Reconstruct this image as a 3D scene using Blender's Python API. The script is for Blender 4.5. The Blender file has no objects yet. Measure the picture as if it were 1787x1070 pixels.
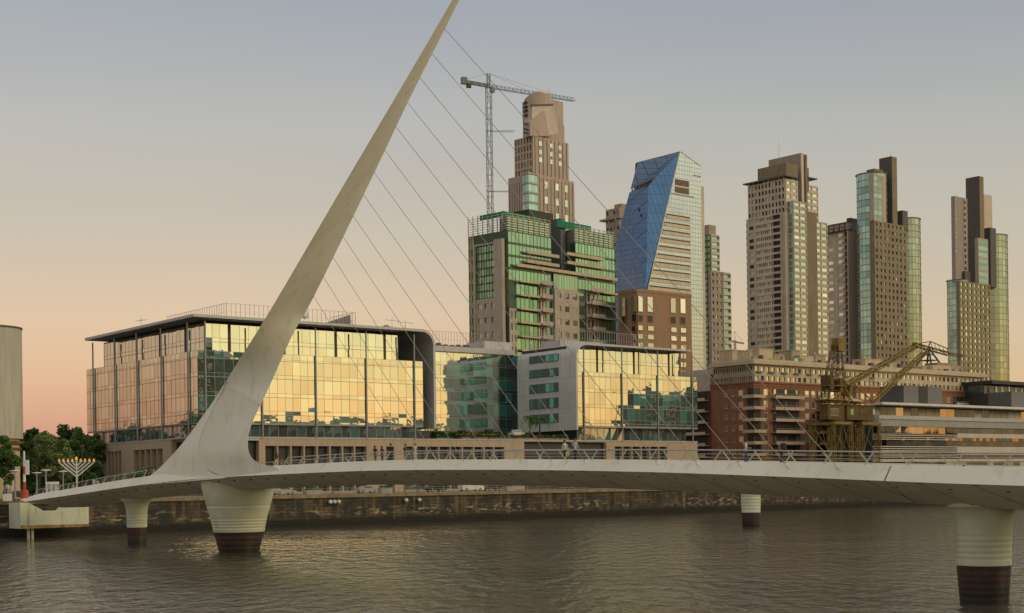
import bpy, math, random
from mathutils import Vector, Matrix
random.seed(7)
C = bpy.context.scene.collection
R = math.radians
# ------------------------------------------------------------------ camera
FPX, CX, CY, TH, CAMH = 2470.0, 893.5, 838.0, 0.0135, 8.0
ct, st = math.cos(TH), math.sin(TH)
cam = bpy.data.objects.new('camera', bpy.data.cameras.new('camera')); C.objects.link(cam)
cam.data.sensor_width = 36; cam.data.lens = FPX / 1787 * 36
cam.data.shift_y = (CY - 535) / 1787
cam.data.clip_start = 0.5; cam.data.clip_end = 6000
m = Matrix(((ct, st, 0, 0), (0, 0, -1, 0), (-st, ct, 0, CAMH), (0, 0, 0, 1)))
cam.matrix_world = m
bpy.context.scene.camera = cam
vs = bpy.context.scene.view_settings
vs.view_transform = 'Standard'; vs.look = 'None'; vs.exposure = 0.0; vs.gamma = 1

def lin(c):
    return tuple(((x / 255 + .055) / 1.055) ** 2.4 if x > 10 else x / 255 / 12.92 for x in c[:3]) + (1,)

# ------------------------------------------------------------------ sky
SUNAZ = Vector((0.90, -0.43, 0)).normalized(); LAMPEL = R(22); LAMPAZ = Vector((0.93, -0.37, 0)).normalized()
w = bpy.data.worlds.new('World'); bpy.context.scene.world = w; w.use_nodes = True
nt = w.node_tree; nt.nodes.clear()
def N(nt, t, **k):
    n = nt.nodes.new(t)
    for a, b in k.items(): setattr(n, a, b)
    return n
def ramp(nt, fac, stops, interp='LINEAR'):
    r = N(nt, 'ShaderNodeValToRGB'); e = r.color_ramp; e.interpolation = interp
    while len(e.elements) < len(stops): e.elements.new(0.5)
    for el, (p, c) in zip(e.elements, stops):
        el.position = p; el.color = c if len(c) == 4 else tuple(c) + (1,)
    nt.links.new(fac, r.inputs[0]); return r.outputs[0]
def math_(nt, op, a, b=None, clamp=False):
    n = N(nt, 'ShaderNodeMath', operation=op); n.use_clamp = clamp
    for i, x in enumerate((a, b)):
        if x is None: continue
        if isinstance(x, (int, float)): n.inputs[i].default_value = x
        else: nt.links.new(x, n.inputs[i])
    return n.outputs[0]
def mixc(nt, fac, a, b, mode='MIX'):
    n = N(nt, 'ShaderNodeMix', data_type='RGBA', blend_type=mode)
    for i, x in ((0, fac), (6, a), (7, b)):
        if isinstance(x, (int, float)): n.inputs[i].default_value = x
        elif isinstance(x, tuple): n.inputs[i].default_value = x if len(x) == 4 else x + (1,)
        else: nt.links.new(x, n.inputs[i])
    return n.outputs[2]
tc = N(nt, 'ShaderNodeTexCoord'); nrm = N(nt, 'ShaderNodeVectorMath', operation='NORMALIZE')
nt.links.new(tc.outputs['Generated'], nrm.inputs[0])
sep = N(nt, 'ShaderNodeSeparateXYZ'); nt.links.new(nrm.outputs[0], sep.inputs[0])
zz = sep.outputs[2]
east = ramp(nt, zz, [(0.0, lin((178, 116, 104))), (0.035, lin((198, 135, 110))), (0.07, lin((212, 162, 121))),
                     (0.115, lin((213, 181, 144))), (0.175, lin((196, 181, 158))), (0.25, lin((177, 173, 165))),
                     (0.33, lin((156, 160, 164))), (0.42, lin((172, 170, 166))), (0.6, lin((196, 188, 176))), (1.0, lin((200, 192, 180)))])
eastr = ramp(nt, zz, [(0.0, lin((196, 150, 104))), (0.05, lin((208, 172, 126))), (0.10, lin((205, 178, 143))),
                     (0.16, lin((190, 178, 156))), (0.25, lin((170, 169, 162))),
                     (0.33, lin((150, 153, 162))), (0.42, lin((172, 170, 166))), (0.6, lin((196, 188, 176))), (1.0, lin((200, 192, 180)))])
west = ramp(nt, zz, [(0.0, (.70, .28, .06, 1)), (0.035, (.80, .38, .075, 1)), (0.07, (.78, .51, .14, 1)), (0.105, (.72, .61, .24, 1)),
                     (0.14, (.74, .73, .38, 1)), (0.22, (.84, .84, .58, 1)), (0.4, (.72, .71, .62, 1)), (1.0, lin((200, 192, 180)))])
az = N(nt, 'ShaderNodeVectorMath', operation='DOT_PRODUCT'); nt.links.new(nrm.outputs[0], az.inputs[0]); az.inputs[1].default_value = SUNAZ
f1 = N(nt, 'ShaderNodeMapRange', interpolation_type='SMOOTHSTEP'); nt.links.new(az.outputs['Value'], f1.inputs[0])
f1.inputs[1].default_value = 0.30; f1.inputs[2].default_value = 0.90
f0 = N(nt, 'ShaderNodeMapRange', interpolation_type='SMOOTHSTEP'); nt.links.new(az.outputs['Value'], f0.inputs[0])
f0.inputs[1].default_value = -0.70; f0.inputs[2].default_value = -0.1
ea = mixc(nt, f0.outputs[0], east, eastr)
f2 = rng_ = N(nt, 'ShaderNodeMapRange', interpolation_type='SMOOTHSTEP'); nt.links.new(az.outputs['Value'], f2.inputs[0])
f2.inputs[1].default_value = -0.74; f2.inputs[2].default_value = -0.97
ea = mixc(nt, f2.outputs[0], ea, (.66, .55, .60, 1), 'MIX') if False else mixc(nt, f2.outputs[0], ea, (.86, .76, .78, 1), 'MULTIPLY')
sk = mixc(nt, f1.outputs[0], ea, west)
# thin, barely visible high cloud
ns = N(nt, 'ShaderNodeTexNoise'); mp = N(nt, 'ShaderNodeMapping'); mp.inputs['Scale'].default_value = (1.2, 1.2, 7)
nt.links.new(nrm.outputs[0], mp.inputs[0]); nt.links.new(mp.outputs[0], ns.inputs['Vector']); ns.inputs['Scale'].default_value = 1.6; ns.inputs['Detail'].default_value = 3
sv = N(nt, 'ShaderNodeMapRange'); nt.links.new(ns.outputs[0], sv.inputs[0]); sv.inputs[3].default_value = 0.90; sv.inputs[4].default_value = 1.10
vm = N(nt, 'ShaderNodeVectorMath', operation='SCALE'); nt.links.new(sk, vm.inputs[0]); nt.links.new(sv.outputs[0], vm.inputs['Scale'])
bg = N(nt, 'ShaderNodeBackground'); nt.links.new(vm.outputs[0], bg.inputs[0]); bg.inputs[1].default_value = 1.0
sky = N(nt, 'ShaderNodeTexSky', sky_type='NISHITA'); sky.sun_disc = False; sky.sun_elevation = LAMPEL; sky.sun_rotation = math.atan2(LAMPAZ.x, LAMPAZ.y)
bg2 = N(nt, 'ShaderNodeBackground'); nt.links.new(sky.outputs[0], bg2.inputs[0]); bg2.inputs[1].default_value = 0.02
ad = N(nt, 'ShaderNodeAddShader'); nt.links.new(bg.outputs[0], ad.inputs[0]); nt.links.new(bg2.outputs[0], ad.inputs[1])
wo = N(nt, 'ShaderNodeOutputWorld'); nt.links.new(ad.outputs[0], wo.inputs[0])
# soft warm lamp added after sunset, raised to leave the mast unlit
sun = bpy.data.objects.new('sun', bpy.data.lights.new('sun', 'SUN')); C.objects.link(sun)
sun.data.energy = 0.70; sun.data.angle = R(20); sun.data.color = (1, .72, .40)
sd = Vector((LAMPAZ.x * math.cos(LAMPEL), LAMPAZ.y * math.cos(LAMPEL), math.sin(LAMPEL)))
sun.rotation_euler = sd.to_track_quat('Z', 'Y').to_euler()

# ------------------------------------------------------------------ materials
def newmat(name):
    m = bpy.data.materials.new(name); m.use_nodes = True; nt = m.node_tree; nt.nodes.clear()
    o = N(nt, 'ShaderNodeOutputMaterial'); return m, nt, o
def noise(nt, scale, vec=None, detail=4, sc=None):
    n = N(nt, 'ShaderNodeTexNoise'); n.inputs['Scale'].default_value = scale; n.inputs['Detail'].default_value = detail
    if vec is None: vec = N(nt, 'ShaderNodeTexCoord').outputs['Object']
    if sc:
        mp = N(nt, 'ShaderNodeMapping'); mp.inputs['Scale'].default_value = sc; nt.links.new(vec, mp.inputs[0]); vec = mp.outputs[0]
    nt.links.new(vec, n.inputs['Vector']); return n.outputs[0]
def rng(nt, x, a, b, c=0., d=1.):
    n = N(nt, 'ShaderNodeMapRange'); nt.links.new(x, n.inputs[0])
    for i, v in enumerate((a, b, c, d)): n.inputs[i + 1].default_value = v
    return n.outputs[0]
def solid(name, col, rough=.7, var=.22, scale=.6, streak=.25, metal=0., bump=0.):
    """painted / rendered / concrete surface: base colour with blotches and vertical weather streaks"""
    m, nt, o = newmat(name); p = N(nt, 'ShaderNodeBsdfPrincipled')
    a = noise(nt, scale); b = noise(nt, 1.0, sc=(1.6, 1.6, .12), detail=5)
    k = math_(nt, 'ADD', rng(nt, a, .3, .7, -var / 2, var / 2), rng(nt, b, .35, .7, -streak / 2, streak / 2))
    k = math_(nt, 'ADD', k, 1.0)
    s_ = N(nt, 'ShaderNodeVectorMath', operation='SCALE'); s_.inputs[0].default_value = col[:3]; nt.links.new(k, s_.inputs['Scale'])
    nt.links.new(s_.outputs[0], p.inputs['Base Color']); p.inputs['Roughness'].default_value = rough; p.inputs['Metallic'].default_value = metal
    if bump:
        bn = N(nt, 'ShaderNodeBump'); bn.inputs['Distance'].default_value = bump; nt.links.new(noise(nt, 8), bn.inputs['Height']); nt.links.new(bn.outputs[0], p.inputs['Normal'])
    nt.links.new(p.outputs[0], o.inputs[0]); return m
def glass(name, tint, base, refl=.75, rough=.015, var=.35, wav=.0015, lit=0.0):
    """coated window glass: a tinted mirror over a dark interior; panes differ a little"""
    m, nt, o = newmat(name); g = N(nt, 'ShaderNodeBsdfGlossy'); d = N(nt, 'ShaderNodeBsdfPrincipled')
    geo = N(nt, 'ShaderNodeNewGeometry'); oi = N(nt, 'ShaderNodeObjectInfo')
    rnd = math_(nt, 'FRACT', math_(nt, 'ADD', geo.outputs['Random Per Island'], oi.outputs['Random']))
    s_ = N(nt, 'ShaderNodeVectorMath', operation='SCALE'); s_.inputs[0].default_value = base[:3]
    nt.links.new(math_(nt, 'ADD', math_(nt, 'MULTIPLY', math_(nt, 'POWER', rnd, 2.5), var * 6), .6), s_.inputs['Scale'])
    nt.links.new(s_.outputs[0], d.inputs['Base Color']); d.inputs['Roughness'].default_value = .5
    t2 = N(nt, 'ShaderNodeVectorMath', operation='SCALE'); t2.inputs[0].default_value = tint[:3]
    nt.links.new(math_(nt, 'ADD', math_(nt, 'MULTIPLY', rnd, var * .35), 1 - var * .3), t2.inputs['Scale'])
    nt.links.new(t2.outputs[0], g.inputs['Color']); g.inputs['Roughness'].default_value = rough
    bn = N(nt, 'ShaderNodeBump'); bn.inputs['Distance'].default_value = wav; bn.inputs['Strength'].default_value = 1
    nt.links.new(noise(nt, .55, detail=1.5), bn.inputs['Height']); nt.links.new(bn.outputs[0], g.inputs['Normal'])
    fr = N(nt, 'ShaderNodeFresnel'); fr.inputs[0].default_value = 1.5
    fac = math_(nt, 'ADD', math_(nt, 'MULTIPLY', fr.outputs[0], 1 - refl), refl, clamp=True)
    mx = N(nt, 'ShaderNodeMixShader'); nt.links.new(fac, mx.inputs[0]); nt.links.new(d.outputs[0], mx.inputs[1]); nt.links.new(g.outputs[0], mx.inputs[2])
    nt.links.new(mx.outputs[0], o.inputs[0]); return m
def curtain(name, tint, base, refl, pw, ph, line=(.1, .1, .1), lw=.06, var=.3):
    """glazed curtain wall of many small panes: joints every pw x ph metres, pane-to-pane variation"""
    m, nt, o = newmat(name); g = N(nt, 'ShaderNodeBsdfGlossy'); d = N(nt, 'ShaderNodeBsdfPrincipled')
    tcn = N(nt, 'ShaderNodeTexCoord'); sp = N(nt, 'ShaderNodeSeparateXYZ'); nt.links.new(tcn.outputs['Object'], sp.inputs[0])
    h = math_(nt, 'DIVIDE', math_(nt, 'ADD', sp.outputs[0], sp.outputs[1]), pw); z = math_(nt, 'DIVIDE', sp.outputs[2], ph)
    fh = math_(nt, 'FRACT', h); fz = math_(nt, 'FRACT', z)
    l1 = math_(nt, 'LESS_THAN', fh, lw); l2 = math_(nt, 'LESS_THAN', fz, lw * pw / ph * 1.3)
    ln = math_(nt, 'MAXIMUM', l1, l2)
    cmb = N(nt, 'ShaderNodeCombineXYZ'); nt.links.new(math_(nt, 'FLOOR', h), cmb.inputs[0]); nt.links.new(math_(nt, 'FLOOR', z), cmb.inputs[1])
    wn = N(nt, 'ShaderNodeTexWhiteNoise'); nt.links.new(cmb.outputs[0], wn.inputs[0])
    t2 = N(nt, 'ShaderNodeVectorMath', operation='SCALE'); t2.inputs[0].default_value = tint
    big = rng(nt, noise(nt, .05, detail=3), .3, .7, -.12, .12)
    nt.links.new(math_(nt, 'ADD', math_(nt, 'ADD', math_(nt, 'MULTIPLY', wn.outputs[0], var), 1 - var / 2), big), t2.inputs['Scale'])
    nt.links.new(mixc(nt, ln, t2.outputs[0], line), g.inputs['Color']); g.inputs['Roughness'].default_value = .06
    nt.links.new(mixc(nt, ln, base, line), d.inputs['Base Color'])
    bn = N(nt, 'ShaderNodeBump'); bn.inputs['Distance'].default_value = .01; nt.links.new(noise(nt, .25, detail=2), bn.inputs['Height']); nt.links.new(bn.outputs[0], g.inputs['Normal'])
    mx = N(nt, 'ShaderNodeMixShader'); mx.inputs[0].default_value = refl
    nt.links.new(d.outputs[0], mx.inputs[1]); nt.links.new(g.outputs[0], mx.inputs[2]); nt.links.new(mx.outputs[0], o.inputs[0]); return m
def emit(name, col, s):
    m, nt, o = newmat(name); e = N(nt, 'ShaderNodeEmission'); e.inputs[0].default_value = tuple(col) + (1,); e.inputs[1].default_value = s
    nt.links.new(e.outputs[0], o.inputs[0]); return m

M = {}
def bridge_paint():
    m, nt, o = newmat('bridge_paint'); p = N(nt, 'ShaderNodeBsdfPrincipled')
    a = noise(nt, .35, detail=5); b = noise(nt, 1.3, sc=(1, 1, .18), detail=6); c_ = noise(nt, .09, detail=2)
    k = mixc(nt, rng(nt, a, .35, .75, 0, .45), (.80, .795, .685), (.73, .73, .60))
    k = mixc(nt, rng(nt, b, .56, .76, 0, .45), k, (.42, .39, .28))
    k = mixc(nt, rng(nt, c_, .5, .7, 0, .35), k, (.46, .47, .36))
    nt.links.new(k, p.inputs['Base Color']); p.inputs['Roughness'].default_value = .55
    nt.links.new(p.outputs[0], o.inputs[0]); return m
M['bridge'] = bridge_paint()
def pier_mat():
    m, nt, o = newmat('pier_concrete'); p = N(nt, 'ShaderNodeBsdfPrincipled')
    tcn = N(nt, 'ShaderNodeTexCoord'); sp = N(nt, 'ShaderNodeSeparateXYZ'); nt.links.new(tcn.outputs['Object'], sp.inputs[0])
    a = noise(nt, .5, detail=5); b = noise(nt, 1.0, sc=(1.3, 1.3, .1), detail=6)
    k = mixc(nt, rng(nt, a, .35, .7), (.66, .67, .52), (.54, .58, .40))
    k = mixc(nt, rng(nt, b, .6, .75, 0, .8), k, (.20, .23, .09))
    nt.links.new(k, p.inputs['Base Color']); p.inputs['Roughness'].default_value = .75
    nt.links.new(p.outputs[0], o.inputs[0]); return m
M['pier'] = pier_mat()
M['antifoul'] = solid('red_brown_waterline_paint', (.048, .021, .017), .65, .8, .9, .8)
def antifoul():
    m, nt, o = newmat('waterline_paint'); p = N(nt, 'ShaderNodeBsdfPrincipled'); sp = N(nt, 'ShaderNodeSeparateXYZ'); nt.links.new(N(nt, 'ShaderNodeTexCoord').outputs['Object'], sp.inputs[0])
    a = noise(nt, .9, detail=6); b = noise(nt, 1.0, sc=(2, 2, .2), detail=5)
    k = mixc(nt, rng(nt, b, .4, .7), (.062, .027, .021), (.036, .020, .016))
    k = mixc(nt, rng(nt, math_(nt, 'ADD', sp.outputs[2], rng(nt, a, .3, .7, -.6, .6)), 1.5, .5), k, (.012, .013, .009))
    nt.links.new(k, p.inputs['Base Color']); p.inputs['Roughness'].default_value = .5; nt.links.new(p.outputs[0], o.inputs[0]); return m
M['antifoul'] = antifoul()
M['joint'] = solid('joint_shadow', (.06, .055, .04), .9)
M['steel'] = solid('grey_steel', (.30, .31, .30), .45, .1, 1, .1, .3)
M['rail'] = solid('rail_steel', (.50, .50, .47), .4, .1, 1, .1, .2)
M['railgreen'] = solid('rail_post_enamel', (.50, .58, .40), .4, .1)
M['cable'] = solid('cable_steel', (.30, .29, .26), .5, .1)
M['decking'] = solid('timber_decking', (.18, .13, .09), .8)
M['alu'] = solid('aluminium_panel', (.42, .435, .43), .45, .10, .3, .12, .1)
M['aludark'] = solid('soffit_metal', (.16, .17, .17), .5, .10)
M['grey'] = solid('grey_cladding', (.50, .505, .50), .6, .12, .4, .16)
M['beige'] = solid('beige_stone_cladding', (.44, .34, .235), .75, .10, .3, .16)
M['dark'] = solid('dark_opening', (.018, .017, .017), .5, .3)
M['charcoal'] = solid('charcoal_panel', (.035, .033, .034), .55, .2)
M['black'] = solid('black_metal', (.02, .02, .022), .5, .2)
M['white'] = solid('white_paint', (.68, .68, .64), .6, .08)
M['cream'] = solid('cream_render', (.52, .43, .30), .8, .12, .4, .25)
M['creamdark'] = solid('dark_cream_render', (.36, .30, .21), .8, .2, .4, .3)  # darker tone of the cream render
M['brick'] = solid('red_brick', (.26, .112, .060), .85, .25, .8, .3)
M['brickdark'] = solid('dark_brick', (.115, .045, .032), .85, .25, .8, .3)
M['brown'] = solid('brown_stone', (.31, .195, .12), .8, .12, .3, .12)
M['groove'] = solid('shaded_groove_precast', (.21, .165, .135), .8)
M['taupe'] = solid('taupe_precast', (.33, .275, .225), .8, .12, .2, .25)
M['taupelight'] = solid('light_taupe_precast', (.45, .385, .315), .8, .12, .2, .25)
M['sand'] = solid('sand_precast', (.48, .425, .335), .8, .12, .2, .25)
M['sandlight'] = solid('pale_precast', (.56, .50, .40), .8, .12, .2, .25)
M['olive'] = solid('olive_render', (.22, .185, .12), .8, .2, .2, .3)
M['deepolive'] = solid('deep_olive_wall', (.065, .06, .035), .8, .2, .2, .3)
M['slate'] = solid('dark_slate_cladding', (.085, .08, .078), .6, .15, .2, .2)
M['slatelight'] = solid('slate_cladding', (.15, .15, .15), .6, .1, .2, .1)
M['yellow'] = solid('weathered_yellow_paint', (.22, .145, .015), .6, .55, .9, .5)
M['rustyyellow'] = solid('rusted_yellow_paint', (.12, .072, .014), .75, .7, .9, .5)
M['cranegreen'] = solid('teal_crane_paint', (.13, .20, .18), .6, .3)
M['cranegrey'] = solid('crane_lattice_paint', (.20, .25, .235), .6, .2)
M['terrace'] = solid('roof_membrane', (.22, .21, .19), .9)
M['net'] = solid('green_safety_net', (.015, .20, .11), .9, .4, 1.5)
M['red'] = solid('red_paint', (.42, .06, .035), .6)
M['concrete'] = solid('concrete', (.36, .35, .31), .85, .2, .4, .3)
M['silo'] = solid('silo_concrete', (.46, .44, .36), .85, .10, .15, .22)
M['bark'] = solid('bark', (.09, .07, .05), .9, .4, 2)
M['gA'] = glass('gold_reflecting_glass', (.88, .81, .64), (.030, .21, .19), .68, .012, .42, .010)
M['gTop'] = glass('pale_reflecting_glass', (.88, .88, .74), (.05, .18, .16), .70, .012, .30, .007)
M['gLow'] = glass('dark_opening_glass', (.6, .65, .65), (.010, .018, .020), .06, .03, .5, .003)
M['gCurve'] = glass('olive_tinted_bay_glass', (.58, .62, .47), (.11, .125, .09), .5, .05, .4, .004)
M['gSlot'] = glass('slot_window_glass', (.6, .7, .68), (.045, .15, .135), .0, .02, .5, .003)
M['gBand'] = glass('amber_band_glass', (.72, .58, .40), (.03, .03, .03), .55, .02, .7, .003)
M['gShop'] = glass('shopfront_glass', (.80, .85, .85), (.015, .055, .055), .34, .02, .5, .003)
M['gTeal'] = glass('teal_glass', (.50, .74, .70), (.035, .15, .14), .36, .02, .5, .004)
M['gGreen'] = glass('green_glass', (.50, .67, .45), (.045, .135, .08), .52, .03, .35, .006)
M['gDkGreen'] = glass('dark_green_glass', (.34, .55, .32), (.03, .10, .05), .5, .03, .5, .006)
M['gTower'] = glass('tower_window_glass', (.84, .88, .70), (.07, .08, .06),   .60, .03, .4, .004)
M['gDim'] = glass('dim_window_glass', (.62, .66, .58), (.055, .06, .05), .36, .04, .8, .004)
M['gPale'] = glass('pale_window_blind_glass', (.90, .88, .78), (.40, .38, .30), .45, .05, .4, .004)
M['gAqua'] = glass('aqua_tower_glass', (.56, .80, .70), (.06, .15, .13), .5, .03, .5, .004)
M['cBlue'] = curtain('blue_curtain_wall', (.19, .29, .47), (.028, .075, .17), .55, 1.1, 1.7, (.07, .11, .19), .10, .22)
M['cNavy'] = curtain('navy_curtain_wall', (.11, .24, .42), (.012, .055, .13), .55, 1.1, 3.4, (.03, .07, .16), .08, .16)
M['cPale'] = curtain('silver_curtain_wall', (.74, .77, .80), (.32, .32, .31), .50, 1.3, 1.5, (.24, .27, .27), .10, .12)

def leaf_mat(name, c1, c2):
    m, nt, o = newmat(name); p = N(nt, 'ShaderNodeBsdfPrincipled'); geo = N(nt, 'ShaderNodeNewGeometry')
    k = ramp(nt, geo.outputs['Random Per Island'], [(0, c1 + (1,)), (.7, c2 + (1,)), (1, tuple(min(1, x * 1.7) for x in c2) + (1,))])
    nt.links.new(k, p.inputs['Base Color']); p.inputs['Roughness'].default_value = .6
    tr = N(nt, 'ShaderNodeBsdfTranslucent'); nt.links.new(k, tr.inputs[0])
    mx = N(nt, 'ShaderNodeMixShader'); mx.inputs[0].default_value = .25
    nt.links.new(p.outputs[0], mx.inputs[1]); nt.links.new(tr.outputs[0], mx.inputs[2]); nt.links.new(mx.outputs[0], o.inputs[0]); return m
M['leaf'] = leaf_mat('green_leaves', (.038, .078, .017), (.115, .21, .045))
M['leafpale'] = leaf_mat('silvery_leaves', (.075, .115, .038), (.23, .30, .12))
M['leafdark'] = leaf_mat('dark_leaves', (.026, .062, .015), (.075, .15, .030))
M['leafolive'] = leaf_mat('olive_leaves', (.05, .06, .015), (.14, .14, .03))

def masonry():
    m, nt, o = newmat('quay_masonry'); p = N(nt, 'ShaderNodeBsdfPrincipled')
    tcn = N(nt, 'ShaderNodeTexCoord'); sp = N(nt, 'ShaderNodeSeparateXYZ'); nt.links.new(tcn.outputs['Object'], sp.inputs[0])
    cb = N(nt, 'ShaderNodeCombineXYZ'); nt.links.new(sp.outputs[0], cb.inputs[0]); nt.links.new(sp.outputs[2], cb.inputs[1])
    br = N(nt, 'ShaderNodeTexBrick'); nt.links.new(cb.outputs[0], br.inputs['Vector']); br.inputs['Scale'].default_value = 1.0
    br.inputs['Color1'].default_value = (.040, .032, .022, 1); br.inputs['Color2'].default_value = (.13, .10, .062, 1); br.inputs['Mortar'].default_value = (.04, .033, .022, 1)
    br.inputs['Mortar Size'].default_value = .035; br.inputs['Brick Width'].default_value = 1.5; br.inputs['Row Height'].default_value = .62
    big = noise(nt, .22, cb.outputs[0], 6); fine = noise(nt, 1.5, cb.outputs[0], 8, (.45, 1.3, 1)); st_ = noise(nt, 1.0, cb.outputs[0], 6, (.9, .09, 1))
    k = mixc(nt, rng(nt, big, .44, .56, 0, .85), br.outputs[0], (.030, .029, .024))
    k = mixc(nt, rng(nt, st_, .52, .70, 0, .85), k, (.20, .135, .070))
    z = sp.outputs[2]
    # salt and shell crust in a band above the tide mark, black algae below it
    band = math_(nt, 'MULTIPLY', rng(nt, z, 1.4, 2.2), rng(nt, z, 3.9, 2.9))
    crust = math_(nt, 'MULTIPLY', band, rng(nt, fine, .53, .60))
    crust = math_(nt, 'MULTIPLY', crust, rng(nt, noise(nt, .16, cb.outputs[0], 4), .42, .60, 0, .85))
    k = mixc(nt, crust, k, (.46, .39, .25))
    zb = math_(nt, 'ADD', z, rng(nt, big, .3, .7, -.5, .5))
    k = mixc(nt, rng(nt, zb, 1.9, 1.0), k, (.018, .017, .011))
    nt.links.new(k, p.inputs['Base Color']); p.inputs['Roughness'].default_value = .85
    bn = N(nt, 'ShaderNodeBump'); bn.inputs['Distance'].default_value = .12; nt.links.new(math_(nt, 'ADD', fine, br.outputs['Fac']), bn.inputs['Height']); nt.links.new(bn.outputs[0], p.inputs['Normal'])
    nt.links.new(p.outputs[0], o.inputs[0]); return m
M['masonry'] = masonry()
def watermat():
    m, nt, o = newmat('river_water'); p = N(nt, 'ShaderNodeBsdfPrincipled')
    tcn = N(nt, 'ShaderNodeTexCoord'); v = tcn.outputs['Object']
    n1 = noise(nt, .75, v, 4, (1.7, .9, 1)); n2 = noise(nt, 2.3, v, 3, (.8, 1, 1)); n3 = noise(nt, .05, v, 3, (.5, 1.4, 1)); n4 = noise(nt, .35, v, 2, (2.0, .85, 1))
    n1 = math_(nt, 'SUBTRACT', 1.0, math_(nt, 'MULTIPLY', math_(nt, 'ABSOLUTE', math_(nt, 'SUBTRACT', n1, .5)), 1.6))
    h = math_(nt, 'ADD', math_(nt, 'MULTIPLY', n1, .11), math_(nt, 'MULTIPLY', n2, .035))
    h = math_(nt, 'ADD', h, math_(nt, 'MULTIPLY', n4, .27))
    bn = N(nt, 'ShaderNodeBump'); bn.inputs['Distance'].default_value = 1.25
    nt.links.new(rng(nt, n3, .3, .7, .6, 1.0), bn.inputs['Strength']); nt.links.new(h, bn.inputs['Height'])
    nt.links.new(bn.outputs[0], p.inputs['Normal'])
    k = mixc(nt, rng(nt, n3, .35, .65), (.090, .077, .052), (.115, .097, .067)); nt.links.new(k, p.inputs['Base Color'])
    p.inputs['Roughness'].default_value = .03; p.inputs['IOR'].default_value = 1.33
    nt.links.new(p.outputs[0], o.inputs[0]); return m
M['water'] = watermat()
def paving():
    m, nt, o = newmat('quay_paving'); p = N(nt, 'ShaderNodeBsdfPrincipled')
    a = noise(nt, .15, detail=6); k = mixc(nt, rng(nt, a, .35, .65), (.17, .15, .12), (.25, .22, .18))
    nt.links.new(k, p.inputs['Base Color']); p.inputs['Roughness'].default_value = .9; nt.links.new(p.outputs[0], o.inputs[0]); return m
M['paving'] = paving()

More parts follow.
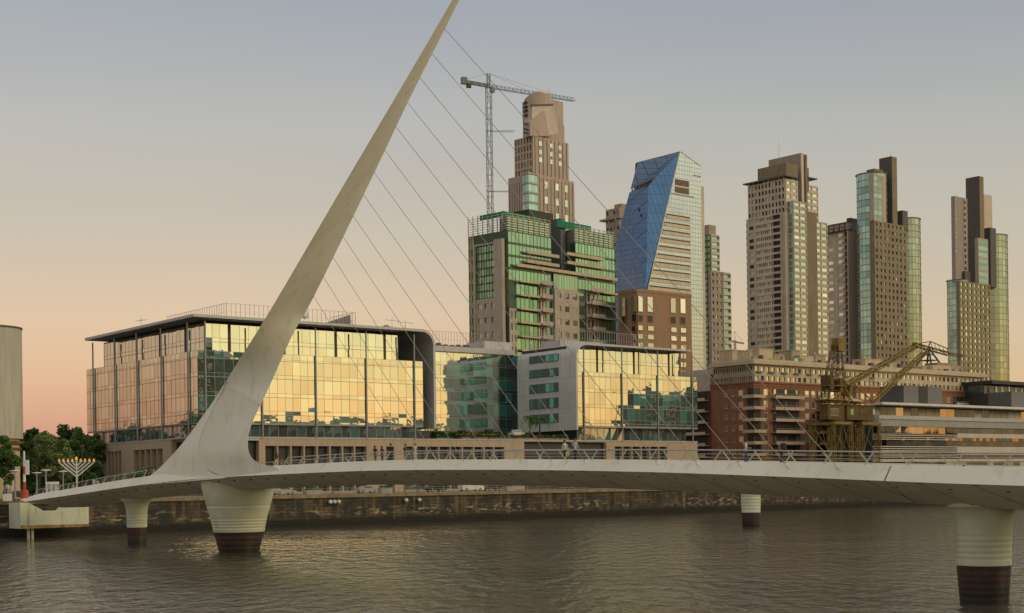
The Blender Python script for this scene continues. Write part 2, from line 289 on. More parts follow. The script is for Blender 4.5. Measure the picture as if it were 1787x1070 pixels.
# ------------------------------------------------------------------ geometry helpers
def ray(px, py):
    a = (px - CX) / FPX; b = (CY - py) / FPX
    return Vector((a * ct + b * st, 1.0, -a * st + b * ct))
def at(px, py, Y):
    d = ray(px, py); return Vector((d.x * Y, Y, CAMH + d.z * Y))
class MB:
    def __init__(s): s.v = []; s.f = []; s.mi = []; s.k = 0
    def add(s, vs, fs):
        n = len(s.v); s.v += [tuple(p) for p in vs]; s.f += [tuple(n + i for i in f) for f in fs]; s.mi += [s.k] * len(fs)
    def box(s, x0, x1, y0, y1, z0, z1):
        if x0 > x1: x0, x1 = x1, x0
        if y0 > y1: y0, y1 = y1, y0
        if z0 > z1: z0, z1 = z1, z0
        s.add([(x0, y0, z0), (x1, y0, z0), (x1, y1, z0), (x0, y1, z0), (x0, y0, z1), (x1, y0, z1), (x1, y1, z1), (x0, y1, z1)],
              [(0, 3, 2, 1), (4, 5, 6, 7), (0, 1, 5, 4), (1, 2, 6, 5), (2, 3, 7, 6), (3, 0, 4, 7)])
    def bar(s, p, q, w, h=None):
        h = h or w; p = Vector(p); q = Vector(q); d = (q - p)
        if d.length < 1e-6: return
        d.normalize(); up = Vector((0, 0, 1)) if abs(d.z) < .95 else Vector((1, 0, 0))
        a = d.cross(up).normalized() * w / 2; b = a.cross(d).normalized() * h / 2
        s.add([p - a - b, p + a - b, p + a + b, p - a + b, q - a - b, q + a - b, q + a + b, q - a + b],
              [(0, 1, 2, 3), (7, 6, 5, 4), (0, 4, 5, 1), (1, 5, 6, 2), (2, 6, 7, 3), (3, 7, 4, 0)])
    def tube(s, p, q, r0, r1=None, n=8):
        r1 = r0 if r1 is None else r1; p = Vector(p); q = Vector(q); d = (q - p).normalized()
        up = Vector((0, 0, 1)) if abs(d.z) < .95 else Vector((1, 0, 0)); a = d.cross(up).normalized(); b = a.cross(d)
        vs = []
        for c_, r in ((p, r0), (q, r1)):
            for i in range(n):
                t = 2 * math.pi * i / n; vs.append(c_ + a * r * math.cos(t) + b * r * math.sin(t))
        fs = [(i, (i + 1) % n, n + (i + 1) % n, n + i) for i in range(n)] + [tuple(range(n - 1, -1, -1)), tuple(range(n, 2 * n))]
        s.add(vs, fs)
    def lathe(s, prof, cx=0, cy=0, n=32, a0=0, a1=2 * math.pi, cap=True):
        full = abs(a1 - a0 - 2 * math.pi) < 1e-6; m_ = n if full else n + 1; vs = []
        for r, z in prof:
            for i in range(m_):
                t = a0 + (a1 - a0) * i / n; vs.append((cx + r * math.cos(t), cy + r * math.sin(t), z))
        fs = []
        for j in range(len(prof) - 1):
            for i in range(n):
                k = (i + 1) % m_; fs.append((j * m_ + i, j * m_ + k, (j + 1) * m_ + k, (j + 1) * m_ + i))
        if cap: fs += [tuple(range(m_ - 1, -1, -1)), tuple((len(prof) - 1) * m_ + i for i in range(m_))]
        s.add(vs, fs)
    def loft(s, rings, cap=True):
        n = len(rings[0]); vs = [p for r in rings for p in r]; fs = []
        for j in range(len(rings) - 1):
            for i in range(n):
                k = (i + 1) % n; fs.append((j * n + i, j * n + k, (j + 1) * n + k, (j + 1) * n + i))
        if cap: fs += [tuple(range(n - 1, -1, -1)), tuple((len(rings) - 1) * n + i for i in range(n))]
        s.add(vs, fs)
    def prism(s, pts, d):
        """polygon pts (3D) extruded by vector d"""
        n = len(pts); d = Vector(d); a = [Vector(p) for p in pts]; b = [p + d for p in a]
        s.add(a + b, [tuple(range(n)), tuple(range(2 * n - 1, n - 1, -1))] + [(i, n + i, n + (i + 1) % n, (i + 1) % n) for i in range(n)])
    def build(s, name, mat, parent=None, smooth=False, dz=0.0, kind=None, label=None, recalc=True):
        me = bpy.data.meshes.new(name); vs = s.v if not dz else [(x, y, z + dz) for x, y, z in s.v]
        me.from_pydata(vs, [], s.f); mats = mat if isinstance(mat, (list, tuple)) else [mat]
        for q in mats: me.materials.append(q)
        if len(mats) > 1: me.polygons.foreach_set('material_index', s.mi)
        if recalc:
            import bmesh
            bm = bmesh.new(); bm.from_mesh(me); bmesh.ops.recalc_face_normals(bm, faces=bm.faces); bm.to_mesh(me); bm.free()
        if smooth:
            me.polygons.foreach_set('use_smooth', [True] * len(me.polygons))
            if smooth != 'all': me.set_sharp_from_angle(angle=R(35))
        me.update(); o = bpy.data.objects.new(name, me); C.objects.link(o)
        if parent: o.parent = parent
        if kind: o['kind'] = kind
        if label: o['label'] = label
        return o
def tag(o, label, cat, group=None):
    o['label'] = label; o['category'] = cat
    if group: o['group'] = group
    return o
def empty(name, loc, rz=0, label=None, cat=None, group=None):
    o = bpy.data.objects.new(name, None); o.empty_display_size = 1; C.objects.link(o); o.location = loc; o.rotation_euler = (0, 0, rz)
    if label: tag(o, label, cat, group)
    return o
def copy_tree(o, parent=None):
    c_ = o.copy(); C.objects.link(c_); c_.parent = parent
    for ch in list(o.children): copy_tree(ch, c_)
    return c_

GZ = 5.8     # quay level
class Frm:
    """local frame u,v on the ground; hit() drops a photo measurement onto one of its vertical planes"""
    def __init__(s, ox, oy, ang):
        s.o = Vector((ox, oy)); s.ang = ang; s.u = Vector((math.cos(ang), math.sin(ang))); s.v = Vector((-s.u.y, s.u.x))
    def loc(s, P): d = Vector((P[0], P[1])) - s.o; return Vector((d.dot(s.u), d.dot(s.v), P[2] if len(P) > 2 else 0))
    def wld(s, u, v, z=0): p = s.o + s.u * u + s.v * v; return Vector((p.x, p.y, z))
    def hit(s, px, py, ax, val):
        d = ray(px, py); dl = (Vector((d.x, d.y)).dot(s.u), Vector((d.x, d.y)).dot(s.v), d.z); ol = s.loc((0, 0, 0))
        t = (val - ol[ax]) / dl[ax]; return Vector((ol[0] + dl[0] * t, ol[1] + dl[1] * t, CAMH + d.z * t))
class Bld(Frm):
    def __init__(s, name, label, cat, px, Y, phi=51.5, group=None, py=700):
        P = at(px, py, Y); super().__init__(P.x, P.y, R(90 - phi)); s.wins = []
        s.root = empty(name, (P.x, P.y, GZ), s.ang, label, cat, group)
    def build(s, mb, name, mat, parent=None, **k):
        if not mb.v: return None
        return mb.build(name, mat, parent or s.root, dz=-GZ, **k)
    def blk(s, pc, pl, pr, yt, dv=0., yb=None, zb=None):
        """box with near corner under pixel pc on plane v=dv, left end at pl, right end at pr, top at row yt"""
        P = s.hit(pc, yt, 1, dv); u0 = P.x; z1 = P.z
        u1 = s.hit(pr, yt, 1, dv).x; v1 = s.hit(pl, yt, 0, u0).y if pl < pc else dv + 12
        z0 = GZ if yb is None else s.hit(pc, yb, 1, dv).z
        if zb is not None: z0 = zb
        return [u0, u1, dv, v1, z0, z1]
    def core(s, b, name, mat, parapet=0.0, inset=0.0):
        mb = MB(); mb.box(b[0] + inset, b[1], b[2] + inset, b[3], b[4], b[5]); 
        if parapet:
            mb.box(b[0] - .15, b[1] + .15, b[2] - .15, b[2] + .35, b[5] - .4, b[5] + parapet); mb.box(b[0] - .15, b[0] + .35, b[2] + .352, b[3], b[5] - .4, b[5] + parapet)
            mb.box(b[1] - .35, b[1] + .15, b[2] + .352, b[3], b[5] - .4, b[5] + parapet)
        return s.build(mb, name, mat)
    @staticmethod
    def T(face, pl, a, o, z): return (a, pl - o, z) if face == 'R' else (pl - o, a, z)
    def fb(s, mb, face, pl, a0, a1, o0, o1, z0, z1):
        p = s.T(face, pl, a0, o0, z0); q = s.T(face, pl, a1, o1, z1); mb.box(p[0], q[0], p[1], q[1], z0, z1)
    def pane(s, face, pl, a0, a1, z0, z1, mat, o=.03, jit=.012, name='window'):
        j = lambda: o + random.uniform(0, jit)
        if face == 'L': q = [s.T(face, pl, a1, j(), z0), s.T(face, pl, a0, j(), z0), s.T(face, pl, a0, j(), z1), s.T(face, pl, a1, j(), z1)]
        else: q = [s.T(face, pl, a0, j(), z0), s.T(face, pl, a1, j(), z0), s.T(face, pl, a1, j(), z1), s.T(face, pl, a0, j(), z1)]
        s.wins.append((abs(a1 - a0) * abs(z1 - z0), q, mat, name))
    def grid(s, face, b, wall, gl, nc, nr, wf=.6, hf=.55, dep=.3, a0=None, a1=None, z0=None, z1=None, name='wall', sub=1, spm=None, skip=None, vb=.5):
        """wall panel with real window openings: piers and spandrels stand proud of the glazing"""
        pl = b[2] if face == 'R' else b[0]
        d0, d1 = (b[0], b[1]) if face == 'R' else (b[2], b[3]); a0 = d0 if a0 is None else a0; a1 = d1 if a1 is None else a1
        z0 = b[4] if z0 is None else z0; z1 = b[5] if z1 is None else z1
        mb = MB(); cw = (a1 - a0) / nc; rh = (z1 - z0) / nr; pw = cw * (1 - wf)
        for i in range(nc + 1):
            x0 = a0 + i * cw - pw / 2; x1 = x0 + pw
            x0 = max(x0, a0); x1 = min(x1, a1)
            if x1 - x0 > .01: s.fb(mb, face, pl, x0, x1, .002, dep, z0, z1)
        sm = MB()
        for j in range(nr + 1):
            h = rh * (1 - hf); y0 = z0 + j * rh - h * (1 - vb); y1 = y0 + h; y0 = max(y0, z0); y1 = min(y1, z1)
            if y1 - y0 < .01: continue
            for i in range(nc):
                x0 = a0 + i * cw + pw / 2; x1 = x0 + cw - pw
                s.fb(sm if spm else mb, face, pl, x0, x1, .002, dep - .02, y0, y1)
        s.build(mb, name, wall)
        if spm: s.build(sm, 'spandrel', spm)
        for j in range(nr):
            h = rh * (1 - hf); y0 = z0 + j * rh + h * vb; y1 = y0 + rh * hf
            for i in range(nc):
                if skip and skip(i, j): continue
                x0 = a0 + i * cw + pw / 2; x1 = x0 + cw - pw
                g = gl(i, j) if callable(gl) else gl
                s.pane(face, pl, x0, x1, y0, y1, g)
    def finish(s, cap=100):
        s.wins.sort(key=lambda w: -w[0]); by = {}
        for w_ in s.wins: by.setdefault(w_[3], []).append(w_)
        for nm, L in by.items():
            for _, q, mt, n_ in L[:cap]:
                mb = MB(); mb.add(q, [(0, 1, 2, 3)]); mb.build(n_, mt, s.root, dz=-GZ, recalc=False)
            rest = L[cap:]
            if rest:
                ms = []; mb = MB()
                for _, q, mt, n_ in rest:
                    if mt not in ms: ms.append(mt)
                    mb.k = ms.index(mt); mb.add(q, [(0, 1, 2, 3)])
                mb.build(nm, ms, s.root, dz=-GZ, kind='stuff', recalc=False)
# ------------------------------------------------------------------ setting: water, quay, ground
Q = Frm(-42, 252, R(38.5))      # u runs along the far quay edge, v inland
mb = MB(); mb.add([(-900, -400, 0), (1500, -400, 0), (1500, 1500, 0), (-900, 1500, 0)], [(0, 1, 2, 3)])
o = mb.build('water', M['water']); o['kind'] = 'structure'
mb = MB()
mb.add([Q.wld(-1600, 1.2, GZ - .02), Q.wld(2600, 1.2, GZ - .02), Q.wld(2600, 3000, GZ - .02), Q.wld(-1600, 3000, GZ - .02)], [(0, 1, 2, 3)])
o = mb.build('ground', M['paving']); o['kind'] = 'structure'
def qobj(name, mb, mat, **k):
    o = mb.build(name, mat, **k); o.location = (Q.o.x, Q.o.y, 0); o.rotation_euler = (0, 0, Q.ang); return o
mb = MB(); n = 700
mb.add([(-260 + i, -.10 * math.sin(i * 1.3) * .3, z) for z in (-2, GZ - .55) for i in range(n + 1)], [(i, i + 1, n + 2 + i, n + 1 + i) for i in range(n)])
o = qobj('quay_wall', mb, M['masonry'], smooth='all'); tag(o, 'long old stone quay wall stained by salt and algae along the far waterline', 'quay wall')
o['category'] = 'quay wall'
mb = MB()
s_ = -260.0
while s_ < 440:
    L = random.uniform(2.2, 3.4); mb.box(s_, s_ + L - .03, -.25 + random.uniform(-.03, .03), 1.25, GZ - .56, GZ + random.uniform(-.012, .012)); s_ += L
cp = mb.build('coping', solid('coping_stone', (.27, .205, .12), .85, .35, .5, .35), o)
# near bank under the viewpoint and east end of the bridge
mb = MB(); t0 = -212
mb.add([Q.wld(-700, t0, GZ - .02), Q.wld(1500, t0, GZ - .02), Q.wld(1500, t0 - 400, GZ - .02), Q.wld(-700, t0 - 400, GZ - .02)], [(0, 1, 2, 3)])
mb.add([Q.wld(-700, t0, GZ - .02), Q.wld(1500, t0, GZ - .02), Q.wld(1500, t0, -2), Q.wld(-700, t0, -2)], [(0, 1, 2, 3)])
o = mb.build('near_bank', solid('asphalt', (.055, .052, .046), .9, .3, .2, .1)); o['kind'] = 'structure'

# ------------------------------------------------------------------ footbridge
B = Frm(-32.4, 166.8, math.atan2(-.789, .615))      # u = t along the bridge towards us, v = away from the camera side
root = empty('footbridge', (B.o.x, B.o.y, 0), B.ang, 'long white curved footbridge with a single leaning needle mast and stay cables across the dock', 'bridge')
def line3(px, off):
    pts = sorted([(h.x, h.z) for h in (B.hit(x, y, 1, off) for x, y in px)]); return pts
def interp(pts, t):
    if t <= pts[0][0]: return pts[0][1]
    if t >= pts[-1][0]: return pts[-1][1]
    for (a, za), (b, zb) in zip(pts, pts[1:]):
        if t <= b: return za + (zb - za) * (t - a) / (b - a)
def smooth(pts, t, r=3.5):
    return sum(interp(pts, t + d * r / 4) * wgt for d, wgt in ((-4, 1), (-2, 2), (0, 3), (2, 2), (4, 1))) / 9
TOP = line3([(44, 870), (65, 862), (121, 853), (202, 839), (260, 830.5), (320, 823), (400, 817), (466, 813.5), (560, 808), (640, 804.5), (740, 802), (900, 802), (1000, 802.5), (1160, 804), (1300, 806.5), (1500, 811), (1600, 813.3), (1787, 816), (1950, 818)], -4.0)
FBT = line3([(36, 877), (48, 875), (110, 866), (224, 849), (320, 837.5), (400, 832), (461, 829), (560, 824.5), (640, 821.5), (740, 820), (900, 820), (1000, 821), (1160, 824.5), (1300, 829.5), (1500, 837.5), (1600, 842), (1787, 848), (1950, 853)], -4.7)
KEEL = line3([(60, 893), (74, 891.6), (155, 880), (215, 871.5), (260, 867.5), (320, 861), (350, 858), (475, 851), (560, 848), (640, 846), (740, 846), (900, 847.5), (1000, 850), (1160, 856), (1300, 862.5), (1500, 872), (1580, 877), (1640, 881), (1787, 890), (1950, 899)], -1.7)
tL = B.hit(50, 872, 1, -4.0).x; tR = 150.0
def deck_z(t): return smooth(TOP, t) - .25
def section(t):
    zt, zb, zk = smooth(TOP, t), smooth(FBT, t), smooth(KEEL, t)
    k = min(1, max(.0, (t - tL) / 8)); zk = zb - (zb - zk) * (.25 + .75 * k)
    return [(t, -4.0, zt), (t, -4.7, zb), (t, -1.7, zk), (t, 1.7, zk), (t, 4.7, zb), (t, 4.0, zt), (t, 3.7, zt + .01), (t, 3.6, zt - .25), (t, -3.6, zt - .25), (t, -3.7, zt + .01)]
J = B.hit(1550, 830, 1, -4.3).x      # expansion joint between the swing span and the fixed span
def span(a, b): return [section(a + (b - a) * i / n) for n in [max(2, int((b - a) / 1.5))] for i in range(n + 1)]
jl = tL + 7.5
mb = MB(); mb.loft(span(tL, J - .06)); mb.build('swing_span', M['bridge'], root, smooth=True)
mb = MB(); mb.loft(span(J + .06, tR)); mb.build('fixed_span', M['bridge'], root, smooth=True)
mb = MB(); mb.loft([[(p[0], p[1] * .985, p[2] - .02 + .04 * (i < 5 and p[2] < 8)) for i, p in enumerate(section(q))] for q in (J - .07, J + .07)]); mb.build('expansion_joint', M['joint'], root)
mb = MB(); nn = 120
for i in range(nn):
    a = tL + (tR - tL) * i / nn; b = tL + (tR - tL) * (i + 1) / nn
    za, zb = deck_z(a) + .02, deck_z(b) + .02
    mb.add([(a, -3.58, za), (b, -3.58, zb), (b, 3.58, zb), (a, 3.58, za)], [(0, 1, 2, 3)])
mb.build('walkway', M['decking'], root)

# mast: front face from measured outline, twisted so that it looks down-river, thinning to the tip
LE = [(394, 667), (448, 580), (482, 524), (540, 425), (613.3, 300), (690, 170), (789.4, 0), (842, -92)]
RE = [(472, 670), (513, 580), (537, 538), (594, 424), (654, 300), (718, 166), (801.7, 0), (844.5, -92)]
rings = []
low = [((345, 793), (434, 787), -4.72, -4.60, 6.2), ((346, 776), (433, 768), -4.62, -4.35, 6.0), ((353, 755), (436, 750), -4.5, -4.0, 5.6), ((364, 730), (443.5, 730), -4.33, -3.5, 5.2), ((378, 698), (459, 698), -4.15, -2.75, 4.9)]
def P3(p, n): return B.hit(p[0], p[1], 1, n)
def mastring(l, r, nl, nr, th):
    a = P3(l, nl); b = P3(r, nr); w_ = r[0] - l[0]
    c_ = P3((r[0] - .22 * w_, r[1]), nr + th * .45); d = P3((l[0] + .30 * w_, l[1]), nl + th * .8)
    m1 = a.lerp(b, .5) + Vector((0, -.03, 0))
    return [a, m1, b, c_, d]
for l, r, nl, nr, th in low: rings.append(mastring(l, r, nl, nr, th))
tot = len(LE); DN = [2.2, 4.6, 6.6, 8.0, 7.2, 5.2, 2.2, .4]; NL = [-4.0, -4.1, -4.1, -4.0, -3.6, -3.1, -2.4, -2.0]
for i, (l, r) in enumerate(zip(LE, RE)):
    f = i / (tot - 1); rings.append(mastring(l, r, NL[i], NL[i] + DN[i], 4.2 * (1 - f) ** .8 + .25))
foot = [((348, 803), (440, 799.5)), ((355, 812), (449, 806)), ((366, 821), (462, 811.5)), ((380, 828), (480, 815)), ((392, 832), (492, 825))]
rings = [mastring(l, r, -4.72 + .01 * i, -4.62 + .06 * i, 6.2 - i * .3) for i, (l, r) in enumerate(foot)][::-1] + rings
def catmull(rg_, k=6):
    out = []
    for i in range(len(rg_) - 1):
        p0, p1, p2, p3 = rg_[max(0, i - 1)], rg_[i], rg_[i + 1], rg_[min(len(rg_) - 1, i + 2)]
        for s_ in range(k):
            t = s_ / k; ring = []
            for a, b, c_, d in zip(p0, p1, p2, p3):
                l1 = max((b - a).length, .01); l2 = max((c_ - b).length, .01); l3 = max((d - c_).length, .01)
                m1 = (c_ - b) * .5 + (b - a) * (.5 * min(1, l2 / l1) if l2 > l1 else .5 * l2 / l1); m2 = (c_ - b) * .5 + (d - c_) * (.5 * l2 / l3)
                m1 = ((b - a) / l1 + (c_ - b) / l2) * .5 * l2 if i else (c_ - b); m2 = ((c_ - b) / l2 + (d - c_) / l3) * .5 * l2 if i < len(rg_) - 2 else (c_ - b)
                ring.append(b * (2 * t ** 3 - 3 * t * t + 1) + m1 * (t ** 3 - 2 * t * t + t) + c_ * (3 * t * t - 2 * t ** 3) + m2 * (t ** 3 - t * t))
            out.append(ring)
    return out + [rg_[-1]]
mb = MB(); mb.loft(catmull(rings)); mast = mb.build('mast', M['bridge'], root, smooth=True)
# sail-shaped fairing on the back of the mast
S = [(394, 664), (383, 683), (370, 703), (346, 737), (322, 769), (296, 799), (265, 828), (234, 846), (226, 849)]
RG = [(394.5, 667), (386, 685), (376, 703), (361, 735), (347.5, 770), (346, 793), (358, 815.5), (378, 829), (394, 834)]
rings = []
for i, (a, b) in enumerate(zip(S, RG)):
    f = i / (len(S) - 1); na = -4.2 + .9 * math.sin(math.pi * f) - .4 * f; nb = [-4.02, -4.1, -4.18, -4.36, -4.60, -4.74, -4.71, -4.70, -4.70][i] - .02
    A = P3(a, na); Bq = P3(b, nb); mid = A.lerp(Bq, .5) + Vector((0, .22 * math.sin(math.pi * f), 0))
    th = 3.2 + 3.5 * f
    rings.append([A, mid, Bq, Bq + Vector((-.3 * th, th * .8, 0)), A + Vector((.05, .5 + f * 3.5, -.2))])
mb = MB(); mb.loft(catmull(rings, 4)); mb.build('mast_fairing', M['bridge'], root, smooth=True)
# thin weld bead across the mast
mb = MB(); q_ = [P3(p, n) for p, n in (((395, 675), -4.1), ((410, 680), -3.85), ((426, 688), -3.6), ((441, 698), -3.3), ((457, 707), -3.0))]
for a, b in zip(q_, q_[1:]): mb.bar(a, b, .07)
mb.build('weld_seam', M['bridge'], root)
# cables
MA = [(777, 50), (755.4, 94), (734.4, 136), (713.4, 180), (692.6, 221.5), (672.7, 262), (654.5, 301), (635.4, 339), (616.6, 375), (599.3, 411.8), (581.6, 447.4), (564.2, 480.5), (548, 515.5)]
DA = [1453, 1366, 1285, 1211, 1142, 1076, 1017, 959, 906, 854, 806, 761, 719]
def on_mast(p):
    ys = [r[1] for r in RE]; f = 0
    for i in range(len(ys) - 1):
        if ys[i] >= p[1] >= ys[i + 1]: f = (i + (ys[i] - p[1]) / (ys[i] - ys[i + 1])) / (len(ys) - 1)
    g = f * (len(ys) - 1); i = min(int(g), len(ys) - 2); return P3((p[0] - 1.5, p[1]), (NL[i] + DN[i]) * (1 - g + i) + (NL[i + 1] + DN[i + 1]) * (g - i) + .1)
for i, (p, x) in enumerate(zip(MA, DA)):
    a = on_mast(p); t = B.hit(x, 812, 1, -4.1).x; zt = smooth(TOP, t); b = Vector((t + .9, -4.25, zt - .55))
    mb = MB(); mb.tube(a, b, .025, .025, 6)
    d = (b - a).normalized(); cb = mb.build('stay_cable', M['cable'], root, smooth=True)
    mb = MB(); mb.tube(b - d * .7, b + d * .25, .07, .10, 8); mb.build('cable_anchor', M['bridge'], root, smooth=True)
    zb, zk = smooth(FBT, t + .5), smooth(KEEL, t + 2.2)
sm_ = solid('seam_stain', (.24, .225, .16), .8)
for k in range(-3, 40):
    t = tL + 10 + (k + 3) * 3.9
    if t > 140 or abs(t - J) < 1.5: continue
    zb, zk = smooth(FBT, t), smooth(KEEL, t + 2.4); zt = smooth(TOP, t); seam = MB()
    seam.add([(t + .07, -4.69, zb - .012), (t, -4.69, zb - .012), (t + 2.40, -1.72, zk - .016), (t + 2.47, -1.72, zk - .016)], [(0, 1, 2, 3)])
    seam.build('panel_seam', sm_, root)
    f = .28; zz_ = zb + (zk - zb) * f; notch = MB(); notch.box(t + 1.9, t + 2.12, -4.69 + 3 * f - .10, -4.69 + 3 * f + .10, zz_ - .06, zz_ + .05); notch.build('drain_hole', M['joint'], root)
    notch = MB(); notch.box(t + .2, t + .55, -4.62, -4.50, zb - .09, zb + .02); notch.build('drip_notch', M['joint'], root)

# railings: raked stanchions and rails on both edges
def railing(nside, mat, lean, ta, tb, skip=None, sp=3.3):
    rail = MB(); t = ta; prev = None
    while t < tb:
        if not (skip and skip(t)):
            z = deck_z(t) + .25
            post = MB(); post.bar((t, nside * 3.85, z - .02), (t + lean, nside * 3.62, z + .78), .06, .09); post.build('rail_post' if nside < 0 else 'green_rail_post', mat, root)
            if prev is not None and t - prev[0] < sp * 1.2:
                z0 = prev[1]
                rail.tube((prev[0] + lean, nside * 3.60, z0 + .80), (t + lean, nside * 3.60, z + .80), .05, .05, 6)
                for hh, ww in ((.25, .009), (.52, .009)):
                    rail.tube((prev[0] + lean * hh / .8, nside * 3.74, z0 + hh), (t + lean * hh / .8, nside * 3.74, z + hh), ww, ww, 4)
            prev = (t, z)
        else:
            if rail.v: rail.build('handrail', M['rail'], root, smooth=True); rail = MB()
            prev = None
        t += sp
    rail.build('handrail', M['rail'], root, smooth=True)
tm0 = B.hit(250, 830, 1, -4).x; tm1 = B.hit(474, 812, 1, -4).x
railing(-1, M['rail'], .55, tL + 2, tR - 2, lambda t: tm0 < t < tm1)
railing(1, M['railgreen'], -.55, tL + 2.9, tR - 2)

# piers
def pier(px, pyw, prof, name_label, Y=None, n=48, col=0, white=.0, grooves=()):
    Yw = FPX * CAMH / (pyw - (CY - TH * (px - CX))); P = at(px, pyw, Yw)
    return P
def grooved(prof, gz, gd=.035):
    out = []
    for (r0, z0), (r1, z1) in zip(prof, prof[1:]):
        out.append((r0, z0))
        for g in sorted(gz):
            if z0 < g < z1:
                r = r0 + (r1 - r0) * (g - z0) / (z1 - z0); out += [(r, g - .09), (r - gd, g - .03), (r - gd, g + .03), (r, g + .09)]
    out.append(prof[-1]); return out
def add_pier(parent, c_, low, up, gz, glow, label=None, sx=1.0):
    mb = MB(); mb.lathe(grooved(up, gz), c_.x, c_.y, 48); p = mb.build('pier', M['pier'], parent, smooth=True, label=label)
    mb = MB(); mb.lathe(grooved(low, glow, .008), c_.x, c_.y, 48); mb.build('waterline_band', M['antifoul'], p, smooth=True)
    return p
ZB = 2.35
k = 166.8 / FPX
c0 = B.loc(at(413.5, 963, 166.8)); c0.y = 0.2
add_pier(root, c0, [(2.25, -2), (2.33, 0), (43.5 * k, ZB)], [(43.9 * k, ZB), (50 * k, 4.3), (55.5 * k, 5.5), (59.5 * k, 6.6), (62.5 * k, 7.35), (64 * k, 7.9), (64.0 * k, 8.35), (62 * k, 8.6), (56 * k, 8.75)], (2.8, 3.15, 3.5, 3.85, 5.35), (.6, 1.2, 1.8), 'wide inverted cone pier under the mast')
YR = 87.8; k = YR / FPX
c1 = B.loc(at(1715, 1052, YR)); c1.y = .1
add_pier(root, c1, [(1.45, -2), (41 * k, 0), (46 * k, ZB)], [(46.3 * k, ZB), (48 * k, 4.3), (48.5 * k, 5.0), (50 * k, 5.4), (53 * k, 5.7), (57 * k, 5.88), (61 * k, 5.98), (61 * k, 6.3)], (2.75, 3.1, 3.45, 3.8, 4.15, 5.0), (.4, .8, 1.2, 1.6, 2.0), 'round pier with flared head under the nearer end of the deck')
k = 190 / FPX
c2 = B.loc(at(237, 947, 190)); c2.y = .1
add_pier(root, c2, [(1.25, -2), (16 * k, 0), (17 * k, ZB)], [(17.3 * k, ZB), (18 * k, 4.3), (19 * k, 5.0), (21 * k, 5.5), (24.5 * k, 5.85), (27 * k, 5.98), (27 * k, 6.4)], (2.8, 3.2, 3.6, 4.0), (1.2,), 'slim round pier nearest the far quay')
c3 = B.loc(at(1311, 920, 225.6))
pr = empty('mooring_pier', tuple(B.wld(c3.x, c3.y, 0)), 0, 'short free-standing white pier with red brown foot rising from the water beyond the deck', 'pier')
k = 225.6 / FPX; mb = MB(); mb.lathe(grooved([(16.2 * k, ZB), (17 * k, 4.6), (17.3 * k, 5.6)], (2.8, 3.3, 3.8, 4.3, 4.8)), n=40); mb.build('column', M['pier'], pr, smooth=True)
mb = MB(); mb.lathe([(1.30, -2), (15.3 * k, 0), (16 * k, ZB)], n=40); mb.build('waterline_band', M['antifoul'], pr, smooth=True)

# abutment on the far quay
A_ = Frm(*at(35, 900, 216).to_2d(), R(38.5)); ab = empty('bridge_abutment', (A_.o.x, A_.o.y, 0), A_.ang, 'white boxy abutment with a rusty lower edge carrying the bridge end at the quay', 'abutment')
g = lambda x, y: A_.hit(x, y, 1, 0)
pts = [g(35, 877.5), g(50, 877.5), g(78, 892.5), g(117, 891.5), g(127, 881), g(155, 880.5), g(155, 918.5), g(36, 923)]
mb = MB(); mb.prism([(p.x, 0, p.z) for p in pts], (0, 5.0, 0)); body = mb.build('block', M['pier'], ab)
q0 = g(36, 923); q1 = g(155, 918.5)
mb = MB(); mb.prism([(q0.x - .02, -.03, q0.z + .5), (q1.x + .02, -.03, q1.z + .38), (q1.x + .02, -.03, q1.z - .02), (q0.x - .02, -.03, q0.z - .02)], (0, .02, 0)); mb.build('rust_edge', solid('rust_stain', (.34, .21, .07), .8, .8, 1.5, .8), ab)
for x in (55, 62):
    mb = MB(); p = g(x, 925); mb.tube((p.x, 1.4, -1), (p.x, 1.4, p.z + .4), .22, .22, 10); mb.build('pile', M['pier'], ab, smooth=True)
# ------------------------------------------------------------------ waterfront glass offices on a shared podium
def beam(b, mb, face, pl, pts, w): pass
OA = Bld('office_building', 'largest glass office block, thin flat roof on tall posts, behind the mast', 'office building', 346, 275)
YC = 275.0
zc = lambda y: OA.hit(346, y, 1, 0).z
U = lambda px, v=0, y=700: OA.hit(px, y, 1, v).x
V = lambda px, u=0, y=700: OA.hit(px, y, 0, u).y
zPT = zc(764.0); lv = [zc(y) for y in (737, 722, 690, 656.5, 624)]; zPar = zc(611.5)
uE = U(738); vE = V(152); uRoof = U(755)
# podium (shared by both blocks)
PD = Bld('podium', 'long beige stone podium with dark window strips carrying both glass offices', 'podium', 346, 275)
uP = U(1217, 0, 770)
mb = MB(); mb.box(.0 + 6, uP, 1.2, 60, GZ, zPT - .5); mb.box(1.2, 6.0, 6, vE, GZ, zPT - .5); PD.build(mb, 'core', M['dark'])
def strip(face, a0, a1, opens, ztop=None, zb=GZ):
    """cladding with openings cut out of it: opens = (a, b, z0, z1)"""
    mb = MB(); zt = zPT if ztop is None else ztop; cur = a0
    for (a, b, z0, z1) in sorted(opens):
        PD.fb(mb, face, 0, cur, a, -1.2, 0, zb, zt); PD.fb(mb, face, 0, a, b, -1.2, -.004, z1, zt)
        if z0 > zb: PD.fb(mb, face, 0, a, b, -1.2, -.004, zb, z0)
        cur = b
    PD.fb(mb, face, 0, cur, a1, -1.2, 0, zb, zt); PD.build(mb, 'cladding', M['beige'])
zo = zc(777.5)
ops = []
def xz(px, y=790): return U(px, 0, y)
edges = [462, 484.5, 508, 531, 553.5, 576, 598, 619, 641]
for a, b in zip(edges, edges[1:]): ops.append((xz(a + 1.2), xz(b - 1.2), GZ + .4, zo))
ops.append((xz(674), xz(688), GZ, zo))
e2 = [704, 745, 766, 786, 807, 827, 845, 862, 881]
for a, b in zip(e2, e2[1:]): ops.append((xz(a + 1), xz(b - .8), GZ + .4, zo))
